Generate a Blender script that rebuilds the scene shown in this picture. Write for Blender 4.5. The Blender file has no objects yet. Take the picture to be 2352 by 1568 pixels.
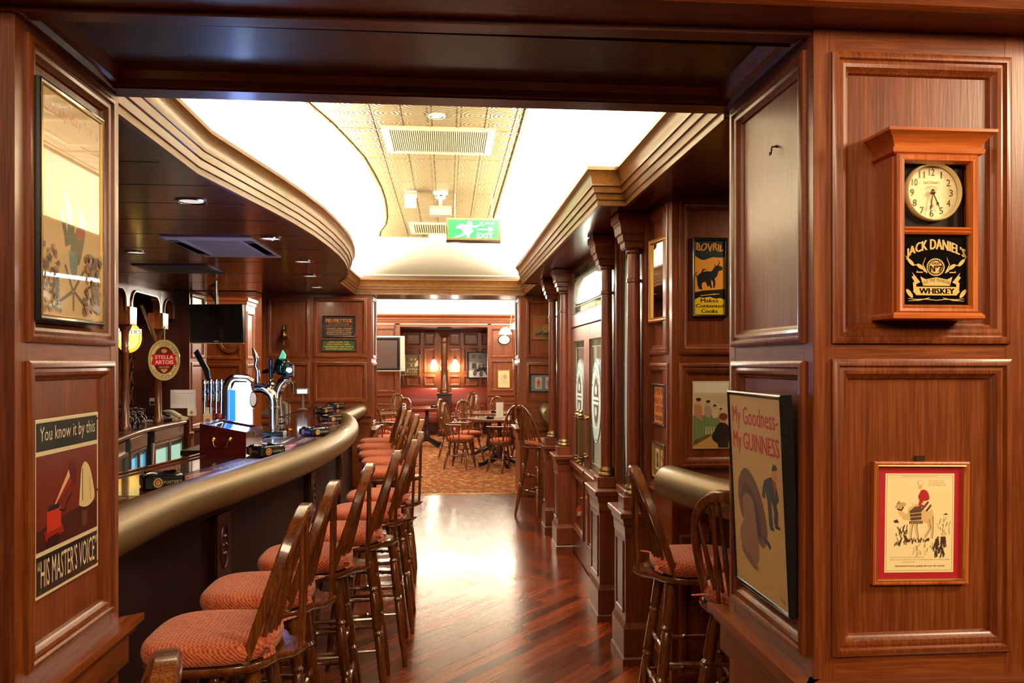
import bpy, math, random
from mathutils import Vector, Matrix
from mathutils.geometry import tessellate_polygon
random.seed(7)
SC = bpy.context.scene
COL = SC.collection
# ---------------------------------------------------------------- camera, world, lights, exposure
FPX = 1750.0
EYE = 1.58
YAW = math.atan(149 / FPX)
cam_d = bpy.data.cameras.new('camera')
cam = bpy.data.objects.new('camera', cam_d)
COL.objects.link(cam)
cam.location = (0, 0, EYE)
cam.rotation_euler = (math.pi / 2, 0, -YAW)
cam_d.sensor_width = 36
cam_d.lens = FPX / 2352 * 36
cam_d.shift_y = 49 / 2352
cam_d.clip_start = 0.05
SC.camera = cam
SC.view_settings.view_transform = 'Standard'
SC.view_settings.look = 'None'
SC.view_settings.exposure = 0.0
SC.view_settings.gamma = 1
SC.view_settings.use_curve_mapping = False
SC.cycles.use_denoising = True
SC.cycles.max_bounces = 8
SC.cycles.diffuse_bounces = 5
SC.cycles.glossy_bounces = 5
SC.cycles.transmission_bounces = 6
SC.cycles.caustics_reflective = False
SC.cycles.caustics_refractive = False
SC.cycles.sample_clamp_indirect = 6.0
SC.cycles.blur_glossy = 0.5
world = bpy.data.worlds.new('world')
SC.world = world
world.use_nodes = True
world.node_tree.nodes['Background'].inputs[0].default_value = (1.0, 0.62, 0.36, 1)
world.node_tree.nodes['Background'].inputs[1].default_value = 0.03


def area(name, loc, target, sx, sy, power, color, along=None, spread=math.pi):
    d = bpy.data.lights.new(name, 'AREA')
    d.shape = 'RECTANGLE'
    d.size, d.size_y, d.energy, d.color, d.spread = sx, sy, power, color, spread
    o = bpy.data.objects.new(name, d)
    COL.objects.link(o)
    o.location = loc
    if along is None:
        o.rotation_euler = (Vector(target) - Vector(loc)).to_track_quat('-Z', 'Y').to_euler()
    else:
        z = (Vector(loc) - Vector(target)).normalized()
        y = Vector(along)
        y = (y - z * y.dot(z)).normalized()
        x = y.cross(z)
        o.rotation_euler = Matrix((x, y, z)).transposed().to_euler()
    return o


def point(name, loc, power, color, r=0.03):
    d = bpy.data.lights.new(name, 'POINT')
    d.energy, d.color, d.shadow_soft_size = power, color, r
    o = bpy.data.objects.new(name, d)
    COL.objects.link(o)
    o.location = loc
    return o


def spot(name, loc, target, power, color, ang=1.4, blend=0.7, r=0.04):
    d = bpy.data.lights.new(name, 'SPOT')
    d.energy, d.color, d.shadow_soft_size, d.spot_size, d.spot_blend = power, color, r, ang, blend
    o = bpy.data.objects.new(name, d)
    COL.objects.link(o)
    o.location = loc
    o.rotation_euler = (Vector(target) - Vector(loc)).to_track_quat('-Z', 'Y').to_euler()
    return o


WARM = (1.0, 0.76, 0.48)
NEUT = (1.0, 0.90, 0.70)
# strip lamps lying in the trough behind the cornice of the bar's ceiling coffer
COVE = 60.0
for xa, ya, xb, yb in ((-1.17, 2.46, -1.17, 3.3), (-1.17, 3.3, -1.0, 4.3), (-1.0, 4.3, -0.92, 5.5), (-0.92, 5.5, -0.98, 6.7), (-0.98, 6.7, -1.17, 7.8), (-1.17, 7.8, -1.17, 8.95),
                       (1.02, 8.95, 1.02, 7.8), (0.88, 7.7, 0.88, 6.4), (0.88, 6.4, 0.88, 5.1), (0.88, 5.1, 0.88, 3.8), (1.02, 3.75, 1.02, 2.46), ):
    ln = math.hypot(xb - xa, yb - ya)
    nx, ny = (yb - ya) / ln, -(xb - xa) / ln
    mx, my = (xa + xb) / 2, (ya + yb) / 2
    area('cove_lamp', (mx, my, 2.535), (mx + nx * 0.5, my + ny * 0.5, 2.535 + 0.42), 0.05, ln, COVE * ln, NEUT, along=(xb - xa, yb - ya, 0))
area('cove_lamp', (-0.08, 9.03, 2.53), (-0.08, 9.13, 2.95), 0.06, 1.85, COVE * 2.2, NEUT, along=(1, 0, 0))
# strip lamps in the coffer of the far room
for x, sgn in ((-2.35, 1), (1.95, -1)):
    area('cove_lamp', (x, 12.9, 2.55), (x + sgn * 0.8, 12.9, 2.9), 0.1, 5.5, 160, NEUT, along=(0, 1, 0))
area('cove_lamp', (-0.2, 15.9, 2.60), (-0.2, 15.4, 2.9), 0.1, 4.0, 160, NEUT, along=(1, 0, 0))
area('cove_lamp', (-0.2, 9.72, 2.58), (-0.2, 10.5, 2.9), 0.1, 4.0, 60, NEUT, along=(1, 0, 0))
# ceiling lamps of the entry room behind the camera
area('entry_lamp', (2.75, 0.7, 2.72), (1.15, 1.9, 1.5), 0.5, 0.5, 58, WARM)
area('entry_lamp', (1.0, -1.6, 2.75), (1.15, 1.8, 1.5), 0.7, 0.7, 34, WARM)
area('entry_lamp', (-1.3, -0.6, 2.75), (-1.0, 2.0, 1.4), 0.5, 0.5, 27, WARM)
area('entry_lamp', (0.4, -0.8, 2.75), (0.2, 3.0, 0.9), 0.6, 0.6, 36, WARM)


# ---------------------------------------------------------------- helpers
def srgb(r, g=None, b=None):
    if g is None:
        r, g, b = r
    f = lambda c: (c / 255 / 12.92) if c / 255 <= 0.04045 else ((c / 255 + 0.055) / 1.055) ** 2.4
    return (f(r), f(g), f(b), 1.0)


def ray(u, v):
    a, b = (u - 1176) / FPX, -(v - 833) / FPX
    s, c = math.sin(YAW), math.cos(YAW)
    return (s + a * c, c - a * s, b)


def at_z(u, v, z):
    d = ray(u, v)
    t = (z - EYE) / d[2]
    return Vector((d[0] * t, d[1] * t, z))


def at_y(u, v, y):
    d = ray(u, v)
    t = y / d[1]
    return Vector((d[0] * t, y, EYE + d[2] * t))


def at_x(u, v, x):
    d = ray(u, v)
    t = x / d[0]
    return Vector((x, d[1] * t, EYE + d[2] * t))


class MB:
    """collects simple shapes and links them as ONE mesh object"""

    def __init__(self):
        self.v, self.f = [], []

    def add(self, vs, fs, T=None):
        n = len(self.v)
        self.v += [tuple(T @ Vector(p)) if T is not None else tuple(p) for p in vs]
        self.f += [tuple(i + n for i in f) for f in fs]
        return self

    def box(self, x0, x1, y0, y1, z0, z1, T=None, ch=0.0):
        if ch <= 0:
            vs = [(x, y, z) for z in (z0, z1) for y in (y0, y1) for x in (x0, x1)]
            fs = [(0, 2, 3, 1), (4, 5, 7, 6), (0, 1, 5, 4), (2, 6, 7, 3), (0, 4, 6, 2), (1, 3, 7, 5)]
            return self.add(vs, fs, T)
        c = ch
        ring = lambda i, z: [(x0 + i, y0 + c * (i == 0) * 0 + i, z), (x1 - i, y0 + i, z), (x1 - i, y1 - i, z), (x0 + i, y1 - i, z)]
        loops = [ring(c, z0), ring(0, z0 + c), ring(0, z1 - c), ring(c, z1)]
        return self.loft(loops, closed=True, caps=True, T=T)

    def loft(self, loops, closed=True, caps=True, T=None, wrap=False):
        n = len(loops[0])
        vs = [p for l in loops for p in l]
        fs = []
        m = len(loops)
        for i in range(m if wrap else m - 1):
            a, b = i * n, ((i + 1) % m) * n
            for j in range(n if closed else n - 1):
                k = (j + 1) % n
                fs.append((a + j, a + k, b + k, b + j))
        if caps and not wrap:
            fs.append(tuple(range(n))[::-1])
            fs.append(tuple((m - 1) * n + j for j in range(n)))
        return self.add(vs, fs, T)

    def tube(self, pts, r, n=8, T=None, caps=True, flat=1.0, closed=False):
        pts = [Vector(p) for p in pts]
        rs = r if isinstance(r, (list, tuple)) else [r] * len(pts)
        loops = []
        up = None
        N = len(pts)
        for i, p in enumerate(pts):
            if closed:
                t = (pts[(i + 1) % N] - pts[i - 1]).normalized()
            else:
                t = (pts[min(i + 1, N - 1)] - pts[max(i - 1, 0)]).normalized()
            if up is None:
                up = Vector((0, 0, 1)) if abs(t.z) < 0.9 else Vector((1, 0, 0))
            s = t.cross(up).normalized()
            up = s.cross(t).normalized()
            loops.append([p + (s * math.cos(2 * math.pi * k / n) + up * math.sin(2 * math.pi * k / n) * flat) * rs[i] for k in range(n)])
        return self.loft(loops, True, caps and not closed, T, wrap=closed)

    def lathe(self, prof, n=16, T=None, caps=True):
        loops = [[(r * math.cos(2 * math.pi * k / n), r * math.sin(2 * math.pi * k / n), z) for k in range(n)] for r, z in prof]
        return self.loft(loops, True, caps, T)

    def prism(self, pts, z0, z1, T=None, axis='z'):
        n = len(pts)
        if axis == 'z':
            vs = [(x, y, z0) for x, y in pts] + [(x, y, z1) for x, y in pts]
        elif axis == 'y':
            vs = [(x, z0, y) for x, y in pts] + [(x, z1, y) for x, y in pts]
        else:
            vs = [(z0, x, y) for x, y in pts] + [(z1, x, y) for x, y in pts]
        area2 = sum(pts[i - 1][0] * pts[i][1] - pts[i][0] * pts[i - 1][1] for i in range(n))
        tris = tessellate_polygon([[Vector((p[0], p[1], 0)) for p in pts]])
        fs = [tuple(t) for t in tris] + [tuple(n + k for k in t[::-1]) for t in tris]
        fs += [(i, (i + 1) % n, n + (i + 1) % n, n + i) for i in range(n)]
        return self.add(vs, fs, T)

    def build(self, name, mat, parent=None, smooth=38, loc=None, rz=0.0, kind=None, label=None, fix=True):
        me = bpy.data.meshes.new(name)
        me.from_pydata(self.v, [], self.f)
        if fix:
            import bmesh
            bm = bmesh.new()
            bm.from_mesh(me)
            bmesh.ops.recalc_face_normals(bm, faces=bm.faces)
            bm.to_mesh(me)
            bm.free()
        me.materials.append(mat)
        if smooth:
            me.shade_smooth()
            me.set_sharp_from_angle(angle=math.radians(smooth))
        o = bpy.data.objects.new(name, me)
        COL.objects.link(o)
        if parent is not None:
            o.parent = parent
        if loc is not None:
            o.location = loc
        if rz:
            o.rotation_euler = (0, 0, rz)
        if kind:
            o['kind'] = kind
        if label:
            o['label'] = label
        return o


def tag(o, label, cat, group=None):
    o['label'] = label
    o['category'] = cat
    if group:
        o['group'] = group
    return o


def thing(name, label, cat, loc=(0, 0, 0), rz=0.0, group=None, rx=0.0, ry=0.0):
    o = bpy.data.objects.new(name, None)
    COL.objects.link(o)
    o.empty_display_size = 0.1
    o.location = loc
    o.rotation_euler = (rx, ry, rz)
    return tag(o, label, cat, group)


def struct(o, label):
    o['kind'] = 'structure'
    o['label'] = label
    return o


def dup(root, loc, rz, label=None, group=None):
    r = root.copy()
    COL.objects.link(r)
    r.location = loc
    r.rotation_euler = (0, 0, rz)
    if label:
        r['label'] = label
    if group:
        r['group'] = group
    for ch in root.children:
        c = ch.copy()
        COL.objects.link(c)
        c.parent = r
        for g in ch.children:
            d = g.copy()
            COL.objects.link(d)
            d.parent = c
    return r


def RT(loc=(0, 0, 0), rx=0, ry=0, rz=0):
    return Matrix.Translation(loc) @ Matrix.Rotation(rz, 4, 'Z') @ Matrix.Rotation(ry, 4, 'Y') @ Matrix.Rotation(rx, 4, 'X')


def align(p, q):
    """matrix taking local +z onto the line from p to q"""
    p, q = Vector(p), Vector(q)
    return Matrix.Translation(p) @ (q - p).to_track_quat('Z', 'X').to_matrix().to_4x4()


# ---------------------------------------------------------------- materials
def newmat(name):
    m = bpy.data.materials.new(name)
    m.use_nodes = True
    nt = m.node_tree
    b = nt.nodes['Principled BSDF']
    return m, nt, b


def plain(name, col, rough=0.5, metal=0.0, coat=0.0, emit=None, estr=0.0, trans=0.0, ior=1.45, spec=0.5, alpha=1.0):
    m, nt, b = newmat(name)
    b.inputs['Base Color'].default_value = col
    b.inputs['Roughness'].default_value = rough
    b.inputs['Metallic'].default_value = metal
    b.inputs['Coat Weight'].default_value = coat
    b.inputs['Coat Roughness'].default_value = 0.06
    b.inputs['Transmission Weight'].default_value = trans
    b.inputs['IOR'].default_value = ior
    b.inputs['Specular IOR Level'].default_value = spec
    if emit:
        b.inputs['Emission Color'].default_value = emit
        b.inputs['Emission Strength'].default_value = estr
    return m


def wood(name, dark, mid, light, axis='Z', rough=0.36, coat=0.14, scale=1.0, vary=0.25, bump=0.04, coatr=0.12):
    m, nt, b = newmat(name)
    N, L = nt.nodes, nt.links
    tc = N.new('ShaderNodeTexCoord')
    mp = N.new('ShaderNodeMapping')
    k = {'X': (0.05, 1, 1), 'Y': (1, 0.05, 1), 'Z': (1, 1, 0.04)}[axis]
    mp.inputs['Scale'].default_value = tuple(c * scale for c in k)
    L.new(tc.outputs['Object'], mp.inputs['Vector'])
    oi = N.new('ShaderNodeObjectInfo')
    add = N.new('ShaderNodeVectorMath')
    add.operation = 'ADD'
    mul = N.new('ShaderNodeMath')
    mul.operation = 'MULTIPLY'
    mul.inputs[1].default_value = 37.0
    L.new(oi.outputs['Random'], mul.inputs[0])
    L.new(mp.outputs[0], add.inputs[0])
    L.new(mul.outputs[0], add.inputs[1])
    n1 = N.new('ShaderNodeTexNoise')
    n1.inputs['Scale'].default_value = 22
    n1.inputs['Detail'].default_value = 6
    n1.inputs['Roughness'].default_value = 0.6
    n1.inputs['Distortion'].default_value = 0.15
    n2 = N.new('ShaderNodeTexNoise')
    n2.inputs['Scale'].default_value = 170
    n2.inputs['Detail'].default_value = 4
    L.new(add.outputs[0], n1.inputs['Vector'])
    L.new(add.outputs[0], n2.inputs['Vector'])
    mix = N.new('ShaderNodeMath')
    mix.operation = 'MULTIPLY_ADD'
    mix.inputs[1].default_value = 0.55
    L.new(n2.outputs['Fac'], mix.inputs[0])
    h = N.new('ShaderNodeMath')
    h.operation = 'MULTIPLY'
    h.inputs[1].default_value = 0.5
    L.new(n1.outputs['Fac'], h.inputs[0])
    L.new(h.outputs[0], mix.inputs[2])
    cr = N.new('ShaderNodeValToRGB')
    e = cr.color_ramp.elements
    e[0].position, e[0].color = 0.33, dark
    e[1].position, e[1].color = 0.72, light
    x = e.new(0.52)
    x.color = mid
    L.new(mix.outputs[0], cr.inputs['Fac'])
    hs = N.new('ShaderNodeHueSaturation')
    vr = N.new('ShaderNodeMapRange')
    vr.inputs['To Min'].default_value = 1 - vary
    vr.inputs['To Max'].default_value = 1 + vary
    L.new(oi.outputs['Random'], vr.inputs['Value'])
    L.new(vr.outputs[0], hs.inputs['Value'])
    L.new(cr.outputs['Color'], hs.inputs['Color'])
    L.new(hs.outputs['Color'], b.inputs['Base Color'])
    b.inputs['Roughness'].default_value = rough
    b.inputs['Coat Weight'].default_value = coat
    b.inputs['Coat Roughness'].default_value = coatr
    bp = N.new('ShaderNodeBump')
    bp.inputs['Strength'].default_value = bump
    bp.inputs['Distance'].default_value = 0.01
    L.new(n2.outputs['Fac'], bp.inputs['Height'])
    L.new(bp.outputs[0], b.inputs['Normal'])
    return m


MAH = (srgb(84, 36, 11), srgb(118, 55, 19), srgb(147, 80, 32))
WZ = wood('mahogany_upright', *MAH, axis='Z', vary=0.08)
WX = wood('mahogany_across', *MAH, axis='X', vary=0.08)
WY = wood('mahogany_along', *MAH, axis='Y', vary=0.08)
RED = (srgb(66, 26, 11), srgb(96, 42, 18), srgb(124, 60, 27))
RZ = wood('red_mahogany_upright', *RED, axis='Z', vary=0.08)
RX = wood('red_mahogany_across', *RED, axis='X', vary=0.08)
RY = wood('red_mahogany_along', *RED, axis='Y', vary=0.08)
DRK = (srgb(38, 13, 9), srgb(54, 20, 12), srgb(70, 28, 16))
DZ = wood('dark_mahogany_upright', *DRK, axis='Z', vary=0.06)
DX = wood('dark_mahogany_across', *DRK, axis='X', vary=0.06)
DY = wood('dark_mahogany_along', *DRK, axis='Y', vary=0.06, rough=0.28)
CHW = wood('polished_chair_wood', srgb(56, 25, 9), srgb(96, 48, 17), srgb(140, 80, 31), axis='Z', rough=0.24, coat=0.6, vary=0.12, coatr=0.08, scale=2)
PLK = wood('floor_plank_wood', srgb(80, 30, 12), srgb(98, 39, 15), srgb(114, 49, 20), axis='X', rough=0.19, coat=0.12, vary=0.62, bump=0.05, coatr=0.09, scale=1.6)
_b = PLK.node_tree.nodes['Principled BSDF']
_b.inputs['Specular IOR Level'].default_value = 0.36
_n = PLK.node_tree.nodes.new('ShaderNodeMapRange')
_n.inputs['To Min'].default_value, _n.inputs['To Max'].default_value = 0.10, 0.34
_t = [n for n in PLK.node_tree.nodes if n.type == 'TEX_NOISE'][0]
PLK.node_tree.links.new(_t.outputs['Fac'], _n.inputs['Value'])
PLK.node_tree.links.new(_n.outputs[0], _b.inputs['Roughness'])
_b.inputs['Specular Tint'].default_value = (1.0, 0.78, 0.44, 1)
OAK = wood('orange_oak', srgb(150, 66, 22), srgb(184, 92, 34), srgb(206, 118, 50), axis='Z', rough=0.35, coat=0.2, vary=0.04)
OFFWHITE = plain('ceiling_white', srgb(186, 180, 168), 0.45)
CREAM = plain('cream_plaster', srgb(238, 228, 205), 0.6)
WHITE = plain('white_plastic', srgb(230, 228, 220), 0.4)
BLACK = plain('black_gloss', (0.008, 0.008, 0.009, 1), 0.18, coat=0.4)
MATTE = plain('black_matte', (0.012, 0.011, 0.011, 1), 0.55)
CHROME = plain('chrome', (0.78, 0.78, 0.79, 1), 0.09, metal=1)
STEEL = plain('brushed_steel', (0.55, 0.55, 0.54, 1), 0.3, metal=1)
BRASS = plain('brass', srgb(198, 150, 70), 0.24, metal=1)
OLDBRASS = plain('aged_brass', srgb(116, 88, 52), 0.36, metal=0.85)
GOLDLINE = plain('gilt', srgb(210, 170, 96), 0.3, metal=0.8)
GLASS = plain('clear_glass', (1, 1, 1, 1), 0.02, trans=1.0)
PANE = None
# ---------------------------------------------------------------- setting: panelled walls
PROF = [(-0.012, 0.002), (-0.012, -0.009), (-0.003, -0.013), (0.004, -0.013), (0.008, -0.006), (0.016, -0.008), (0.024, -0.005), (0.03, 0.003), (0.035, 0.006), (0.04, 0.017)]


def frame_loops(x0, x1, z0, z1, prof):
    return [[(x0 + p, d, z0 + p), (x1 - p, d, z0 + p), (x1 - p, d, z1 - p), (x0 + p, d, z1 - p)] for p, d in prof]


def panel_wall(name, label, loc, rz, w, h, cols, rows, mats=None, thick=0.10, prof=PROF, skip=(), z0=0.0):
    mz, mx = mats or (WZ, WX)
    m = MB().box(0.031, w - 0.031, 0.018, thick, z0, h)
    o = m.build(name, mz, None, 0, loc=loc, rz=rz)
    struct(o, label)
    xs = [0] + [c for col in cols for c in col] + [w]
    for i in range(0, len(xs), 2):
        if xs[i + 1] - xs[i] > 0.002:
            MB().box(xs[i], xs[i + 1], 0, 0.02, z0, h, ch=0.0015).build('stile', mz, o, 0)
    zs = [z0] + [c for r in rows for c in r] + [h]
    for (a, b) in cols:
        for i in range(0, len(zs), 2):
            if zs[i + 1] - zs[i] > 0.002:
                MB().box(a, b, 0.0006, 0.02, zs[i], zs[i + 1], ch=0.0015).build('rail', mx, o, 0)
        for (c, d) in rows:
            MB().box(a, b, 0.014, 0.019, c, d).build('panel', mz, o, 0)
            MB().loft(frame_loops(a, b, c, d, prof), True, False).build('panel_moulding', mz, o, 30)
    return o


def ledge(parent, x0, x1, z, out=0.055, mat=None, base=0.0, e0=0.0, e1=0.0, down=0.14):
    """a moulded dado ledge standing proud of a wall's front, in that wall's local frame"""
    pr = [(0.02, z), (-out, z), (-out, z - 0.022), (-out + 0.012, z - 0.03), (-out + 0.02, z - 0.05), (-0.022, z - 0.06), (-0.022, z - down), (0.02, z - down)]
    m = MB()
    loops = [[(x0 - (e0 if y < 0 else 0) * (-y / out), y, zz) for y, zz in pr], [(x1 + (e1 if y < 0 else 0) * (-y / out), y, zz) for y, zz in pr]]
    m.loft(loops, True, True)
    return m.build('dado_ledge', mat or WX, parent, 20)


XL, XR = -1.0, 0.90
YL0, YL1 = 1.86, 2.42
YR0, YR1 = 1.81, 2.37
SOF = 2.38
ROWS = [(0.85, 1.573), (1.642, 2.355)]
HW = 2.40
# left pillar of the near archway
pl = panel_wall('wall_left_pillar', 'mahogany pillar face left of the archway, panelled, with two pictures', (XL, YL0, 0), math.pi / 2, YL1 - YL0, 2.45, [(0.055, 0.505)], ROWS, z0=0.0, thick=0.3)
ledge(pl, 0, YL1 - YL0, 0.80, e0=0.055, e1=0.055)
o = panel_wall('wall_left_front', 'narrow front of the left pillar facing the entry room', (XL - 0.7015, YL0 - 0.001, 0), 0, 0.70, 2.45, [], [], mats=(RZ, RX), thick=0.03)
# right pillar of the near archway
pr = panel_wall('wall_right_pillar', 'mahogany pillar face right of the archway, panelled, with a leaning picture', (XR, YR1, 0), -math.pi / 2, YR1 - YR0, 2.45, [(0.045, 0.51)], ROWS, thick=0.11)
ledge(pr, 0, YR1 - YR0, 0.80, e0=0.055, e1=0.055)
pf = panel_wall('wall_clock', 'warm mahogany wall with the clock and the framed camel print', (XR + 0.0015, YR0 - 0.001, 0), 0, 0.545, 2.45, [(0.055, 0.50)], [(0.868, 1.577), (1.64, 2.335)], thick=0.03)
ledge(pf, -0.0, 0.56, 0.80, e0=0.055)
MB().box(1.44, 1.47, YR0, YR1, 0, 2.45).build('wall_right_return', WZ, kind='structure', label='end face of the right pillar', smooth=0)
MB().box(1.472, 3.2, 2.3, 2.36, 0, 2.7).build('wall_light_block', RZ, smooth=0, kind='structure', label='plain wall right of the clock pillar, added to block lamp light')  # added, mostly out of view; stops entry lamp light leaking past the pillar
# the lintel over the archway: lips, recessed underside and trim
m = MB()
zb = 2.392
m.prism([(-1.75, YL0 - 0.0), (1.47, YR0 - 0.0), (1.47, YR0 + 0.05), (-1.75, YL0 + 0.05)], zb, 2.75)
o = m.build('lintel', RX, smooth=0, kind='structure', label='dark red wooden lintel across the archway')
MB().box(-1.75, 1.47, 2.345, 2.42, zb, 2.75).build('lintel_lip', RX, o, 0)
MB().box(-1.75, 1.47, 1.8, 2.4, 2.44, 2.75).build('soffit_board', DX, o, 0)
for sx, x in ((1, XL), (-1, XR)):
    lo = [[(x + sx * a, y, z) for a, z in ((0, 2.39), (0.015, 2.39), (0.022, 2.405), (0.035, 2.41), (0.05, 2.428), (0.06, 2.44), (0, 2.44))] for y in (1.85, 2.36)]
    MB().loft(lo).build('lintel_trim', RY, o, 20)
for y, s in ((2.35, -1), (1.90, 1)):
    lo = [[(x, y + s * a, z) for a, z in ((0, 2.395), (0.012, 2.40), (0.016, 2.42), (0.03, 2.44), (0, 2.44))] for x in (XL, XR)]
    MB().loft(lo).build('lintel_trim', RX, o, 20)
# ceiling edge and bright moulding in front of the lintel
m = MB().box(-2.2, 2.3, 1.70, 1.862, 2.405, 2.60)
o = m.build('ceiling_entry', RX, smooth=0, kind='structure', label='wooden ceiling edge of the entry room above the archway')
lo = [[(x, y, z) for y, z in ((1.70, 2.405), (1.685, 2.412), (1.675, 2.43), (1.655, 2.44), (1.64, 2.47), (1.64, 2.6), (1.70, 2.6))] for x in (-2.2, 2.3)]
MB().loft(lo).build('trim_1', WX, o, 20)

# ---------------------------------------------------------------- ceiling coffer above the bar
# left edge of the coffer as (x, y); right edge jogs around the door screen
CL = [(-1.045, 2.42), (-1.045, 3.30), (-0.972, 3.75), (-0.915, 4.10), (-0.868, 4.45), (-0.828, 4.85), (-0.805, 5.30), (-0.797, 5.75), (-0.807, 6.15), (-0.838, 6.55), (-0.885, 6.95), (-0.95, 7.32), (-1.06, 7.70), (-1.06, 8.97)]
CRT = [(0.90, 8.97), (0.90, 7.68), (0.757, 7.68), (0.757, 3.80), (0.90, 3.80), (0.90, 2.42)]
LOOP = CL + CRT
TIN_L = [(-0.76, 2.43), (-0.755, 3.30), (-0.70, 3.77), (-0.62, 4.14), (-0.565, 4.5), (-0.525, 4.8), (-0.502, 5.25), (-0.492, 5.6), (-0.495, 6.0), (-0.510, 6.36), (-0.535, 6.75), (-0.575, 7.10), (-0.66, 7.50), (-0.69, 7.80)]
TIN_R = [(0.43, 7.80), (0.43, 7.5), (0.42, 7.2), (0.41, 4.2), (0.405, 3.8), (0.405, 2.43)]
TIN = TIN_L + TIN_R
CEIL = 2.86


def offset_loop(loop, d):
    """open polyline shifted to its left-hand normal by d (towards outside for d > 0), mitred"""
    out = []
    n = len(loop)
    for i, p in enumerate(loop):
        a = Vector(loop[max(i - 1, 0)])
        b = Vector(p)
        c = Vector(loop[min(i + 1, n - 1)])
        t1 = (b - a).normalized() if i > 0 else (c - b).normalized()
        t2 = (c - b).normalized() if i < n - 1 else (b - a).normalized()
        n1, n2 = Vector((-t1.y, t1.x)), Vector((-t2.y, t2.x))
        nn = n1 + n2
        if nn.length < 1e-6:
            nn = n1
        nn = nn / max(nn.dot(n1), 0.3)
        q = b + nn * d
        out.append((q.x, q.y))
    return out


# cornice: stepped fascia and cove, mitred at every corner (inner side of the loop is its right-hand side)
CPROF = [(0.02, 2.375), (0.0, 2.375), (0.0, 2.402), (-0.008, 2.404), (-0.008, 2.407), (-0.012, 2.434), (-0.022, 2.436), (-0.022, 2.439), (-0.026, 2.466), (-0.034, 2.468), (-0.034, 2.474), (-0.036, 2.492), (-0.043, 2.515), (-0.056, 2.536), (-0.062, 2.54), (-0.062, 2.558), (0.02, 2.558)]
WGOLD = wood('pale_mahogany', srgb(98, 62, 28), srgb(124, 84, 42), srgb(148, 106, 58), axis='Y', vary=0.03, rough=0.3)
loops = []
for d, z in CPROF:
    l = offset_loop(LOOP, d)
    loops.append([(x, y, z) for x, y in l])
MB().loft(loops, closed=False, caps=False).build('trim_2', WGOLD, smooth=25, kind='structure', label='moulded wooden cornice around the bright ceiling coffer')
# cove: concave plaster from behind the cornice up to the pressed tin panel
OUT = offset_loop(LOOP, 0.22)
CV = []
K = 9
for k in range(K + 1):
    t = k / K * math.pi / 2
    a, b = math.sin(t), 1 - math.cos(t)
    row = []
    for (ox, oy), (ix, iy) in zip(OUT, TIN):
        f = 1 - math.cos(t)
        z = 2.50 + (CEIL - 2.50) * math.sin(t)
        row.append((ox + (ix - ox) * f, oy + (iy - oy) * f, z))
    CV.append(row)
MB().loft(CV, closed=False, caps=False).build('ceiling_cove', CREAM, smooth=60, kind='structure', label='white curved plaster cove lit from behind the cornice')
m = MB()
for (A, B) in ((0.0, 0.235),):
    la, lb = offset_loop(LOOP, A), offset_loop(LOOP, B)
    m.loft([[(x, y, 2.50) for x, y in la], [(x, y, 2.50) for x, y in lb]], False, False)
m.build('ceiling_trough', CREAM, smooth=0, kind='structure', label='lamp trough behind the cornice')


# pressed tin panel
def tin_mat():
    m, nt, b = newmat('pressed_tin')
    N, L = nt.nodes, nt.links
    tc = N.new('ShaderNodeTexCoord')
    sep = N.new('ShaderNodeSeparateXYZ')
    L.new(tc.outputs['Object'], sep.inputs[0])

    def fold(out, s):
        a = N.new('ShaderNodeMath'); a.operation = 'MULTIPLY'; a.inputs[1].default_value = s
        L.new(out, a.inputs[0])
        p = N.new('ShaderNodeMath'); p.operation = 'PINGPONG'; p.inputs[1].default_value = 0.5
        L.new(a.outputs[0], p.inputs[0])
        return p.outputs[0]
    fx, fy = fold(sep.outputs[0], 1 / 0.152), fold(sep.outputs[1], 1 / 0.152)
    cmb = N.new('ShaderNodeCombineXYZ')
    L.new(fx, cmb.inputs[0]); L.new(fy, cmb.inputs[1])
    ln = N.new('ShaderNodeVectorMath'); ln.operation = 'LENGTH'
    L.new(cmb.outputs[0], ln.inputs[0])
    wv = N.new('ShaderNodeMath'); wv.operation = 'MULTIPLY'; wv.inputs[1].default_value = 38
    L.new(ln.outputs['Value'], wv.inputs[0])
    si = N.new('ShaderNodeMath'); si.operation = 'SINE'
    L.new(wv.outputs[0], si.inputs[0])
    nz = N.new('ShaderNodeTexNoise'); nz.inputs['Scale'].default_value = 60
    L.new(tc.outputs['Object'], nz.inputs['Vector'])
    ad = N.new('ShaderNodeMath'); ad.operation = 'MULTIPLY_ADD'; ad.inputs[1].default_value = 1.6
    L.new(nz.outputs['Fac'], ad.inputs[0]); L.new(si.outputs[0], ad.inputs[2])
    bp = N.new('ShaderNodeBump'); bp.inputs['Strength'].default_value = 0.28; bp.inputs['Distance'].default_value = 0.006
    L.new(ad.outputs[0], bp.inputs['Height'])
    L.new(bp.outputs[0], b.inputs['Normal'])
    b.inputs['Base Color'].default_value = srgb(128, 112, 80)
    b.inputs['Roughness'].default_value = 0.36
    b.inputs['Metallic'].default_value = 0.25
    return m


TINM = tin_mat()
m = MB()
m.loft([[(x, y, CEIL) for x, y in TIN_L], [(x, y, CEIL) for x, y in [(0.41 if 2.5 < y < 7.5 else 0.42, y) for _, y in TIN_L]]], False, False)
tin = m.build('ceiling_tin', TINM, smooth=0, kind='structure', label='gold pressed tin ceiling panel between the white coves')
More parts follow.
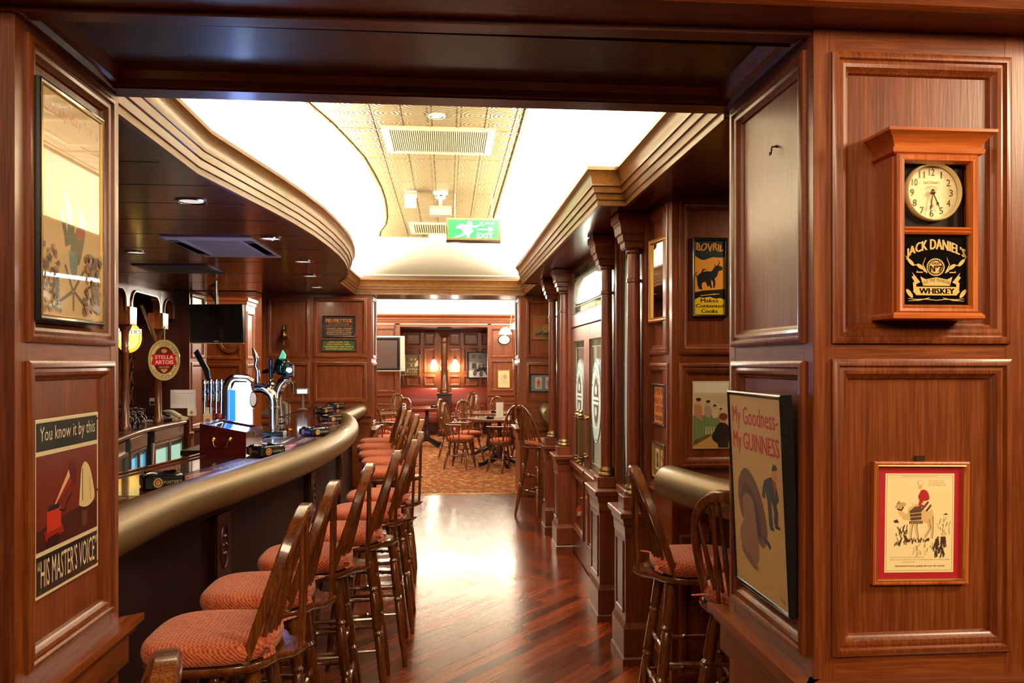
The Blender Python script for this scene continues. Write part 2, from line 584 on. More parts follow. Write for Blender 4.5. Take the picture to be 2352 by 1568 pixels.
# raised seams running along the tin and its beaded rim
for i in range(-3, 3):
    x = 0.0 + i * 0.152 + 0.06
    ys = [y for y in [2.45 + 0.05 * k for k in range(108)] if x > (min(TIN_L, key=lambda p: abs(p[1] - y))[0] + 0.03)]
    if ys:
        MB().box(x - 0.006, x + 0.006, ys[0], ys[-1], CEIL - 0.003, CEIL).build('tin_seam', TINM, tin, 0)
for k in range(9):
    y = 3.0 + 0.608 * k
    xl = min(TIN_L, key=lambda p: abs(p[1] - y))[0] + 0.03
    MB().box(xl, 0.4, y - 0.005, y + 0.005, CEIL - 0.0025, CEIL).build('tin_seam', TINM, tin, 0)
MB().tube([(x, y, CEIL - 0.003) for x, y in TIN_L], 0.010, 6).build('tin_rim', TINM, tin)
MB().tube([(x, y, CEIL - 0.003) for x, y in TIN_R[1:]], 0.010, 6).build('tin_rim', TINM, tin)
MB().box(-0.66, 0.43, 7.79, 7.80, CEIL - 0.008, CEIL).build('tin_rim', TINM, tin, 0)
# roof closing the coffer
MB().box(-4.2, 3.2, 1.6, 18.5, 3.02, 3.1).build('roof_slab', CREAM, smooth=0, kind='structure', label='slab above the ceilings')

# dark wooden soffits either side of the coffer (planked)
lw = offset_loop(CL, 0.0)
m = MB()
m.loft([[(x, y, SOF) for x, y in lw], [(-4.1, y, SOF) for _, y in lw]], False, False)
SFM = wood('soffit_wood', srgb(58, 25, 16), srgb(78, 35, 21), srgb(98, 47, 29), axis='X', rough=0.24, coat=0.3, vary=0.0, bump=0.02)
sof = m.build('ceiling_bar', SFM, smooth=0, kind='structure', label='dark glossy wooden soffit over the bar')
for y in (2.75, 3.15, 3.55, 3.95, 4.4, 4.9, 5.5, 6.2, 7.0, 7.8):
    xr = max(min((p for p in CL), key=lambda p: abs(p[1] - y))[0] - 0.1, -2)
    MB().box(-4.0, xr, y - 0.0015, y + 0.0015, SOF - 0.0012, SOF).build('soffit_joint', MATTE, sof, 0)
m = MB()
rr = [(0.90, 2.42), (0.90, 3.80), (0.757, 3.80), (0.757, 7.68), (0.90, 7.68), (0.90, 8.97)]
m.loft([[(x, y, SOF) for x, y in rr], [(2.7, y, SOF) for _, y in rr]], False, False)
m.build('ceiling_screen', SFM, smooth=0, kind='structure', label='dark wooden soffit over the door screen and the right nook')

# ---------------------------------------------------------------- floor
MB().box(-4.2, 3.2, -1.5, 9.2, -0.12, -0.012).build('floor', PLK, smooth=0, kind='structure', label='polished hardwood plank floor of the bar')
FLOOR = bpy.data.objects['floor']
MB().box(-4.2, 3.2, -1.5, 3.6, -0.012, -0.0005).build('floor_board', PLK, FLOOR, 0)


def clip(poly, a, b, c):
    """keep the side a*x + b*y <= c"""
    out = []
    for i, p in enumerate(poly):
        q = poly[(i + 1) % len(poly)]
        dp, dq = a * p[0] + b * p[1] - c, a * q[0] + b * q[1] - c
        if dp <= 0:
            out.append(p)
        if dp * dq < 0:
            t = dp / (dp - dq)
            out.append((p[0] + (q[0] - p[0]) * t, p[1] + (q[1] - p[1]) * t))
    return out


def planks(ang, x0, x1, y0, y1, wd=0.07, ln=0.8):
    ca, sa = math.cos(ang), math.sin(ang)
    cx, cy = (x0 + x1) / 2, (y0 + y1) / 2
    for r in range(-60, 61):
        off = random.uniform(0, ln)
        for s in range(-6, 7):
            a0 = s * ln + off
            poly = [(a, r * wd + b) for a, b in ((a0, 0.0), (a0 + ln - 0.0008, 0.0), (a0 + ln - 0.0008, wd - 0.0008), (a0, wd - 0.0008))]
            P = [(cx + a * ca - b * sa, cy + a * sa + b * ca) for a, b in poly]
            for c in ((1, 0, x1), (-1, 0, -x0), (0, 1, y1), (0, -1, -y0)):
                if len(P) > 2:
                    P = clip(P, *c)
            if len(P) < 3:
                continue
            # local frame: x along the plank so that its grain follows it
            ox, oy = P[0]
            L = [((p[0] - ox) * ca + (p[1] - oy) * sa, -(p[0] - ox) * sa + (p[1] - oy) * ca) for p in P]
            dz = random.uniform(-0.0004, 0.0)
            o = MB().prism(L, -0.013, dz).build('plank', PLK, FLOOR, 0, fix=True)
            o.location = (ox, oy, 0)
            o.rotation_euler = (random.uniform(-0.0006, 0.0006), random.uniform(-0.0004, 0.0004), ang)


planks(math.radians(47), -0.98, 1.06, 3.6, 5.5)
planks(math.radians(-52), -0.98, 1.06, 5.5, 9.2)
MB().box(-4.1, -0.98, 3.6, 9.2, -0.012, -0.0008).build('floor_board', DX, FLOOR, 0)
MB().box(1.06, 3.1, 3.6, 9.2, -0.012, -0.0008).build('floor_board', DX, FLOOR, 0)


def carpet_mat():
    m, nt, b = newmat('patterned_carpet')
    N, L = nt.nodes, nt.links
    tc = N.new('ShaderNodeTexCoord')
    mp = N.new('ShaderNodeMapping'); mp.inputs['Scale'].default_value = (1, 1, 0)
    L.new(tc.outputs['Object'], mp.inputs[0])
    br = N.new('ShaderNodeTexBrick')
    br.inputs['Scale'].default_value = 9.0
    br.inputs['Mortar Size'].default_value = 0.03
    br.inputs['Color1'].default_value = srgb(132, 70, 42)
    br.inputs['Color2'].default_value = srgb(172, 122, 74)
    br.inputs['Mortar'].default_value = srgb(60, 44, 32)
    L.new(mp.outputs[0], br.inputs['Vector'])
    vo = N.new('ShaderNodeTexVoronoi'); vo.inputs['Scale'].default_value = 22
    L.new(mp.outputs[0], vo.inputs['Vector'])
    cr = N.new('ShaderNodeValToRGB')
    cr.color_ramp.interpolation = 'CONSTANT'
    e = cr.color_ramp.elements
    e[0].position, e[0].color = 0, srgb(142, 54, 34)
    e[1].position, e[1].color = 0.3, srgb(196, 152, 98)
    for p, c in ((0.5, srgb(134, 84, 52)), (0.66, srgb(78, 66, 44)), (0.76, srgb(160, 92, 56)), (0.92, srgb(60, 44, 34))):
        e.new(p).color = c
    sp = N.new('ShaderNodeSeparateColor')
    L.new(vo.outputs['Color'], sp.inputs[0])
    L.new(sp.outputs[0], cr.inputs['Fac'])
    mx = N.new('ShaderNodeMix'); mx.data_type = 'RGBA'
    mx.inputs['Factor'].default_value = 0.5
    L.new(br.outputs['Color'], mx.inputs[6]); L.new(cr.outputs['Color'], mx.inputs[7])
    L.new(mx.outputs[2], b.inputs['Base Color'])
    b.inputs['Roughness'].default_value = 0.95
    b.inputs['Specular IOR Level'].default_value = 0.1
    nz = N.new('ShaderNodeTexNoise'); nz.inputs['Scale'].default_value = 400
    L.new(tc.outputs['Object'], nz.inputs['Vector'])
    bp = N.new('ShaderNodeBump'); bp.inputs['Strength'].default_value = 0.3; bp.inputs['Distance'].default_value = 0.004
    L.new(nz.outputs['Fac'], bp.inputs['Height']); L.new(bp.outputs[0], b.inputs['Normal'])
    return m


MB().box(-4.2, 3.2, 9.2, 18.5, -0.12, 0.003).build('floor_carpet', carpet_mat(), smooth=0, kind='structure', label='orange and brown patterned carpet of the far room')
MB().box(-0.95, 0.95, 9.185, 9.215, -0.01, 0.006, ch=0.003).build('trim_3', BRASS, kind='structure', label='metal strip between plank floor and carpet', smooth=0)

# ---------------------------------------------------------------- far partition with the second archway
FR = [(1.135, 1.578), (1.652, 2.325)]
pw = panel_wall('wall_partition_left', 'mahogany partition with the brass bell and the two text signs', (-2.13, 8.9992, 0), 0, 1.2485, SOF, [(0.07, 0.53), (0.60, 1.185)], FR)
ledge(pw, 0, 1.25, 0.98, out=0.03, down=0.1)
o = panel_wall('wall_left_far_jamb', 'left jamb of the far archway', (-0.88, 9.0, 0), math.pi / 2, 0.6, SOF, [(0.06, 0.54)], ROWS, thick=0.5)
ledge(o, 0, 0.6, 0.80, e0=0.055, e1=0.055)
o = panel_wall('wall_right_far_jamb', 'right jamb of the far archway', (0.86, 9.6, 0), -math.pi / 2, 0.6, SOF, [(0.06, 0.54)], ROWS, thick=0.5)
ledge(o, 0, 0.6, 0.80, e0=0.055, e1=0.055)
pw2 = panel_wall('wall_partition_right', 'mahogany partition right of the far archway with a poster and twin prints', (0.8615, 8.9992, 0), 0, 1.8, SOF, [(0.085, 0.75), (0.84, 1.7)], FR)
ledge(pw2, 0, 1.8, 0.80, out=0.03, down=0.1)
MB().box(-2.13, 2.66, 9.0, 9.6, SOF, 2.6).build('lintel_far', DX, smooth=0, kind='structure', label='underside over the far archway')
MB().box(-2.13, 2.66, 9.1, 9.62, 2.5, 3.05).build('wall_over_arch', CREAM, smooth=0, kind='structure', label='plaster above the far archway')
# gap between soffit end and partition
MB().box(-4.1, -1.06, 8.96, 9.62, SOF, SOF + 0.05).build('ceiling_bar_end', SFM, smooth=0, kind='structure', label='soffit strip over the passage')
MB().box(0.90, 2.7, 8.96, 9.0, SOF, SOF + 0.05).build('ceiling_screen_end', SFM, smooth=0, kind='structure', label='soffit strip above the partition')

# ---------------------------------------------------------------- far room
FY = 16.0
fl = panel_wall('wall_far_left', 'far room wall left of the alcove', (-3.6, FY, 0), 0, 2.62, 2.42, [(0.1, 1.2), (1.32, 2.05), (2.13, 2.53)], [(0.12, 0.72), (0.98, 1.55), (1.63, 2.3)])
ledge(fl, 0, 2.62, 0.92, out=0.05)
fr_ = panel_wall('wall_far_right', 'far room wall right of the alcove with the clock', (0.85, FY, 0), 0, 1.25, 2.42, [(0.07, 0.56), (0.66, 1.18)], [(0.12, 0.72), (1.0, 1.62), (1.7, 2.3)])
ledge(fr_, 0, 1.25, 0.92, out=0.05)
lo = [[(x, FY - a, z) for a, z in ((-0.05, 2.40), (0.02, 2.40), (0.02, 2.43), (0.035, 2.44), (0.035, 2.47), (0.05, 2.48), (0.05, 2.52), (0.09, 2.56), (0.09, 2.59), (-0.05, 2.59))] for x in (-3.6, 2.1)]
MB().loft(lo).build('trim_4', WX, smooth=20, kind='structure', label='cornice along the far wall of the back room')
MB().box(-3.6, 2.1, FY, FY + 0.1, 2.38, 2.9).build('wall_far_top', CREAM, smooth=0, kind='structure', label='white plaster above the far cornice')
MB().box(-0.979, 0.849, FY + 0.004, FY + 0.12, 2.33, 2.379).build('lintel_alcove', WX, smooth=0, kind='structure', label='beam over the alcove opening')
MB().box(-3.6, 2.1, 9.6, FY + 0.1, 2.95, 3.02).build('ceiling_far', CREAM, smooth=0, kind='structure', label='white ceiling of the far room')
MB().box(-3.7, -3.6, 9.6, FY, 0, 3).build('wall_far_room_left', WY, smooth=0, kind='structure', label='left side wall of the far room')
MB().box(2.1, 2.2, 9.6, FY, 0, 3).build('wall_far_room_right', WY, smooth=0, kind='structure', label='right side wall of the far room')
AY = 17.6
ab = panel_wall('wall_alcove', 'alcove back wall of small mahogany panels behind the red booth', (-1.9, AY, 0), 0, 3.6, 2.34, [(0.1, 0.9), (0.98, 1.30), (1.38, 1.62), (1.94, 2.2), (2.28, 2.6), (2.68, 3.5)], [(1.06, 1.27), (1.36, 1.92), (1.98, 2.25)])
MB().box(-1.95, 1.75, FY + 0.121, AY + 0.1, 2.34, 2.4).build('ceiling_alcove', DX, smooth=0, kind='structure', label='wooden ceiling of the alcove')
MB().box(-2.0, -1.9, FY + 0.1, AY, 0, 2.34).build('wall_alcove_left', WY, smooth=0, kind='structure', label='left end of the alcove')
MB().box(1.7, 1.8, FY + 0.1, AY, 0, 2.34).build('wall_alcove_right', WY, smooth=0, kind='structure', label='right end of the alcove')
MB().box(-1.06, -0.981, FY + 0.022, FY + 0.25, 0, 2.34).build('wall_alcove_jamb', WZ, smooth=0, kind='structure', label='left jamb of the alcove')
MB().box(0.851, 0.93, FY + 0.022, FY + 0.25, 0, 2.34).build('wall_alcove_jamb', WZ, smooth=0, kind='structure', label='right jamb of the alcove')

# ---------------------------------------------------------------- right-hand nook, side wall and wall behind the door screen
XW = 1.07
bv = panel_wall('wall_nook', 'mahogany wall of the right nook with the yellow bull sign', (XW, 3.55, 0), 0, 1.6, SOF, [(0.04, 0.62), (0.72, 1.5)], [(0.1, 0.75), (1.09, 1.567), (1.632, 2.35)], thick=0.15)
sw = panel_wall('wall_nook_side', 'narrow mahogany wall with the mirror and two small frames', (XW, 4.12, 0), -math.pi / 2, 0.57, SOF, [(0.1, 0.50)], [(0.12, 0.72), (0.93, 1.567), (1.632, 2.35)], thick=0.15)
MB().box(XW - 0.005, XW + 0.038, 3.545, 3.7, 0, SOF).build('wall_nook_corner', WZ, smooth=0, kind='structure', label='corner post of the nook')
panel_wall('wall_nook_right', 'end wall of the right nook', (2.3, 3.55, 0), -math.pi / 2, 1.2, SOF, [(0.1, 1.1)], [(1.09, 1.567), (1.632, 2.35)])
MB().box(2.66, 2.76, 2.3, 9.6, 0, 3.0).build('wall_right_outer', WY, smooth=0, kind='structure', label='outer wall behind the right nook')
# lobby seen through the door glass
MB().box(2.4, 2.5, 3.75, 7.7, 0, 3).build('wall_lobby', CREAM, smooth=0, kind='structure', label='pale lobby wall outside the glazed doors')
MB().box(1.06, 2.65, 7.4, 7.5, 0, 3).build('wall_lobby_end', CREAM, smooth=0, kind='structure', label='end wall of the lobby')
MB().box(1.2, 2.5, 3.7, 3.75, 0, 3).build('wall_lobby_near', CREAM, smooth=0, kind='structure', label='near wall of the lobby')
area('lobby_lamp', (1.9, 5.6, 2.34), (2.2, 5.6, 0), 0.5, 3.0, 150, (1, 0.95, 0.88))

# ---------------------------------------------------------------- back bar and passage
MB().box(-4.2, -3.9, 2.4, 9.3, 0, SOF).build('wall_backbar', DZ, smooth=0, kind='structure', label='dark wall behind the back bar')
o = panel_wall('wall_bar_end', 'dark maroon wall at the end of the back bar with a paper notice', (-3.9, 8.6992, 0), 0, 1.0585, SOF, [], [], mats=(DZ, DX))
o = panel_wall('wall_passage_jamb', 'pale lit jamb of the passage beside the back bar', (-2.84, 8.7, 0), math.pi / 2, 0.6, 2.30, [(0.07, 0.53)], ROWS, thick=0.3)
ledge(o, 0, 0.6, 0.80, e0=0.03, e1=0.03)
MB().box(-2.84, -2.13, 8.72, 9.3, 2.372, SOF + 0.01).build('lintel_passage', DX, smooth=0, kind='structure', label='header over the passage')
o = panel_wall('wall_passage_block', 'panelled block seen through the passage', (-3.62, 10.9992, 0), 0, 0.7985, 2.42, [(0.08, 0.72)], [(0.12, 0.72), (0.9, 1.55), (1.64, 2.3)], thick=0.05)
o = panel_wall('wall_passage_block_side', 'lit side face of the block in the passage', (-2.82, 11.0, 0), math.pi / 2, 0.5, 2.42, [(0.05, 0.45)], [(0.9, 1.55), (1.64, 2.3)], thick=0.05)
lo = [[(x, y, z) for (x, y) in q] for q, z in (
    ([(-3.7, 10.98), (-2.80, 10.98), (-2.80, 11.5), (-3.7, 11.5)], 2.40), ([(-3.7, 10.98), (-2.80, 10.98), (-2.80, 11.5), (-3.7, 11.5)], 2.44),
    ([(-3.7, 10.96), (-2.78, 10.96), (-2.78, 11.5), (-3.7, 11.5)], 2.45), ([(-3.7, 10.955), (-2.775, 10.955), (-2.775, 11.5), (-3.7, 11.5)], 2.49),
    ([(-3.7, 10.90), (-2.72, 10.90), (-2.72, 11.5), (-3.7, 11.5)], 2.54), ([(-3.7, 10.90), (-2.72, 10.90), (-2.72, 11.5), (-3.7, 11.5)], 2.56))]
MB().loft(lo).build('trim_5', WX, smooth=20, kind='structure', label='cornice on the block in the passage')
MB().box(-4.2, -3.6, 11.4, 11.5, 0, 3.0).build('wall_passage_white', CREAM, smooth=0, kind='structure', label='white wall beyond the passage')
point('passage_lamp', (-2.35, 10.3, 2.6), 14, WARM, 0.15)
point('passage_lamp', (-3.6, 10.3, 2.7), 16, NEUT, 0.08)

for x, y, tx, ty, tz, e in ((-2.35, 7.0, -3.0, 7.4, 0.9, 40), (-3.3, 7.9, -3.3, 8.3, 0.9, 30), (-2.4, 8.1, -2.9, 8.6, 1.2, 26), (-1.7, 6.4, -2.9, 7.6, 0.8, 26)):
    spot('back_bar_fill', (x, y, 2.36), (tx, ty, tz), e, WARM, 1.9, 0.8)  # added spots without fittings, only to brighten the dark back bar
# ---------------------------------------------------------------- flat print: coloured shapes and lettering in ONE mesh per picture
_TXT = {}


def text_shape(s, res=2):
    """triangulated outline of a line of lettering, scaled to a unit box"""
    if s in _TXT:
        return _TXT[s]
    c = bpy.data.curves.new('lettering', 'FONT')
    c.body = s
    c.resolution_u = res
    o = bpy.data.objects.new('lettering', c)
    me = bpy.data.meshes.new_from_object(o)
    vs = [v.co.copy() for v in me.vertices]
    fs = [tuple(p.vertices) for p in me.polygons]
    bpy.data.objects.remove(o)
    bpy.data.curves.remove(c)
    bpy.data.meshes.remove(me)
    x0, x1 = min(v.x for v in vs), max(v.x for v in vs)
    y0, y1 = min(v.y for v in vs), max(v.y for v in vs)
    _TXT[s] = ([((v.x - x0) / (x1 - x0), (v.y - y0) / (y1 - y0)) for v in vs], fs)
    return _TXT[s]


class Art:
    """flat print on a board w by h (metres); shapes are given in fractions of the board, left to right, bottom to top"""

    def __init__(self, w, h, step=0.00004):
        self.w, self.h, self.d, self.step = w, h, 0.0, step
        self.v, self.f, self.c = [], [], []

    def _add(self, pts, fs, col):
        self.d -= self.step
        n = len(self.v)
        self.v += [((x - 0.5) * self.w, self.d, (z - 0.5) * self.h) for x, z in pts]
        self.f += [tuple(i + n for i in f) for f in fs]
        self.c += [srgb(col)] * len(pts)
        return self

    def poly(self, pts, col):
        tris = tessellate_polygon([[Vector((x, z, 0)) for x, z in pts]])
        return self._add(pts, [tuple(t) for t in tris], col)

    def rect(self, x0, z0, x1, z1, col):
        return self._add([(x0, z0), (x1, z0), (x1, z1), (x0, z1)], [(0, 1, 2, 3)], col)

    def ell(self, cx, cz, rx, rz, col, n=28, rot=0.0, a0=0.0, a1=2 * math.pi):
        k = self.w / self.h
        pts = []
        for i in range(n + (1 if a1 - a0 < 6.28 else 0)):
            a = a0 + (a1 - a0) * i / n
            x, z = rx * math.cos(a), rz * math.sin(a)
            X, Z = x * self.w, z * self.h
            pts.append((cx + (X * math.cos(rot) - Z * math.sin(rot)) / self.w, cz + (X * math.sin(rot) + Z * math.cos(rot)) / self.h))
        return self._add(pts, [tuple(range(len(pts)))], col)

    def ring(self, cx, cz, rx, rz, t, col, n=32, a0=0.0, a1=2 * math.pi):
        k = self.w / self.h
        pts, fs = [], []
        for i in range(n + 1):
            a = a0 + (a1 - a0) * i / n
            pts += [(cx + rx * math.cos(a), cz + rz * math.sin(a)), (cx + (rx - t) * math.cos(a), cz + (rz - t * k) * math.sin(a))]
        fs = [(2 * i, 2 * i + 2, 2 * i + 3, 2 * i + 1) for i in range(n)]
        return self._add(pts, fs, col)

    def line(self, pts, t, col):
        """a stroke of width t (fraction of the board's width)"""
        P = [Vector((x * self.w, z * self.h)) for x, z in pts]
        out, fs = [], []
        for i, p in enumerate(P):
            d = (P[min(i + 1, len(P) - 1)] - P[max(i - 1, 0)])
            d = d.normalized() if d.length > 1e-9 else Vector((1, 0))
            tt = t[i] if isinstance(t, (list, tuple)) else t
            nrm = Vector((-d.y, d.x)) * tt * self.w / 2
            for q in (p + nrm, p - nrm):
                out.append((q.x / self.w, q.y / self.h))
        fs = [(2 * i, 2 * i + 1, 2 * i + 3, 2 * i + 2) for i in range(len(P) - 1)]
        return self._add(out, fs, col)

    def text(self, s, x0, z0, x1, z1, col, fn=None, bold=0.0):
        vs, fs = text_shape(s)
        pts = [(x0 + a * (x1 - x0), z0 + b * (z1 - z0)) for a, b in vs]
        if fn:
            pts = [fn(a, b) for a, b in vs]
        self._add(pts, fs, col)
        if bold:
            self._add([(x + bold, z) for x, z in pts], fs, col)
        return self

    def arc_text(self, s, cx, cz, r0, r1, a0, a1, col, ky=1.0, inside=False):
        """lettering bent around (cx, cz); radii in fractions of the width, angles in radians from a0 (start) to a1 (end)"""
        k = self.w / self.h

        def fn(a, b):
            t = a0 + (a1 - a0) * a
            r = r0 + (r1 - r0) * b
            return (cx + r * math.cos(t), cz + r * math.sin(t) * k * ky)
        return self.text(s, 0, 0, 1, 1, col, fn)

    def build(self, name, mat, parent, y=0.0, loc=None, rz=0.0, T=None, label=None):
        me = bpy.data.meshes.new(name)
        vs = [(x, d + y, z) for x, d, z in self.v]
        if T is not None:
            vs = [tuple(T @ Vector(p)) for p in vs]
        me.from_pydata(vs, [], self.f)
        at = me.color_attributes.new('Col', 'FLOAT_COLOR', 'POINT')
        at.data.foreach_set('color', [c for col in self.c for c in col])
        me.materials.append(mat)
        o = bpy.data.objects.new(name, me)
        COL.objects.link(o)
        o.parent = parent
        if loc is not None:
            o.location = loc
        if rz:
            o.rotation_euler = (0, 0, rz)
        if label:
            o['label'] = label
        return o


def print_mat(name, rough=0.5, coat=0.0, emit=0.0, coatr=0.02):
    m, nt, b = newmat(name)
    a = nt.nodes.new('ShaderNodeVertexColor')
    a.layer_name = 'Col'
    nt.links.new(a.outputs['Color'], b.inputs['Base Color'])
    b.inputs['Roughness'].default_value = rough
    b.inputs['Coat Weight'].default_value = coat
    b.inputs['Coat Roughness'].default_value = coatr
    if emit:
        nt.links.new(a.outputs['Color'], b.inputs['Emission Color'])
        b.inputs['Emission Strength'].default_value = emit
    return m


PRINT = print_mat('print_paper', 0.6)
GLAZED = print_mat('print_under_glass', 0.6, 1.0)
GLAZED.node_tree.nodes['Principled BSDF'].inputs['Coat IOR'].default_value = 1.75
ENAMEL = print_mat('enamel_print', 0.32, 0.2, coatr=0.05)
LITPRINT = print_mat('backlit_print', 0.4, 0.3, emit=3.0)


def picture_frame(w, h, d, t, mat, parent, lip=None, name='frame'):
    """mitred picture frame around a w by h opening-inclusive board; front at y = -d"""
    prof = [(0, 0), (0, -d), (t * 0.35, -d - t * 0.15), (t * 0.75, -d), (t, -d + t * 0.35), (t, 0)]
    o = MB().loft(frame_loops(-w / 2, w / 2, -h / 2, h / 2, prof), True, False).build(name, mat, parent, 30)
    if lip:
        MB().loft(frame_loops(-w / 2, w / 2, -h / 2, h / 2, [(t * 0.78, -d), (t * 1.0, -d - 0.001), (t * 1.18, -d + 0.003), (t * 1.18, 0)]), True, False).build('frame_slip', lip, o, 30)
    return o


# ---------------------------------------------------------------- door screen: columns on plinths
def make_column(y0, y1, label):
    yc, hy = (y0 + y1) / 2, (y1 - y0) / 2
    t = thing('column', label, 'column', (0.985, yc, 0), 0, 'columns of the door screen')
    CS = Matrix.Translation((0.02, 0, 0)) @ Matrix.Diagonal((0.88, 0.88, 1, 1))
    m = MB()
    m.box(-0.055, 0.075, -hy, hy, 0.16, 0.70)
    m.build('plinth', RZ, t, 0)
    q = [(-0.055, hy), ]
    lo = lambda e, z: [(-0.055 - e, -hy - e, z), (0.075, -hy - e, z), (0.075, hy + e, z), (-0.055 - e, hy + e, z)]
    MB().loft([lo(0.018, 0.0), lo(0.018, 0.035), lo(0.008, 0.045), lo(0.012, 0.05), lo(0.012, 0.19), lo(0.006, 0.20), lo(0.002, 0.215), lo(0.0, 0.22)]).build('plinth_base', RZ, t, 20)
    MB().loft([lo(0.0, 0.66), lo(0.004, 0.67), lo(0.006, 0.72), lo(0.014, 0.735), lo(0.018, 0.765), lo(0.032, 0.77), lo(0.034, 0.795), lo(0.028, 0.80)]).build('plinth_cap', RX, t, 20)
    # recessed slot panel on the corridor face
    T = Matrix.Translation((-0.0555, 0, 0)) @ Matrix.Rotation(-math.pi / 2, 4, 'Z')
    MB().loft(frame_loops(-hy + 0.045, hy - 0.045, 0.26, 0.64, [(0, 0.004), (0, -0.006), (0.008, -0.006), (0.014, 0.0), (0.014, 0.004)]), True, False, T).build('plinth_moulding', RZ, t, 20)
    MB().box(-0.0565, -0.05, -hy + 0.055, hy - 0.055, 0.27, 0.63).build('plinth_panel', DZ, t, 0)
    MB().box(-0.05, 0.075, -0.065, 0.065, 0.80, 0.866, ch=0.002).build('pedestal', RZ, t, 0)
    MB().lathe([(0.056, 0.866), (0.06, 0.872), (0.06, 0.882), (0.05, 0.89), (0.047, 0.896), (0.054, 0.902), (0.052, 0.912), (0.043, 0.92), (0.041, 0.93)], 28, CS).build('column_base', OLDBRASS, t, 50)
    MB().lathe([(0.041, 0.92), (0.042, 1.2), (0.0405, 1.7), (0.0385, 2.01), (0.0445, 2.015), (0.0445, 2.03), (0.0385, 2.035), (0.038, 2.19)], 28, CS).build('shaft', RZ, t, 30)
    MB().lathe([(0.038, 2.165), (0.046, 2.172), (0.05, 2.18), (0.046, 2.188), (0.04, 2.192), (0.05, 2.2)], 28, CS).build('neck_ring', RZ, t, 50)
    sq = lambda e, z: [(-e, -e, z), (e, -e, z), (e, e, z), (-e, e, z)]
    MB().loft([sq(0.044, 2.19), sq(0.05, 2.2), sq(0.052, 2.225), sq(0.062, 2.232), sq(0.066, 2.262), sq(0.076, 2.27), sq(0.08, 2.312), sq(0.084, 2.318), sq(0.084, 2.328), sq(0.095, 2.336), sq(0.095, 2.372)], T=Matrix.Translation((0.01, 0, 0))).build('capital', RZ, t, 15)
    return t


make_column(3.92, 4.18, 'column nearest the camera, beside the right nook, on a panelled plinth')
make_column(4.60, 4.90, 'column at the near side of the glazed double door')
make_column(6.36, 6.62, 'column at the far side of the glazed double door')
make_column(7.12, 7.36, 'last column of the screen, farthest from the camera')

# the screen itself: frame, sidelights, transom and door leaves
SX0, SX1 = 1.045, 1.095


def screen_box(name, y0, y1, z0, z1, parent=None, mat=None, e=0.0, ch=0.003, label=None):
    o = MB().box(SX0 - e, SX1, y0, y1, z0, z1, ch=ch).build(name, mat or RZ, parent, 0)
    if parent is None:
        struct(o, label)
    return o


scr = screen_box('wall_screen', 4.53, 4.68, 0, SOF, label='mahogany frame of the glazed door screen')
for y0, y1 in ((3.93, 4.19), (4.9, 5.0), (6.38, 6.48), (6.56, 6.68), (7.05, 7.4), (4.68, 4.9), (6.48, 6.56)):
    screen_box('post', y0, y1, 0, SOF, scr)
for y0, y1 in ((4.56, 4.6), (4.92, 4.96), (6.42, 6.46), (4.15, 4.18), (6.62, 6.65)):
    MB().box(SX0 - 0.02, SX0, y0, y1, 0.87, SOF, ch=0.004).build('bead', RZ, scr, 0)
for y0, y1 in ((4.19, 4.53), (6.68, 7.05)):
    screen_box('apron', y0, y1, 0, 0.80, scr)
    screen_box('sill', y0, y1, 0.80, 0.85, scr, RY, 0.03)
    screen_box('head', y0, y1, 2.28, SOF, scr)
    MB().box(SX0 - 0.012, SX0, y0 + 0.02, y1 - 0.02, 0.0, 0.2, ch=0.004).build('skirting', RY, scr, 0)
screen_box('transom_rail', 5.0, 6.38, 1.875, 1.975, scr, RY)
screen_box('head', 5.0, 6.38, 2.335, SOF, scr, RY)


def frost_mat():
    m = bpy.data.materials.new('frosted_glass')
    m.use_nodes = True
    nt = m.node_tree
    nt.nodes.remove(nt.nodes['Principled BSDF'])
    d = nt.nodes.new('ShaderNodeBsdfDiffuse'); d.inputs[0].default_value = srgb(232, 238, 232)
    t = nt.nodes.new('ShaderNodeBsdfTranslucent'); t.inputs[0].default_value = srgb(236, 244, 238)
    mx = nt.nodes.new('ShaderNodeMixShader'); mx.inputs[0].default_value = 0.6
    g = nt.nodes.new('ShaderNodeBsdfGlossy'); g.inputs['Roughness'].default_value = 0.1
    m2 = nt.nodes.new('ShaderNodeMixShader'); m2.inputs[0].default_value = 0.06
    L = nt.links
    L.new(d.outputs[0], mx.inputs[1]); L.new(t.outputs[0], mx.inputs[2])
    L.new(mx.outputs[0], m2.inputs[1]); L.new(g.outputs[0], m2.inputs[2])
    L.new(m2.outputs[0], nt.nodes['Material Output'].inputs['Surface'])
    return m


def thin_glass(name, col, rough=0.03, fac=0.25):
    m = bpy.data.materials.new(name)
    m.use_nodes = True
    nt = m.node_tree
    nt.nodes.remove(nt.nodes['Principled BSDF'])
    t = nt.nodes.new('ShaderNodeBsdfTransparent'); t.inputs[0].default_value = col
    g = nt.nodes.new('ShaderNodeBsdfGlossy'); g.inputs['Roughness'].default_value = rough
    lw = nt.nodes.new('ShaderNodeLayerWeight')
    fr = nt.nodes.new('ShaderNodeMath'); fr.operation = 'POWER'; fr.inputs[1].default_value = 5.0
    nt.links.new(lw.outputs['Facing'], fr.inputs[0])
    ad = nt.nodes.new('ShaderNodeMath'); ad.operation = 'MULTIPLY_ADD'; ad.inputs[1].default_value = 0.9; ad.inputs[2].default_value = fac * 0.15
    mx = nt.nodes.new('ShaderNodeMixShader')
    L = nt.links
    L.new(fr.outputs[0], ad.inputs[0]); L.new(ad.outputs[0], mx.inputs[0])
    L.new(t.outputs[0], mx.inputs[1]); L.new(g.outputs[0], mx.inputs[2])
    L.new(mx.outputs[0], nt.nodes['Material Output'].inputs['Surface'])
    return m


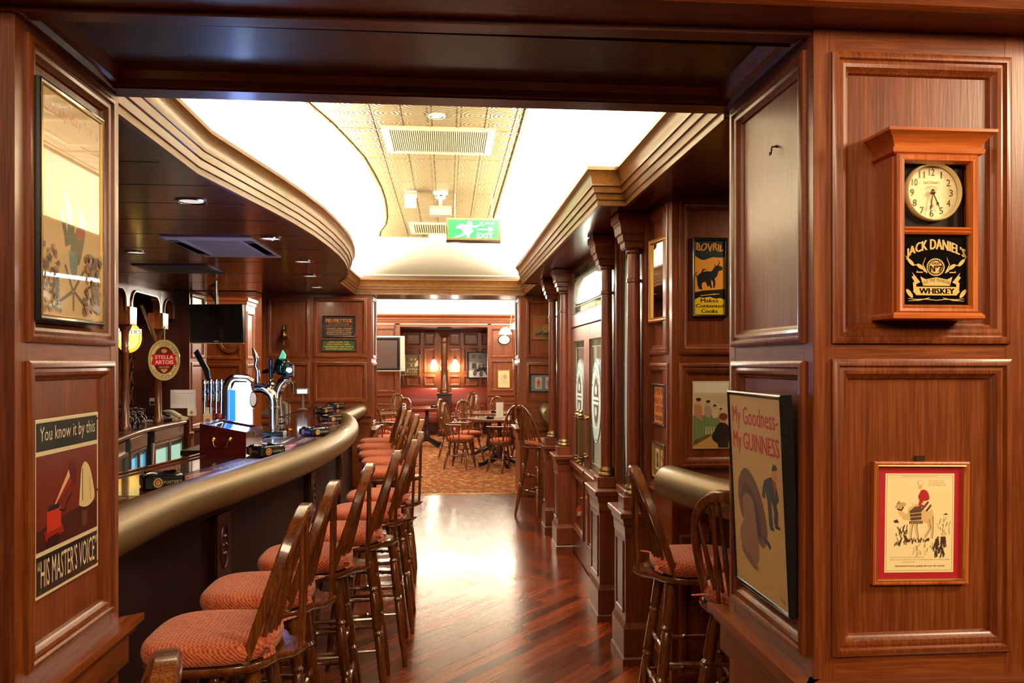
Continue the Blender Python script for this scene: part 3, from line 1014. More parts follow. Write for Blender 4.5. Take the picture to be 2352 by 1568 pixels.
FROST = frost_mat()
PANE = thin_glass('clear_pane', (0.93, 0.96, 0.94, 1))
GREENPANE = thin_glass('green_bevelled_pane', (0.62, 0.72, 0.6, 1), 0.08)
LEAD = plain('lead_came', srgb(150, 146, 130), 0.35, metal=0.8)
FACE_L = Matrix.Rotation(-math.pi / 2, 4, 'Z')   # local frame of something facing the corridor from the right: x runs towards the camera


def glazing(name, y0, y1, z0, z1, shape, parent, label):
    """leaded pane facing the corridor: bevelled border pieces, lead cames and a frosted centre"""
    w, h = y1 - y0, z1 - z0
    T = Matrix.Translation((SX0 + 0.02, (y0 + y1) / 2, (z0 + z1) / 2)) @ FACE_L
    o = MB().box(-w / 2, w / 2, 0, 0.004, -h / 2, h / 2, T).build(name, PANE, parent, 0)
    b = 0.055
    xs = [-w / 2, -w / 2 + b, w / 2 - b, w / 2]
    nz = max(2, int(h / 0.3))
    nx = max(1, int(w / 0.3))
    rects = []
    for k in range(nz):
        a, c = -h / 2 + h * k / nz, -h / 2 + h * (k + 1) / nz
        rects += [(xs[0], xs[1], a, c), (xs[2], xs[3], a, c)]
    for k in range(nx):
        a, c = xs[1] + (xs[2] - xs[1]) * k / nx, xs[1] + (xs[2] - xs[1]) * (k + 1) / nx
        rects += [(a, c, -h / 2, -h / 2 + b), (a, c, h / 2 - b, h / 2)]
    for a, c, d, e in rects:
        MB().loft([[(a, 0, d), (c, 0, d), (c, 0, e), (a, 0, e)], [(a + 0.008, -0.005, d + 0.008), (c - 0.008, -0.005, d + 0.008), (c - 0.008, -0.005, e - 0.008), (a + 0.008, -0.005, e - 0.008)]], True, True, T).build('bevelled_pane', GREENPANE, o, 0)
    m = MB()
    for a, c, d, e in rects:
        m.loft(frame_loops(a, c, d, e, [(-0.002, 0), (-0.002, -0.006), (0.003, -0.006), (0.003, 0)]), True, False, T)
    m.build('lead_cames', LEAD, o, 0)
    if shape == 'oval':
        rx, rz, cz = w / 2 - b - 0.01, 0.30, 1.31 - (z0 + z1) / 2
    elif shape == 'tall':
        rx, rz, cz = w / 2 - b - 0.005, h / 2 - b - 0.02, 0
    else:
        rx, rz, cz = w / 2 - b - 0.01, h / 2 - b - 0.01, 0
    n = 40
    e = {'oval': 2.0, 'tall': 4.5, 'round': 5.0}[shape]
    loop = []
    for k in range(n):
        a = 2 * math.pi * k / n
        ca, sa = math.cos(a), math.sin(a)
        loop.append((rx * math.copysign(abs(ca) ** (2 / e), ca), cz + rz * math.copysign(abs(sa) ** (2 / e), sa)))
    MB().prism(loop, -0.009, -0.004, T, axis='y').build('frosted_centre', FROST, o, 30)
    MB().tube([(x, -0.008, z) for x, z in loop], 0.004, 6, T, closed=True).build('lead_ring', LEAD, o)
    A = Art(2 * rx, 2 * rz, 0.0003)
    ink = (48, 52, 50)
    if shape == 'oval':
        A.ring(0.5, 0.5, 0.46, 0.475, 0.018, ink)
        A.ring(0.5, 0.5, 0.27, 0.30, 0.02, ink)
        A.ell(0.5, 0.5, 0.24, 0.275, (92, 62, 40), 32)
        A.rect(0.24, 0.455, 0.76, 0.545, (222, 230, 224))
        A.rect(0.24, 0.49, 0.76, 0.51, ink)
        for s in (1, -1):
            for dx in (-0.06, 0.06):
                A.ell(0.5 + dx, 0.5 + s * 0.12, 0.05, 0.05, (226, 232, 226), 14)
            A.ell(0.5, 0.5 + s * 0.165, 0.035, 0.03, (226, 232, 226), 12)
        for k in range(9):
            a = math.radians(152 - k * 15.5)
            c, q = math.cos(a), math.sin(a)
            A.line([(0.5 + 0.34 * c, 0.5 + 0.355 * q), (0.5 + 0.39 * c, 0.5 + 0.41 * q)], 0.022 if k % 3 else 0.04, ink)
        for k, ch in enumerate('133'):
            a = math.radians(246 + k * 24)
            A.text(ch, 0.5 + 0.365 * math.cos(a) - (0.015 if ch == '1' else 0.04), 0.5 + 0.385 * math.sin(a) - 0.025, 0.5 + 0.365 * math.cos(a) + (0.015 if ch == '1' else 0.04), 0.5 + 0.385 * math.sin(a) + 0.025, ink)
        A.build('etching', PRINT, o, -0.0095, T=T @ Matrix.Translation((0, 0, cz)))
    elif shape == 'round':
        # the wording is meant for the other side, so from here it reads backwards
        A.rect(0.04, 0.35, 0.96, 0.72, (214, 222, 204))
        vs, fs = text_shape('THE PUB')
        A._add([(0.72 - a * 0.44, 0.40 + b * 0.22) for a, b in vs], fs, (150, 156, 134))
        for x in (0.12, 0.9):
            A.line([(x, 0.4), (x, 0.6)], 0.012, (160, 160, 140)).line([(x - 0.02, 0.4), (x - 0.02, 0.6)], 0.012, (160, 160, 140))
        A.build('etching', PRINT, o, -0.0095, T=T)
    if parent is None:
        struct(o, label)
    return o


glazing('window_1', 4.19, 4.53, 0.85, 2.28, 'tall', None, 'leaded sidelight between the two nearest columns')
glazing('window_2', 6.68, 7.05, 0.85, 2.28, 'tall', None, 'leaded sidelight between the two farthest columns')
glazing('window_3', 5.02, 6.36, 1.985, 2.33, 'round', None, 'leaded transom light over the double door with backward lettering')
for n, (y0, y1, lab) in enumerate(((5.005, 5.688, 'near leaf of the glazed double door with etched oval'), (5.692, 6.375, 'far leaf of the glazed double door with etched oval'))):
    d = MB().box(SX0 + 0.005, SX1 - 0.005, y0, y0 + 0.10, 0.012, 1.868, ch=0.002).build('door_%d' % (n + 1), RZ, None, 0)
    struct(d, lab)
    MB().box(SX0 + 0.005, SX1 - 0.005, y1 - 0.10, y1, 0.012, 1.868, ch=0.002).build('door_stile', RZ, d, 0)
    for a, b in ((0.012, 0.22), (0.66, 0.79), (1.755, 1.868)):
        MB().box(SX0 + 0.006, SX1 - 0.006, y0 + 0.1, y1 - 0.1, a, b, ch=0.002).build('door_rail', RY, d, 0)
    T = Matrix.Translation((SX0 + 0.005, 0, 0)) @ FACE_L
    MB().box(SX0 + 0.025, SX1 - 0.015, y0 + 0.1, y1 - 0.1, 0.22, 0.66).build('door_panel', RZ, d, 0)
    MB().loft(frame_loops(-(y1 - 0.1), -(y0 + 0.1), 0.22, 0.66, PROF), True, False, T).build('door_moulding', RZ, d, 30)
    MB().box(SX0 - 0.02, SX0 + 0.01, y0 + 0.02, y1 - 0.02, 0.72, 0.765, ch=0.006).build('door_sill', RY, d, 0)
    glazing('door_glass', y0 + 0.1, y1 - 0.1, 0.79, 1.755, 'oval', d, None)

for y, lab in ((5.625, 'square brass pull handle on the near door leaf'), (5.755, 'square brass pull handle on the far door leaf')):
    t = thing('pull_handle', lab, 'door handle', (SX0 - 0.0, y, 0.83), 0, 'pull handles on the double door')
    MB().box(-0.07, -0.03, -0.02, 0.02, 0.05, 0.33, ch=0.004).build('grip', OLDBRASS, t, 0)
    for z, s in ((0.05, -1), (0.33, 1)):
        pr_ = [(0.018, 0), (0.022, 0.004), (0.022, 0.012), (0.014, 0.018), (0.019, 0.028), (0.014, 0.04), (0.009, 0.044), (0.013, 0.054), (0.006, 0.066), (0.001, 0.07)]
        MB().lathe([(r * 1.35, s * zz) for r, zz in pr_], 14, RT((-0.05, 0, z))).build('finial', OLDBRASS, t)
        MB().lathe([(0.009, 0), (0.007, 0.02), (0.009, 0.04), (0.016, 0.046), (0.016, 0.05)], 12, RT((-0.048, 0, z + s * 0.004)) @ Matrix.Rotation(math.pi / 2, 4, 'Y')).build('bracket', BRASS, t)
t = thing('key_tag', 'orange and white key tag hanging from the door lock', 'key', (SX0, 5.80, 0.42))
MB().lathe([(0.012, 0), (0.012, 0.02), (0.006, 0.024), (0.006, 0.03)], 12, RT((0.0, 0, 0.115)) @ Matrix.Rotation(-math.pi / 2, 4, 'Y')).build('lock_barrel', BRASS, t)
MB().tube([(-0.03, 0.0, 0.115), (-0.032, 0.0, 0.1), (-0.03, 0, 0.085), (-0.028, 0, 0.1)], 0.0016, 6, closed=True).build('ring', CHROME, t)
MB().prism([(-0.02, 0), (0.02, 0), (0.022, 0.05), (0.012, 0.075), (0.006, 0.085), (-0.006, 0.085), (-0.012, 0.075), (-0.022, 0.05)], -0.002, 0.002, RT((-0.032, 0, -0.02), rz=0.3) @ Matrix.Scale(0.95, 4), axis='y').build('fob', plain('orange_fob', srgb(210, 84, 40), 0.4), t, 0)
MB().box(-0.014, 0.014, -0.0035, -0.002, 0.008, 0.04, RT((-0.032, 0, -0.02), rz=0.3) @ Matrix.Scale(0.95, 4)).build('fob_label', WHITE, t, 0)

# ---------------------------------------------------------------- the bar
def smooth_path(pts, per=6):
    out = []
    P = [Vector(p) for p in pts]
    for i in range(len(P) - 1):
        p0, p1, p2, p3 = P[max(i - 1, 0)], P[i], P[i + 1], P[min(i + 2, len(P) - 1)]
        for k in range(per):
            t = k / per
            out.append(0.5 * ((2 * p1) + (p2 - p0) * t + (2 * p0 - 5 * p1 + 4 * p2 - p3) * t * t + (3 * p1 - p0 - 3 * p2 + p3) * t ** 3))
    out.append(P[-1])
    return [(q.x, q.y) for q in out]


BP = smooth_path([(-1.08, 2.35), (-1.078, 2.6), (-1.06, 2.97), (-1.015, 3.25), (-0.96, 3.5), (-0.862, 4.02), (-0.80, 4.5), (-0.765, 5.0), (-0.757, 5.5), (-0.775, 6.0), (-0.822, 6.5), (-0.90, 7.0), (-1.02, 7.45)], 5)
BP2 = [(-1.02, 7.45), (-1.01, 7.9), (-1.005, 8.4), (-1.0, 8.985)]
BAR = BP + BP2[1:]


def offp(d, pts=None):
    return offset_loop(pts or BAR, d)


BOL = plain('bronze_leatherette', srgb(110, 88, 50), 0.44, metal=0.6, coat=0.05)
_nt = BOL.node_tree
_n = _nt.nodes.new('ShaderNodeTexNoise'); _n.inputs['Scale'].default_value = 260
_b = _nt.nodes.new('ShaderNodeBump'); _b.inputs['Strength'].default_value = 0.12; _b.inputs['Distance'].default_value = 0.004
_nt.links.new(_n.outputs['Fac'], _b.inputs['Height']); _nt.links.new(_b.outputs[0], _nt.nodes['Principled BSDF'].inputs['Normal'])
BARTOP = wood('bar_top_wood', srgb(46, 18, 10), srgb(70, 30, 16), srgb(98, 48, 24), axis='Y', rough=0.16, coat=0.6, vary=0, coatr=0.05, bump=0.01)
BX, BY = -1.2, 5.0
bar = thing('bar_counter', 'long curved mahogany bar with a padded bronze arm rail', 'bar', (BX, BY, 0))
OFF = lambda pts, z: [(x - BX, y - BY, z) for x, y in pts]
ZT = 1.07
o1, o2 = offp(0.01), offp(0.54)
lo = [OFF(o1, ZT - 0.045), OFF(o1, ZT), OFF(o2, ZT), OFF(o2, ZT - 0.045)]
MB().loft(lo, closed=False, caps=False, wrap=True).build('counter_top', BARTOP, bar, 30)
for d0, h in ((0.54, 0.012), (0.505, 0.006)):
    a, b = offp(d0), offp(d0 - 0.02)
    MB().loft([OFF(a, ZT - 0.05), OFF(a, ZT + h), OFF(b, ZT + h), OFF(b, ZT)], False, False).build('edge_bead', BARTOP, bar, 0)
tz = 1.03
MB().tube([(x - BX, y - BY, tz) for x, y in BP], 0.08, 20).build('arm_rail', BOL, bar, 60)
MB().tube([(x - BX, y - BY, tz) for x, y in BP2], 0.074, 20).build('arm_rail', BOL, bar, 60)
seam = BP[44]
MB().tube([(seam[0] - BX - 0.0, seam[1] - BY - 0.012, tz), (seam[0] - BX, seam[1] - BY, tz)], 0.0806, 20).build('rail_seam', plain('seam_shadow', srgb(120, 92, 50), 0.5, metal=0.5), bar, 60)
f0, f1 = offp(0.10), offp(0.16)
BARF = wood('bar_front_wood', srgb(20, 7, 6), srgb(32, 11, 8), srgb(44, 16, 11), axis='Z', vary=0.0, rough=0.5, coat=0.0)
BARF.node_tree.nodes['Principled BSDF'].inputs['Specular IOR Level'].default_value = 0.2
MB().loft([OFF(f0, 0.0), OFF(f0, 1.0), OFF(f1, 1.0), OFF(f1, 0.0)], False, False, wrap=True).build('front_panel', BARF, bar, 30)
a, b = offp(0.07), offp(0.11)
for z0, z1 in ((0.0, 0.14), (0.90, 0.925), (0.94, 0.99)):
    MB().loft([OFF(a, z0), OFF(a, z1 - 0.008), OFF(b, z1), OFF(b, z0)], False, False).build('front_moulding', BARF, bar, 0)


def at_path(y):
    i = min(range(len(BAR) - 1), key=lambda k: abs((BAR[k][1] + BAR[k + 1][1]) / 2 - y))
    (xa, ya), (xb, yb) = BAR[i], BAR[i + 1]
    f = min(max((y - ya) / (yb - ya), 0), 1)
    return xa + (xb - xa) * f, y, math.atan2(-(xb - xa), yb - ya)


for yy in (2.55, 3.55, 4.85, 6.35, 7.3):
    x, y, ang = at_path(yy)
    T = RT((x - BX, y - BY, 0), rz=ang) @ Matrix.Translation((-0.10, 0, 0))
    p = MB().box(-0.02, 0.028, -0.06, 0.06, 0.0, 0.92, T, ch=0.003).build('pilaster', BARF, bar, 0)
    MB().box(0.025, 0.04, -0.062, 0.062, 0.60, 0.90, T, ch=0.003).build('pilaster_block', DZ, p, 0)
    for k in (-0.03, 0, 0.03):
        MB().tube([T @ Vector((0.03, k, 0.16)), T @ Vector((0.03, k, 0.57))], 0.009, 6).build('reed', DZ, p, 40)
    ov = [T @ Vector((0.042, 0.032 * math.cos(a), 0.75 + 0.10 * math.sin(a))) for a in [2 * math.pi * k / 24 for k in range(24)]]
    MB().tube(ov, 0.006, 6, closed=True).build('carved_oval', DZ, p)
    m = MB()
    for k in range(6):
        a = k * math.pi / 3
        m.lathe([(0.001, -0.004), (0.011, 0), (0.012, 0.003), (0.006, 0.008), (0.001, 0.009)], 8, T @ RT((0.04, 0.014 * math.cos(a), 0.75 + 0.045 * math.sin(a))) @ Matrix.Rotation(math.pi / 2 - 0.0, 4, 'Y'))
    m.build('carved_rosette', DZ, p)

# foot of the far bar end: lower service shelf seen behind the tap box
t = thing('service_shelf', 'dark red low service shelf behind the bar', 'shelf', (-1.90, 7.2, 0))
MB().box(-0.16, 0.20, -1.1, 1.2, 0.86, 0.90, ch=0.004).build('shelf_top', DX, t, 0)
MB().box(-0.14, 0.18, -1.05, 1.15, 0.0, 0.86, ch=0.004).build('body', DZ, t, 0)
# ---------------------------------------------------------------- seats
def fabric_mat():
    m, nt, b = newmat('zigzag_cushion_fabric')
    N, L = nt.nodes, nt.links
    tc = N.new('ShaderNodeTexCoord')
    mp = N.new('ShaderNodeMapping'); mp.inputs['Scale'].default_value = (1, 1, 1)
    L.new(tc.outputs['Object'], mp.inputs[0])
    sep = N.new('ShaderNodeSeparateXYZ'); L.new(mp.outputs[0], sep.inputs[0])
    pp = N.new('ShaderNodeMath'); pp.operation = 'PINGPONG'; pp.inputs[1].default_value = 0.007
    L.new(sep.outputs[1], pp.inputs[0])
    zz = N.new('ShaderNodeMath'); zz.operation = 'MULTIPLY'; zz.inputs[1].default_value = 0.8
    L.new(pp.outputs[0], zz.inputs[0])
    a1 = N.new('ShaderNodeMath'); a1.operation = 'ADD'
    L.new(sep.outputs[0], a1.inputs[0]); L.new(zz.outputs[0], a1.inputs[1])
    a2 = N.new('ShaderNodeMath'); a2.operation = 'ADD'
    L.new(a1.outputs[0], a2.inputs[0]); L.new(sep.outputs[2], a2.inputs[1])
    w = N.new('ShaderNodeMath'); w.operation = 'MULTIPLY'; w.inputs[1].default_value = 520
    L.new(a2.outputs[0], w.inputs[0])
    s = N.new('ShaderNodeMath'); s.operation = 'SINE'; L.new(w.outputs[0], s.inputs[0])
    nz = N.new('ShaderNodeTexNoise'); nz.inputs['Scale'].default_value = 120
    L.new(tc.outputs['Object'], nz.inputs['Vector'])
    ad = N.new('ShaderNodeMath'); ad.operation = 'MULTIPLY_ADD'; ad.inputs[1].default_value = 1.4; ad.inputs[2].default_value = 0
    L.new(nz.outputs['Fac'], ad.inputs[0])
    su = N.new('ShaderNodeMath'); su.operation = 'MULTIPLY_ADD'; su.inputs[1].default_value = 0.3
    L.new(s.outputs[0], su.inputs[0]); L.new(ad.outputs[0], su.inputs[2])
    cr = N.new('ShaderNodeValToRGB')
    e = cr.color_ramp.elements
    e[0].position, e[0].color = 0.3, srgb(138, 42, 18)
    e[1].position, e[1].color = 1.0, srgb(196, 106, 56)
    x = e.new(0.66); x.color = srgb(172, 72, 32)
    L.new(su.outputs[0], cr.inputs['Fac'])
    L.new(cr.outputs['Color'], b.inputs['Base Color'])
    b.inputs['Roughness'].default_value = 0.85
    b.inputs['Sheen Weight'].default_value = 0.15
    bp = N.new('ShaderNodeBump'); bp.inputs['Strength'].default_value = 0.5; bp.inputs['Distance'].default_value = 0.003
    L.new(su.outputs[0], bp.inputs['Height']); L.new(bp.outputs[0], b.inputs['Normal'])
    return m


FAB = fabric_mat()
TURN = [(0.0, 0.016), (0.04, 0.018), (0.22, 0.0175), (0.24, 0.013), (0.255, 0.019), (0.27, 0.013), (0.285, 0.017), (0.50, 0.0185), (0.515, 0.013), (0.53, 0.0195), (0.545, 0.013), (0.56, 0.017), (0.80, 0.016), (0.97, 0.0105), (1.0, 0.009)]


def turned(p, q, prof=TURN, k=1.0, n=10):
    p, q = Vector(p), Vector(q)
    L = (q - p).length
    return MB().lathe([(r * k, t * L) for t, r in prof], n, align(p, q))


STRETCH = [(0.0, 0.007), (0.2, 0.008), (0.35, 0.0115), (0.46, 0.008), (0.5, 0.014), (0.54, 0.008), (0.65, 0.0115), (0.8, 0.008), (1.0, 0.007)]


def seat_outline(front, back, wf, wb, n=36):
    """rounded plan of a seat; x runs towards the back"""
    pts = []
    for k in range(n):
        a = 2 * math.pi * k / n
        c, s = math.cos(a), math.sin(a)
        x = (back if c > 0 else front) * abs(c) ** 0.62 * (1 if c > 0 else -1)
        hw = wf + (wb - wf) * (c + 1) / 2
        y = hw * abs(s) ** 0.72 * (1 if s > 0 else -1)
        pts.append((x, y))
    return pts


def cushion_mesh(parent, out, z0, h):
    m = MB()
    prof = [(0.90, 0.0), (0.975, 0.10 * h), (1.0, 0.42 * h), (0.985, 0.68 * h), (0.93, 0.86 * h), (0.80, 0.96 * h), (0.5, 1.04 * h), (0.2, 1.0 * h)]
    m.loft([[(x * s, y * s, z0 + z) for x, y in out] for s, z in prof], True, True)
    return m.build('cushion', FAB, parent, 60)


def bow_points(base_x, base_hw, top_x, top_z, z0, n=22, wide=1.12):
    """hoop of a bow back from one seat corner over the crest to the other"""
    pts = []
    for k in range(n + 1):
        t = k / n
        a = math.pi * t
        y = -base_hw * math.cos(a) * (1 + (wide - 1) * math.sin(a) ** 0.6)
        zz = math.sin(a) ** 0.55 if 0 < t < 1 else 0
        pts.append((base_x + (top_x - base_x) * zz, y, z0 + (top_z - z0) * zz))
    return pts


def make_windsor(name, label, cat, group, seat_z, top_z, arms=False, tall=True, cushion=True):
    t = thing(name, label, cat, (0, 0, 0), 0, group)
    out = seat_outline(0.205, 0.185, 0.205, 0.165)
    if tall:
        out = [(x + 0.062 * max(0, 1 - (abs(y) / 0.075) ** 2) if x > 0.1 else x, y) for x, y in out]
    m = MB()
    th = 0.034
    prof = [(0.80, -th), (0.93, -th * 0.8), (0.99, -th * 0.35), (1.0, -0.006), (0.985, 0.0), (0.9, -0.001), (0.55, -0.010), (0.2, -0.010)]
    m.loft([[(x * s, y * s, seat_z + z) for x, y in out] for s, z in prof], True, True)
    m.build('seat', CHW, t, 50)
    if cushion:
        cushion_mesh(t, seat_outline(0.212, 0.165, 0.205, 0.155), seat_z, 0.062)
        for s in (-1, 1):
            MB().tube([(0.13, s * 0.10, seat_z + 0.03), (0.165, s * 0.12, seat_z + 0.036), (0.175, s * 0.15, seat_z + 0.03), (0.15, s * 0.155, seat_z + 0.02)], 0.009, 6, flat=0.4).build('cushion_tie', FAB, t)
    bx, hw, tx = (0.095, 0.14, 0.237) if tall else (0.135, 0.14, 0.245)
    bow = bow_points(bx, hw, tx, top_z, seat_z)
    m = MB()
    # sawn hoop: flat bar, thicker and wider at the crest
    loops = []
    for i, p in enumerate(bow):
        p = Vector(p)
        a, b = Vector(bow[max(i - 1, 0)]), Vector(bow[min(i + 1, len(bow) - 1)])
        tg = (b - a).normalized()
        nx = Vector((1, 0, 0.0)) - tg * tg.x
        nx.normalize()
        sd = tg.cross(nx).normalized()
        k = math.sin(math.pi * i / (len(bow) - 1))
        hx, hs = 0.013 + 0.008 * k, 0.011 + 0.008 * k ** 4
        loops.append([p + nx * hx * c + sd * hs * s for c, s in ((1, 0.6), (0.7, 1), (-0.7, 1), (-1, 0.6), (-1, -0.6), (-0.7, -1), (0.7, -1), (1, -0.6))])
    m.loft(loops, True, True)
    m.build('bow', CHW, t, 40)

    def on_bow(y):
        best = min(range(4, len(bow) - 4), key=lambda k: abs(bow[k][1] - y))
        return bow[best]
    for y in (-0.098, -0.062, -0.028, 0.028, 0.062, 0.098) if not arms else (-0.098, -0.062, -0.035, 0.035, 0.062, 0.098):
        e = on_bow(y * 1.18)
        b0 = ((0.145 if tall else 0.165) - abs(y) * 0.25, y * 0.82, seat_z - 0.004)
        mid = [b0[i] + (e[i] - b0[i]) * 0.4 for i in range(3)]
        MB().tube([b0, mid, e], [0.0065, 0.0095, 0.006], 8).build('spindle', CHW, t)
    if tall:
        for sg in (-1, 1):
            e = on_bow(sg * 0.05)
            MB().tube([(0.225, sg * 0.022, seat_z - 0.004), (0.232, sg * 0.033, (seat_z + top_z) / 2), e], [0.007, 0.008, 0.006], 8).build('brace_spindle', CHW, t)
    if arms:
        # pierced splat in the middle of the back
        e0, e1 = Vector((0.165, 0, seat_z)), Vector((tx, 0, top_z - 0.015))
        d = e1 - e0
        prof = [(0.0, 0.018), (0.15, 0.02), (0.3, 0.034), (0.42, 0.036), (0.52, 0.022), (0.6, 0.018), (0.7, 0.033), (0.85, 0.04), (0.95, 0.03), (1.0, 0.028)]
        lo = []
        for f, w in prof:
            c = e0 + d * f
            lo.append([c + Vector((-0.005, -w, 0)), c + Vector((-0.005, w, 0)), c + Vector((0.005, w, 0)), c + Vector((0.005, -w, 0))])
        MB().loft(lo).build('splat', CHW, t, 30)
        az = seat_z + 0.235
        arm = [(-0.12, -0.235, az - 0.005), (-0.09, -0.24, az), (0.03, -0.225, az), (0.12, -0.18, az + 0.003), (0.185, -0.09, az + 0.005), (0.20, 0, az + 0.005), (0.185, 0.09, az + 0.005), (0.12, 0.18, az + 0.003), (0.03, 0.225, az), (-0.09, 0.24, az), (-0.12, 0.235, az - 0.005)]
        sp = []
        P = [Vector(p) for p in arm]
        for i in range(len(P) - 1):
            for k in range(3):
                sp.append(P[i].lerp(P[i + 1], k / 3))
        sp.append(P[-1])
        MB().tube(sp, [0.017 if i in (0, len(sp) - 1) else 0.02 for i in range(len(sp))], 8, flat=0.55).build('arm_rail', CHW, t)
        for s in (-1, 1):
            turned((-0.06, s * 0.17, seat_z - 0.005), (-0.09, s * 0.237, az), STRETCH, 0.95, 8).build('arm_post', CHW, t)
            for x in (0.02, 0.08):
                MB().tube([(x, s * 0.165, seat_z - 0.005), (x + 0.01, s * (0.222 - (x - 0.02) * 0.35), az)], 0.006, 6).build('arm_spindle', CHW, t)
    zt = seat_z - th * 0.8
    tops = {(-1, -1): (-0.12, -0.115), (-1, 1): (-0.12, 0.115), (1, -1): (0.105, -0.095), (1, 1): (0.105, 0.095)}
    sx, sy = (0.085, 0.10) if tall else (0.07, 0.085)
    feet = {k: (v[0] + k[0] * sx, v[1] + k[1] * sy) for k, v in tops.items()}
    for k in tops:
        turned((tops[k][0], tops[k][1], zt), (feet[k][0], feet[k][1], 0.0), TURN, 1.2 if tall else 1.05).build('leg', CHW, t)

    def at(k, z):
        f = (zt - z) / zt
        return (tops[k][0] + (feet[k][0] - tops[k][0]) * f, tops[k][1] + (feet[k][1] - tops[k][1]) * f, z)
    levels = ((0.26, 0.40), (0.34, 0.50)) if tall else ((0.20,), (0.17,))
    for z in levels[0]:
        for s in (-1, 1):
            turned(at((-1, s), z), at((1, s), z), STRETCH, 1.0, 8).build('stretcher', CHW, t)
    if tall:
        for z in levels[1]:
            for s in (-1, 1):
                turned(at((s, -1), z - 0.06), at((s, 1), z - 0.06), STRETCH, 1.0, 8).build('stretcher', CHW, t)
    else:
        a, b = at((-1, -1), 0.20), at((1, -1), 0.20)
        c = [(a[i] + b[i]) / 2 for i in range(3)]
        turned(c, (c[0], -c[1], c[2]), STRETCH, 1.0, 8).build('stretcher', CHW, t)
    return t


# bar stools: (left tip of the cushion, y, turn of the back)
SG = 'bar stools along the curved bar'
ROW = [
    (-0.660, 2.33, 0, 'bar stool whose orange cushion is second from the near end of the row'),
    (-0.640, 2.78, 1, 'bar stool whose orange cushion is third from the near end of the row'),
    (-0.560, 3.24, 2, 'bar stool whose orange cushion is fourth from the near end of the row'),
    (-0.475, 3.69, 3, 'bar stool whose orange cushion is fifth from the near end of the row'),
    (-0.415, 4.20, 2, 'bar stool sixth from the near end, just before the bar bulges most'),
    (-0.395, 4.68, 1, 'bar stool seventh from the near end, farthest out into the aisle'),
    (-0.425, 5.72, 1, 'bar stool eighth from the near end, first of the far five cushions'),
    (-0.485, 6.30, 2, 'bar stool ninth from the near end, second of the far five cushions'),
    (-0.570, 6.80, 3, 'bar stool tenth from the near end, middle of the far five cushions'),
    (-0.650, 7.38, 8, 'bar stool eleventh from the near end, next to last in the row'),
    (-0.680, 7.92, 9, 'bar stool at the far end of the row, nearest the partition'),
]
stool = make_windsor('bar_stool', ROW[0][3], 'bar stool', SG, 0.74, 1.14)
for i, (x, y, a, lab) in enumerate(ROW):
    if i == 0:
        stool.location, stool.rotation_euler = (x, y, 0), (0, 0, math.radians(a))
    else:
        dup(stool, (x, y, 0), math.radians(a), lab)
dup(stool, (-0.632, 1.075, 0), math.radians(17), 'bar stool nearest the camera, only its polished bow crest showing below the left ledge')
NG = 'bar stools of the right nook'
dup(stool, (1.0, 3.06, 0), math.radians(176), 'bar stool with orange cushion in the right nook, seen from its tilted back', NG)
dup(stool, (1.085, 2.60, 0), math.radians(222), 'bar stool half hidden behind the right pillar, its bow back showing', NG)
dup(stool, (0.96, 7.76, 0), math.radians(208), 'dark bar stool beyond the last column, at the far nook', NG)

# low armchairs of the far room
CG = 'armchairs round the tables of the far room'
chair = make_windsor('windsor_chair', 'bow back armchair in front of the octagonal table, its side turned to the camera', 'chair', CG, 0.43, 0.96, arms=True, tall=False)
chair.location, chair.rotation_euler = (0.18, 11.45, 0), (0, 0, math.radians(158))
CH = [(0.84, 10.98, -60, 'bow back armchair at the near right of the octagonal table, back to the camera'),
      (0.34, 12.25, 110, 'bow back armchair behind the octagonal table, facing the camera, with a pale splat'),
      (1.25, 12.0, 20, 'bow back armchair at the right end of the octagonal table'),
      (1.45, 10.5, -80, 'light bow back armchair beside the far right jamb'),
      (0.10, 12.75, 150, 'bow back armchair left of the middle table with the ashtray'),
      (0.92, 13.5, 95, 'bow back armchair behind the middle table'),
      (0.55, 16.1, 90, 'dark bow back armchair standing before the right half of the red booth'),
      (0.30, 14.35, 10, 'bow back armchair with red cushion right of the table near the booth'),
      (0.42, 15.25, 60, 'bow back armchair partly hidden behind the others, near the pedestal column'),
      (-0.92, 11.6, 150, 'bow back armchair behind the far bar stools, nearest of the left group'),
      (-1.12, 12.4, 200, 'bow back armchair at the left of the far room, its arm rail showing'),
      (-0.84, 13.2, 60, 'bow back armchair at the back of the left group'),
      (-1.02, 15.0, 80, 'dark bow back armchair before the left end of the red booth')]
for x, y, a, lab in CH:
    dup(chair, (x, y, 0), math.radians(a), lab)


def make_table(name, label, loc, r, n=8, rz=0.0, h=0.74):
    t = thing(name, label, 'table', loc, rz, 'pub tables of the far room')
    o8 = lambda s, z: [(r * s * math.cos(2 * math.pi * (k + 0.5) / n), r * s * math.sin(2 * math.pi * (k + 0.5) / n), z) for k in range(n)]
    MB().loft([o8(0.96, h - 0.035), o8(1.0, h - 0.028), o8(1.0, h - 0.006), o8(0.98, h), ]).build('table_top', CHW, t, 20)
    MB().lathe([(0.09, h - 0.035), (0.09, h - 0.05), (0.03, h - 0.08), (0.035, 0.5), (0.055, 0.42), (0.035, 0.34), (0.05, 0.28), (0.06, 0.2), (0.06, 0.1)], 16).build('pedestal', DZ, t, 50)
    for k in range(4):
        T = Matrix.Rotation(k * math.pi / 2 + 0.3, 4, 'Z')
        MB().tube([T @ Vector(p) for p in ((0.03, 0, 0.15), (0.14, 0, 0.10), (0.26, 0, 0.05), (0.34, 0, 0.035))], [0.035, 0.035, 0.03, 0.035], 8, flat=1.0).build('foot', BLACK, t)
    return t


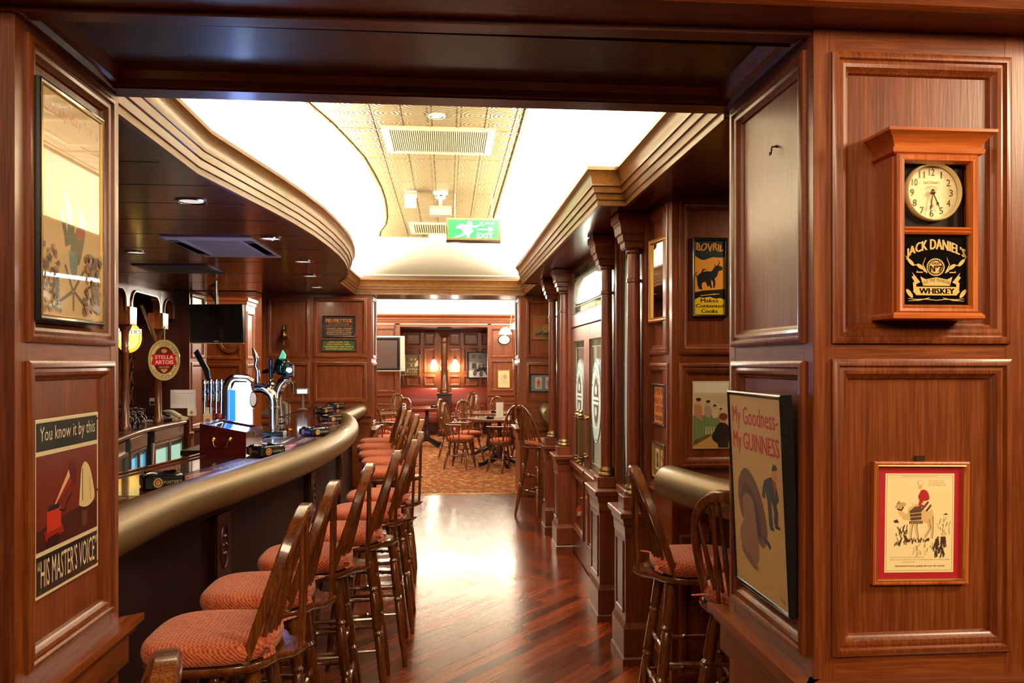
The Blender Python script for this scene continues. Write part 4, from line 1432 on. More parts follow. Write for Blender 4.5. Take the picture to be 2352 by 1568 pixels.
make_table('pub_table', 'octagonal wooden pub table with a white menu card and black ashtray', (0.80, 11.65, 0), 0.50)
make_table('pub_table', 'middle pub table behind the octagonal one', (0.72, 13.0, 0), 0.46)
make_table('pub_table', 'narrow pub table in front of the red booth', (-0.38, 14.5, 0), 0.42, 8, 0.4)
make_table('pub_table', 'pub table in the left group behind the far stools', (-1.25, 13.0, 0), 0.42)
t = thing('menu_card', 'white menu card standing on the octagonal table', 'menu', (0.80, 11.62, 0.74), 0.1)
MB().box(-0.055, 0.055, -0.004, 0.004, 0.01, 0.235, ch=0.001).build('card', WHITE, t, 0)
MB().box(-0.06, 0.06, -0.03, 0.03, 0, 0.012, ch=0.002).build('stand', plain('clear_plastic', (0.9, 0.9, 0.9, 1), 0.1, trans=0.8), t, 0)


def round_ashtray(loc, label):
    t = thing('round_ashtray', label, 'ashtray', loc, 0, 'ashtrays on the far tables')
    MB().lathe([(0.055, 0), (0.062, 0.004), (0.062, 0.03), (0.056, 0.034), (0.045, 0.028), (0.04, 0.01), (0.001, 0.009)], 18).build('bowl', BLACK, t)
    for k in range(3):
        T = Matrix.Rotation(k * 2.1, 4, 'Z')
        MB().box(0.042, 0.063, -0.008, 0.008, 0.03, 0.042, T, ch=0.002).build('rest', BLACK, t, 0)


round_ashtray((0.64, 11.45, 0.74), 'black ashtray on the octagonal table beside the menu card')
round_ashtray((0.80, 12.9, 0.74), 'black ashtray on the middle table')
round_ashtray((-0.25, 14.4, 0.74), 'black ashtray on the narrow table before the booth')

# red booth in the alcove
VINYL = plain('red_leatherette', srgb(150, 52, 40), 0.38, coat=0.15)
for x0, x1, lab in ((-1.85, -0.22, 'red leatherette booth bench left of the pedestal column'), (0.10, 1.66, 'red leatherette booth bench right of the pedestal column')):
    w = x1 - x0
    t = thing('booth_bench', lab, 'bench', ((x0 + x1) / 2, 17.1, 0), 0, 'booth benches in the alcove')
    MB().box(-w / 2, w / 2, -0.18, 0.44, 0, 0.26, ch=0.005).build('plinth', DX, t, 0)
    lo = [[(x, y, z) for y, z in ((-0.22, 0.26), (-0.235, 0.30), (-0.235, 0.42), (-0.21, 0.46), (-0.1, 0.475), (0.42, 0.46), (0.42, 0.26))] for x in (-w / 2, w / 2)]
    MB().loft(lo).build('seat', VINYL, t, 40)
    lo = [[(x, y, z) for y, z in ((0.30, 0.44), (0.27, 0.5), (0.33, 0.80), (0.37, 0.97), (0.40, 1.0), (0.46, 1.0), (0.46, 0.44))] for x in (-w / 2, w / 2)]
    MB().loft(lo).build('backrest', VINYL, t, 40)
t = thing('alcove_column', 'round wooden column on a square pedestal dividing the red booth', 'column', (-0.06, 16.55, 0))
MB().box(-0.14, 0.14, -0.14, 0.14, 0, 0.88, ch=0.006).build('pedestal', DZ, t, 0)
MB().box(-0.165, 0.165, -0.165, 0.165, 0.88, 0.93, ch=0.008).build('pedestal_cap', DX, t, 0)
MB().loft(frame_loops(-0.1, 0.1, 0.3, 0.8, [(0, 0), (0, -0.012), (0.015, -0.012), (0.03, 0)]), True, False, Matrix.Translation((0, -0.14, 0))).build('pedestal_moulding', DZ, t, 20)
MB().lathe([(0.10, 0.93), (0.10, 0.96), (0.085, 0.98), (0.095, 1.0), (0.078, 1.02), (0.076, 1.4), (0.068, 2.0), (0.08, 2.01), (0.08, 2.03), (0.066, 2.04), (0.066, 2.12)], 24).build('shaft', CHW, t, 50)
sq = lambda e, z: [(-e, -e, z), (e, -e, z), (e, e, z), (-e, e, z)]
MB().loft([sq(0.07, 2.12), sq(0.085, 2.15), sq(0.12, 2.2), sq(0.14, 2.26), sq(0.16, 2.30), sq(0.16, 2.335)]).build('capital', DZ, t, 15)
SHADE = plain('lit_glass_shade', srgb(255, 236, 205), 0.4, emit=(1.0, 0.9, 0.76, 1), estr=26)
for x, lab in ((-0.30, 'wall sconce with glowing shade left of the alcove column'), (0.18, 'wall sconce with glowing shade right of the alcove column')):
    t = thing('wall_sconce', lab, 'wall lamp', (x, 17.595, 1.55), 0, 'sconces in the alcove')
    MB().lathe([(0.035, 0), (0.035, 0.008), (0.02, 0.014)], 14, RT((0, 0, 0.12), rx=math.pi / 2)).build('wall_plate', OLDBRASS, t)
    MB().tube([(0, -0.01, 0.12), (0, -0.06, 0.15), (0, -0.10, 0.13), (0, -0.10, 0.10)], 0.007, 8).build('arm', OLDBRASS, t)
    MB().lathe([(0.02, 0.10), (0.035, 0.085), (0.06, 0.03), (0.085, -0.02), (0.082, -0.02), (0.03, 0.08)], 20, RT((0, -0.10, 0)), caps=False).build('shade', SHADE, t)
    MB().lathe([(0.001, 0.07), (0.02, 0.06), (0.028, 0.03), (0.02, 0.0), (0.001, -0.01)], 14, RT((0, -0.10, 0))).build('bulb', SHADE, t)
    point('sconce_lamp', (x, 17.42, 1.47), 20, (1.0, 0.88, 0.72), 0.05)
# ---------------------------------------------------------------- ceiling fittings
LENS = plain('lamp_lens', (0.9, 0.9, 0.88, 1), 0.2, emit=(1, 0.95, 0.86, 1), estr=0.7)
for u, v, lab in ((440, 461, 'round downlight in the bar soffit, nearest the camera'), (622, 547, 'round downlight in the bar soffit, near the inner end of the air unit'),
                  (313, 579, 'round downlight in the bar soffit, far left beside the pillar'), (697, 600, 'round downlight in the bar soffit, between the air unit and the curved cornice'),
                  (713, 633, 'round downlight in the bar soffit, second from the partition'), (728, 659, 'round downlight in the bar soffit, closest to the partition')):
    p = at_z(u, v, SOF)
    t = thing('downlight', lab, 'ceiling light', p, 0, 'downlights of the bar soffit')
    MB().lathe([(0.078, 0), (0.078, -0.004), (0.066, -0.008), (0.058, -0.004), (0.056, 0.0)], 24, caps=False).build('trim_ring', CHROME, t)
    MB().lathe([(0.058, -0.002), (0.03, -0.0035), (0.001, -0.004)], 20, caps=False).build('lens', LENS, t)
BLUEGREY = plain('grey_blue_metal', srgb(226, 222, 214), 0.4)
GRILLE = plain('grille_dark', srgb(96, 92, 110), 0.5)


def cassette(name, label, x0, x1, y0, y1, z, body, slats, ns, cat='air vent', along='x', frame=0.04, dark=GRILLE):
    t = thing(name, label, cat, ((x0 + x1) / 2, (y0 + y1) / 2, z))
    w, h = (x1 - x0) / 2, (y1 - y0) / 2
    T = Matrix.Rotation(math.pi / 2, 4, 'X')
    MB().box(-w + frame, w - frame, -h + frame, h - frame, -0.003, 0.0).build('backing', dark, t, 0)
    MB().loft([[(-w + p, -h + p, d), (w - p, -h + p, d), (w - p, h - p, d), (-w + p, h - p, d)] for p, d in ((0, 0), (0, -0.008), (0.008, -0.013), (frame - 0.006, -0.013), (frame, -0.004))], True, False).build('frame', body, t, 30)
    for k in range(ns):
        if along == 'x':
            y = -h + frame + (2 * h - 2 * frame) * (k + 0.5) / ns
            MB().box(-w + frame, w - frame, y - 0.25 * (2 * h - 2 * frame) / ns, y + 0.25 * (2 * h - 2 * frame) / ns, -0.010, -0.004).build('slat', slats, t, 0)
        else:
            x = -w + frame + (2 * w - 2 * frame) * (k + 0.5) / ns
            MB().box(x - 0.25 * (2 * w - 2 * frame) / ns, x + 0.25 * (2 * w - 2 * frame) / ns, -h + frame, h - frame, -0.010, -0.004).build('slat', slats, t, 0)
    return t


t = cassette('air_cassette', 'square grey air conditioning unit set in the bar soffit', -1.80, -1.24, 4.95, 5.85, SOF, BLUEGREY, BLUEGREY, 22, frame=0.11)
for sx, sy in ((-1, -1), (1, -1), (1, 1), (-1, 1)):
    MB().box(sx * 0.235 - 0.03, sx * 0.235 + 0.03, -0.30 + 0.05 * sy, 0.30 + 0.05 * sy, -0.0145, -0.012).build('outlet_slot', GRILLE, t, 0)
cassette('air_cassette', 'dark air unit farther back in the bar soffit, near the back bar', -2.55, -1.95, 6.4, 6.95, SOF, GRILLE, GRILLE, 10, frame=0.08, dark=MATTE)
PALE = plain('pale_gold_metal', srgb(176, 158, 124), 0.45)
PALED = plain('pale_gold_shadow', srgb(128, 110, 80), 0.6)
p0, p1 = at_z(874, 287, CEIL), at_z(1123, 353, CEIL)
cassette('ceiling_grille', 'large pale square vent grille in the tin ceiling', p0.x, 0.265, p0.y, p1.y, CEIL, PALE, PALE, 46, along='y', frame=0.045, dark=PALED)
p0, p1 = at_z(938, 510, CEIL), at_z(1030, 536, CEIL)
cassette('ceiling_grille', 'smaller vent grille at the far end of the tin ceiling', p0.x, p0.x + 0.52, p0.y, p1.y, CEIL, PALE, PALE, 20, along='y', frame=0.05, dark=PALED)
t = thing('ceiling_speaker', 'round white ceiling speaker in the tin panel, nearest the beam', 'speaker', at_z(1003, 265, CEIL))
MB().lathe([(0.045, 0), (0.045, -0.006), (0.038, -0.010), (0.036, -0.008)], 28, caps=False).build('rim', OFFWHITE, t)
MB().lathe([(0.037, -0.004), (0.02, -0.009), (0.001, -0.0095)], 24, caps=False).build('mesh', plain('speaker_mesh', srgb(188, 180, 165), 0.6), t)
for (u, v, kind, lab) in ((1011, 541, 'bulkhead', 'oval white ceiling lamp beyond the speakers'),):
    t = thing('ceiling_lamp', lab, 'ceiling light', at_z(u, v, CEIL))
    MB().lathe([(0.12, 0), (0.12, -0.012), (0.10, -0.02)], 24).build('base', OFFWHITE, t)
    MB().lathe([(0.10, -0.018), (0.09, -0.04), (0.05, -0.055), (0.001, -0.06)], 24, caps=False).build('diffuser', plain('opal', (0.95, 0.93, 0.88, 1), 0.3), t)
t = thing('wall_speaker', 'white box speaker on a bracket hanging from the tin ceiling, left one', 'speaker', at_z(943, 438, CEIL))
MB().box(-0.045, 0.045, -0.03, 0.05, -0.05, 0.0, ch=0.008).build('bracket', OFFWHITE, t, 40)
T = RT((0, -0.01, -0.075), rx=-0.9)
MB().box(-0.042, 0.042, -0.06, 0.05, -0.035, 0.035, T, ch=0.012).build('cabinet', OFFWHITE, t, 40)
MB().box(-0.034, 0.034, -0.062, -0.058, -0.028, 0.028, T).build('speaker_cloth', plain('grey_cloth', srgb(190, 180, 165), 0.8), t, 0)
t = thing('smoke_detector', 'white smoke detector on the tin ceiling', 'detector', at_z(1012, 441, CEIL))
MB().lathe([(0.055, 0), (0.055, -0.015), (0.042, -0.022), (0.04, -0.045), (0.03, -0.052), (0.001, -0.053)], 20, caps=False).build('housing', OFFWHITE, t)
for k in range(6):
    T = Matrix.Rotation(k * math.pi / 3 - math.pi / 2 + 0.1, 4, 'Z')
    MB().box(0.037, 0.0425, -0.009, 0.009, -0.040, -0.030, T).build('slot', MATTE, t, 0)
t = thing('wall_speaker', 'white wide speaker under the smoke detector', 'speaker', at_z(1012, 452, CEIL) + Vector((0, 0.02, 0)))
MB().tube([(0, 0, 0), (0, 0, -0.07)], 0.012, 8).build('stem', OFFWHITE, t)
lo = [[(x, y, z) for y, z in ((-0.06, -0.10), (-0.065, -0.13), (-0.05, -0.145), (0.05, -0.145), (0.06, -0.12), (0.04, -0.07), (-0.03, -0.07))] for x in (-0.085, 0.085)]
MB().loft(lo).build('cabinet', OFFWHITE, t, 25)
MB().box(-0.07, 0.07, -0.0665, -0.062, -0.132, -0.104).build('speaker_cloth', plain('cloth_grey', srgb(180, 172, 158), 0.8), t, 0)
# exit sign
SY = 5.77
a, b = at_y(1025, 500, SY), at_y(1150, 555, SY)
sx, sz, sw_, sh = (a.x + b.x) / 2, (a.z + b.z) / 2, b.x - a.x, a.z - b.z
t = thing('exit_sign', 'lit green exit sign hanging on two rods from the tin ceiling', 'sign', (sx, SY, sz))
for s in (-1, 1):
    MB().tube([(s * 0.14, 0.02, sh / 2), (s * 0.14, 0.02, CEIL - sz)], 0.006, 8).build('rod', PALE, t)
MB().box(-sw_ / 2, sw_ / 2, 0.0, 0.045, -sh / 2 + 0.008, sh / 2).build('housing', PALE, t, 0)
MB().loft(frame_loops(-sw_ / 2, sw_ / 2, -sh / 2 + 0.008, sh / 2, [(0, 0.0), (0, -0.006), (0.014, -0.006), (0.016, 0.0)]), True, False).build('frame', PALE, t, 20)
MB().box(-sw_ / 2, sw_ / 2, 0.0, 0.05, -sh / 2 - 0.006, -sh / 2 + 0.007).build('underside', BLACK, t, 0)
A = Art(sw_ - 0.03, sh - 0.034)
A.rect(0, 0, 1, 1, (40, 172, 78))
wt = (250, 255, 250)
A.ell(0.42, 0.80, 0.055, 0.12, wt, 20)
A.poly([(0.25, 0.78), (0.36, 0.72), (0.44, 0.66), (0.5, 0.4), (0.42, 0.34), (0.30, 0.36), (0.24, 0.55), (0.18, 0.52), (0.15, 0.62)], wt)
A.poly([(0.40, 0.66), (0.55, 0.58), (0.62, 0.72), (0.58, 0.76), (0.52, 0.68), (0.44, 0.74)], wt)
A.poly([(0.30, 0.42), (0.27, 0.22), (0.13, 0.10), (0.12, 0.05), (0.26, 0.10), (0.34, 0.22), (0.40, 0.38)], wt)
A.poly([(0.38, 0.42), (0.36, 0.24), (0.36, 0.05), (0.42, 0.04), (0.42, 0.22), (0.50, 0.40)], wt)
A.text('EXIT', 0.56, 0.04, 0.88, 0.30, wt, bold=0.006)
A.rect(0.58, 0.46, 0.80, 0.53, wt)
A.poly([(0.78, 0.64), (0.83, 0.64), (0.89, 0.495), (0.83, 0.35), (0.78, 0.35), (0.83, 0.495)], wt)
A.text('\uFE9D\uFEAE\uFEA8\uFEE3', 0.62, 0.70, 0.90, 0.92, wt)
A.build('exit_lettering', LITPRINT, t, -0.001, loc=(0, 0, 0.004))

# ---------------------------------------------------------------- things on the bar
ZB = ZT
BOXW = wood('burgundy_box_wood', srgb(58, 10, 12), srgb(78, 16, 16), srgb(98, 24, 22), axis='X', rough=0.22, coat=0.6, vary=0)
t = thing('wooden_box', 'burgundy wooden box with sloping glass lid and brass handle on the bar', 'box', (-1.24, 4.54, ZB))
hx, hy = 0.125, 0.19
zl, zr = 0.158, 0.108
m = MB()
lo = [[(-hx, y, 0.0), (hx, y, 0.0), (hx, y, zr), (-hx, y, zl)] for y in (-hy, hy)]
m.loft(lo)
m.build('body', BOXW, t, 0)
dz = zl - zr
sl = lambda x: zr + (hx - x) / (2 * hx) * dz
m = MB()
for x0, x1, y0, y1 in ((-hx, hx, -hy, -hy + 0.03), (-hx, hx, hy - 0.03, hy), (-hx, -hx + 0.03, -hy + 0.03, hy - 0.03), (hx - 0.03, hx, -hy + 0.03, hy - 0.03)):
    m.add([(x, y, sl(x) + dzz) for dzz in (0.0005, 0.016) for x, y in ((x0, y0), (x1, y0), (x1, y1), (x0, y1))], [(0, 1, 2, 3), (4, 5, 6, 7), (0, 1, 5, 4), (1, 2, 6, 5), (2, 3, 7, 6), (3, 0, 4, 7)])
m.build('lid', BOXW, t, 0)
m = MB()
m.add([(x, y, sl(x) + 0.008) for x, y in ((-hx + 0.03, -hy + 0.03), (hx - 0.03, -hy + 0.03), (hx - 0.03, hy - 0.03), (-hx + 0.03, hy - 0.03))], [(0, 1, 2, 3)])
m.build('lid_glass', plain('dark_mirror_glass', (0.05, 0.05, 0.06, 1), 0.04, coat=1.0, spec=0.9), t, 0)
for x in (-0.045, 0.045):
    MB().lathe([(0.014, 0), (0.016, 0.004), (0.010, 0.01), (0.012, 0.016), (0.001, 0.02)], 14, RT((x - 0.01, -hy, 0.085), rx=math.pi / 2)).build('handle_rosette', BRASS, t)
MB().tube([(-0.055, -hy - 0.014, 0.085), (-0.048, -hy - 0.018, 0.07), (-0.045, -hy - 0.018, 0.052), (-0.035, -hy - 0.018, 0.044), (0.015, -hy - 0.018, 0.044), (0.025, -hy - 0.018, 0.052), (0.028, -hy - 0.018, 0.07), (0.035, -hy - 0.014, 0.085)], 0.004, 8).build('handle', BRASS, t)
MB().box(hx, hx + 0.003, -0.02, 0.01, zr - 0.025, zr + 0.005).build('clasp', BRASS, t, 0)
MB().box(hx - 0.001, hx + 0.0015, -hy, hy, zr - 0.0165, zr - 0.0145).build('lid_seam', MATTE, t, 0)

BLUEGLOW = plain('blue_white_glow', (0.6, 0.8, 1, 1), 0.3, emit=(0.40, 0.64, 1.0, 1), estr=7.5)
BLUEDEEP = plain('deep_blue_glow', (0.1, 0.25, 0.9, 1), 0.2, emit=(0.02, 0.16, 0.9, 1), estr=2.2, coat=0.5)
t = thing('beer_tower', 'glowing blue and chrome beer tower on the bar', 'beer tap', (-1.325, 4.98, ZB), math.radians(14))
MB().lathe([(0.10, 0), (0.10, 0.02), (0.09, 0.028)], 28).build('tower_base', CHROME, t)
n = 12
arch = [(-0.075, 0.028)] + [(-0.075, 0.33)] + [(-0.015 - 0.06 * math.cos(math.pi / 2 * k / n), 0.33 + 0.09 * math.sin(math.pi / 2 * k / n)) for k in range(n + 1)] + [(0.055, 0.415), (0.085, 0.39)]
MB().tube([(x, -0.02, z) for x, z in arch], 0.022, 14).build('chrome_arch', CHROME, t, 60)
lo = []
for z, w0, w1 in ((0.028, -0.05, 0.088), (0.2, -0.05, 0.086), (0.33, -0.045, 0.082), (0.385, -0.02, 0.07)):
    lo.append([(w0 + (w1 - w0) * (0.5 - 0.5 * math.cos(a)), -0.015 - 0.045 * math.sin(a), z) for a in [math.pi * k / 12 for k in range(13)]] + [(w1, 0.045, z), (w0, 0.045, z)])
MB().loft(lo).build('glow_panel', BLUEGLOW, t, 50)
MB().loft([[(-0.053, -0.03, z), (-0.018, -0.061, z), (-0.014, -0.058, z), (-0.05, -0.02, z)] for z in (0.03, 0.34)]).build('blue_strip', BLUEDEEP, t, 30)
A = Art(0.16, 0.022)
A.text('EXTRA COLD', 0.02, 0.1, 0.98, 0.9, (20, 40, 120))
A.build('tower_lettering', PRINT, t, 0, T=Matrix.Translation((-0.075, -0.0425, 0.14)) @ Matrix.Rotation(-math.pi / 2, 4, 'Y'))
MB().lathe([(0.001, -0.004), (0.03, -0.003), (0.036, 0.0), (0.036, 0.012)], 24, RT((0.085, -0.055, 0.28), rx=math.pi / 2, rz=0.6) @ Matrix.Diagonal((0.8, 1.5, 1, 1))).build('badge', CHROME, t)
MB().lathe([(0.001, 0.0), (0.026, 0.001), (0.028, 0.004)], 24, RT((0.088, -0.068, 0.28), rx=math.pi / 2, rz=0.6) @ Matrix.Diagonal((0.8, 1.5, 1, 1))).build('badge_face', WHITE, t)
point('tower_glow', (-1.27, 4.86, ZB + 0.5), 7.0, (0.30, 0.42, 1.0), 0.08)


def tap(parent, x, y, z, handle=None, s=1.0):
    MB().lathe([(0.014 * s, 0.07), (0.017 * s, 0.06), (0.017 * s, 0.02), (0.012 * s, 0.015), (0.016 * s, 0.0), (0.016 * s, -0.03), (0.010 * s, -0.04), (0.009 * s, -0.09), (0.006 * s, -0.095)], 14, RT((x, y, z))).build('tap', CHROME, parent)


t = thing('tap_rail', 'row of chrome beer taps behind the blue tower, black blade handle at its end', 'beer tap', (-1.49, 5.22, ZB), math.radians(-6))
MB().box(-0.11, 0.20, -0.035, 0.035, 0.30, 0.40, ch=0.012).build('rail', CHROME, t, 40)
for x in (0.09, 0.17):
    MB().lathe([(0.035, 0), (0.05, 0.012), (0.026, 0.02), (0.024, 0.31)], 18, RT((x, 0.0, 0))).build('column', CHROME, t)
for k, x in enumerate((-0.10, -0.058, -0.022, 0.012, 0.046)):
    MB().lathe([(0.011, 0.10), (0.016, 0.085), (0.015, 0.03), (0.010, 0.02), (0.014, 0.0), (0.014, -0.04), (0.008, -0.05), (0.007, -0.12), (0.005, -0.125)], 12, RT((x, -0.055, 0.30))).build('tap', CHROME, t)
MB().loft([[(-0.082, -0.07, 0.40), (-0.058, -0.07, 0.41), (-0.058, -0.045, 0.41), (-0.082, -0.045, 0.40)], [(-0.10, -0.072, 0.46), (-0.066, -0.072, 0.47), (-0.066, -0.05, 0.47), (-0.10, -0.05, 0.46)], [(-0.165, -0.07, 0.575), (-0.14, -0.07, 0.60), (-0.14, -0.06, 0.60), (-0.165, -0.06, 0.575)]]).build('blade_handle', BLACK, t, 0)

t = thing('swan_tap', 'chrome hooped beer tap on a black base right of the blue tower', 'beer tap', (-1.20, 5.42, ZB))
MB().box(-0.075, 0.075, -0.06, 0.06, 0, 0.035, ch=0.006).build('base', BLACK, t, 30)
pts = [(0.0, 0, 0.035), (0.0, 0, 0.23)] + [(-0.10 + 0.10 * math.cos(a), 0, 0.23 + 0.105 * math.sin(a)) for a in [math.pi / 2 * k / 8 for k in range(1, 9)]] + [(-0.16, 0, 0.335)]
MB().tube(pts, 0.033, 16).build('hoop', CHROME, t, 60)
MB().lathe([(0.034, 0.19), (0.042, 0.192), (0.042, 0.204), (0.034, 0.206)], 20).build('collar', CHROME, t)
MB().tube([(-0.11, 0, 0.37), (-0.11, 0, 0.45), (-0.125, 0, 0.49), (-0.115, 0, 0.53), (-0.128, 0, 0.57), (-0.145, 0, 0.615)], [0.02, 0.014, 0.013, 0.018, 0.016, 0.006], 10).build('wavy_handle', CHROME, t)
MB().lathe([(0.018, 0.33), (0.02, 0.36), (0.012, 0.37), (0.016, 0.39), (0.01, 0.40), (0.016, 0.42), (0.016, 0.53), (0.001, 0.54)], 14, RT((-0.02, 0, 0))).build('black_handle', BLACK, t)
MB().lathe([(0.018, 0.32), (0.02, 0.36), (0.012, 0.372), (0.018, 0.39)], 14, RT((-0.02, 0, 0.004))).build('valve', CHROME, t)

t = thing('arched_tap', 'tall bent chrome beer tap with a black and green head and a bright lamp', 'beer tap', (-1.262, 5.86, ZB))
for k in range(5):
    MB().lathe([(0.034, 0.0), (0.046, 0.003), (0.046, 0.013), (0.034, 0.016)], 20, RT((0, 0, 0.002 + k * 0.024))).build('rib', BLACK if k % 2 == 0 else CHROME, t)
MB().lathe([(0.034, 0), (0.034, 0.125)], 20).build('stem', CHROME, t)
pts = [(0, 0, 0.115), (-0.008, 0, 0.22)] + [(0.085 - 0.093 * math.cos(a), 0, 0.25 + 0.14 * math.sin(a)) for a in [0.3 + 0.9 * k / 6 for k in range(7)]] + [(0.085, 0, 0.385)]
MB().tube(pts, [0.036, 0.034] + [0.036 + 0.001 * k for k in range(7)] + [0.036], 16).build('bend', CHROME, t, 60)
MB().lathe([(0.02, 0), (0.018, -0.03), (0.011, -0.04), (0.010, -0.09), (0.006, -0.095)], 12, RT((0.105, 0, 0.37))).build('nozzle', CHROME, t)
T = RT((0.02, 0, 0.47), ry=0.25)
MB().lathe([(0.03, -0.05), (0.055, -0.03), (0.062, 0.02), (0.05, 0.06), (0.02, 0.075), (0.001, 0.078)], 20, T).build('head', plain('dark_green_gloss', srgb(10, 40, 36), 0.12, coat=0.6), t)
MB().tube([(-0.12, 0, 0.44), (-0.06, 0, 0.455), (-0.02, 0, 0.46)], [0.012, 0.02, 0.035], 10).build('lever', BLACK, t)
MB().prism([(0.0, 0.53), (0.045, 0.515), (0.05, 0.57), (0.03, 0.605)], -0.02, 0.02, axis='y').build('green_fin', plain('mint_fin', srgb(80, 200, 160), 0.3, emit=(0.2, 0.8, 0.55, 1), estr=0.5), t, 0)
MB().box(0.06, 0.11, -0.03, 0.03, 0.40, 0.50, ch=0.01).build('lamp_housing', BLACK, t, 30)
MB().lathe([(0.001, 0.012), (0.012, 0.009), (0.018, 0.0)], 16, RT((0.085, -0.03, 0.455), rx=math.pi / 2)).build('lamp', plain('cold_lamp', (0.8, 1, 1, 1), 0.3, emit=(0.45, 0.85, 1, 1), estr=40), t)
t = thing('brass_rod', 'thin brass rod on a small round foot beside the bent tap', 'rod', (-1.215, 5.99, ZB))
MB().lathe([(0.025, 0), (0.024, 0.004), (0.006, 0.012), (0.005, 0.012)], 18).build('foot', BRASS, t)
MB().tube([(0, 0, 0.01), (0, 0, 0.36)], 0.0045, 8).build('shaft', BRASS, t)
t = thing('drip_tray', 'chrome drip tray in front of the hooped tap', 'tray', (-1.12, 5.1, ZB))
MB().box(-0.07, 0.09, -0.2, 0.2, 0, 0.006, ch=0.002).build('tray', STEEL, t, 30)
for k in range(9):
    MB().box(-0.06, 0.08, -0.18 + k * 0.045 - 0.012, -0.18 + k * 0.045 + 0.012, 0.006, 0.009).build('slot_bar', CHROME, t, 0)
TAUPE = plain('taupe_plastic', srgb(120, 112, 104), 0.5)
t = thing('customer_display', 'small grey till display with a lit white screen on a post', 'display', (-1.56, 8.42, ZB))
MB().lathe([(0.06, 0), (0.06, 0.008), (0.02, 0.02)], 20).build('foot', TAUPE, t)
MB().tube([(0, 0, 0.015), (0, 0, 0.17)], 0.018, 12).build('post', TAUPE, t)
MB().box(-0.068, 0.068, -0.025, 0.025, 0.165, 0.235, ch=0.01).build('housing', TAUPE, t, 40)
MB().box(-0.052, 0.052, -0.0275, -0.025, 0.18, 0.222).build('screen', plain('lit_screen', (0.9, 0.95, 1, 1), 0.3, emit=(0.85, 0.92, 1, 1), estr=3.0), t, 0)
t = thing('card_terminal', 'grey wedge shaped card terminal on the far bar end', 'terminal', (-1.70, 7.75, ZB), -0.3)
MB().prism([(-0.14, 0), (0.14, 0), (0.13, 0.10), (0.06, 0.13), (-0.12, 0.03)], -0.05, 0.05, axis='y').build('body', TAUPE, t, 0)
MB().box(0.0, 0.10, -0.051, -0.05, 0.06, 0.10).build('keypad', GRILLE, t, 0)


# ashtrays
def make_ashtray(label):
    t = thing('ashtray', label, 'ashtray', (0, 0, 0), 0, 'beer brand ashtrays on the bar')
    r = lambda e, z: [(x * e, y * e, z) for x, y in seat_outline(0.074, 0.074, 0.074, 0.074, 24)]
    m = MB()
    sq = []
    for k in range(24):
        a = 2 * math.pi * (k + 0.5) / 24
        c, s = math.cos(a), math.sin(a)
        q = (abs(c) ** 8 + abs(s) ** 8) ** (-1 / 8)
        sq.append((0.074 * c * q, 0.074 * s * q))
    rr = lambda e, z: [(x * e, y * e, z) for x, y in sq]
    ci = lambda rad, z: [(rad * math.cos(2 * math.pi * (k + 0.5) / 24), rad * math.sin(2 * math.pi * (k + 0.5) / 24), z) for k in range(24)]
    m.loft([rr(0.97, 0), rr(1.03, 0.003), rr(1.0, 0.048), rr(0.94, 0.055), ci(0.060, 0.054), ci(0.054, 0.046), ci(0.05, 0.014), ci(0.02, 0.012)], True, True)
    m.build('bowl', BLACK, t, 40)
    for k in range(4):
        T = Matrix.Rotation(k * math.pi / 2 + math.pi / 4, 4, 'Z')
        MB().lathe([(0.012, 0.0), (0.012, 0.004), (0.008, 0.005)], 12, T @ Matrix.Translation((0.072, 0, 0.0545))).build('rest', OLDBRASS if k == 3 else BLACK, t)
    for k, c in ((0, (18, 18, 20)), (1, (24, 34, 90)), (3, (18, 18, 20))):
        A = Art(0.14, 0.042)
        A.rect(0, 0, 1, 1, c)
        A.ell(0.33, 0.5, 0.125, 0.46, (226, 190, 110), 24)
        A.ell(0.33, 0.5, 0.09, 0.34, (150, 40, 30), 20)
        A.ell(0.33, 0.5, 0.06, 0.24, (226, 190, 110), 20)
        A.text("F", 0.31, 0.36, 0.35, 0.64, (20, 20, 20))
        A.text("FOSTER'S", 0.48, 0.36, 0.96, 0.64, (236, 222, 186))
        A.build('emblem', ENAMEL, t, 0, T=Matrix.Rotation(-k * math.pi / 2, 4, 'Z') @ Matrix.Translation((0, -0.0775, 0.0255)))
    return t


AT = [(372, 1122, 27, 'black ashtray nearest the camera on the bar, gold lettering facing out'), (610, 1050, 42, 'black ashtray on the bar beside the burgundy box'),
      (722, 1004, 44, 'ashtray with a blue end on the bar, third from the camera'), (758, 973, 46, 'ashtray with a blue side on the bar, fourth from the camera'),
      (743, 953, 46, 'ashtray on the bar second from its far end'), (770, 942, 46, 'ashtray farthest along the bar, by the partition')]
ash = None
for u, v, a, lab in AT:
    p = at_z(u, v - 5, ZB)
    if ash is None:
        ash = make_ashtray(lab)
        ash.location, ash.rotation_euler = p + Vector((0, 0, 0.002)), (0, 0, math.radians(a))
    else:
        dup(ash, p + Vector((0, 0, 0.002)), math.radians(a), lab)


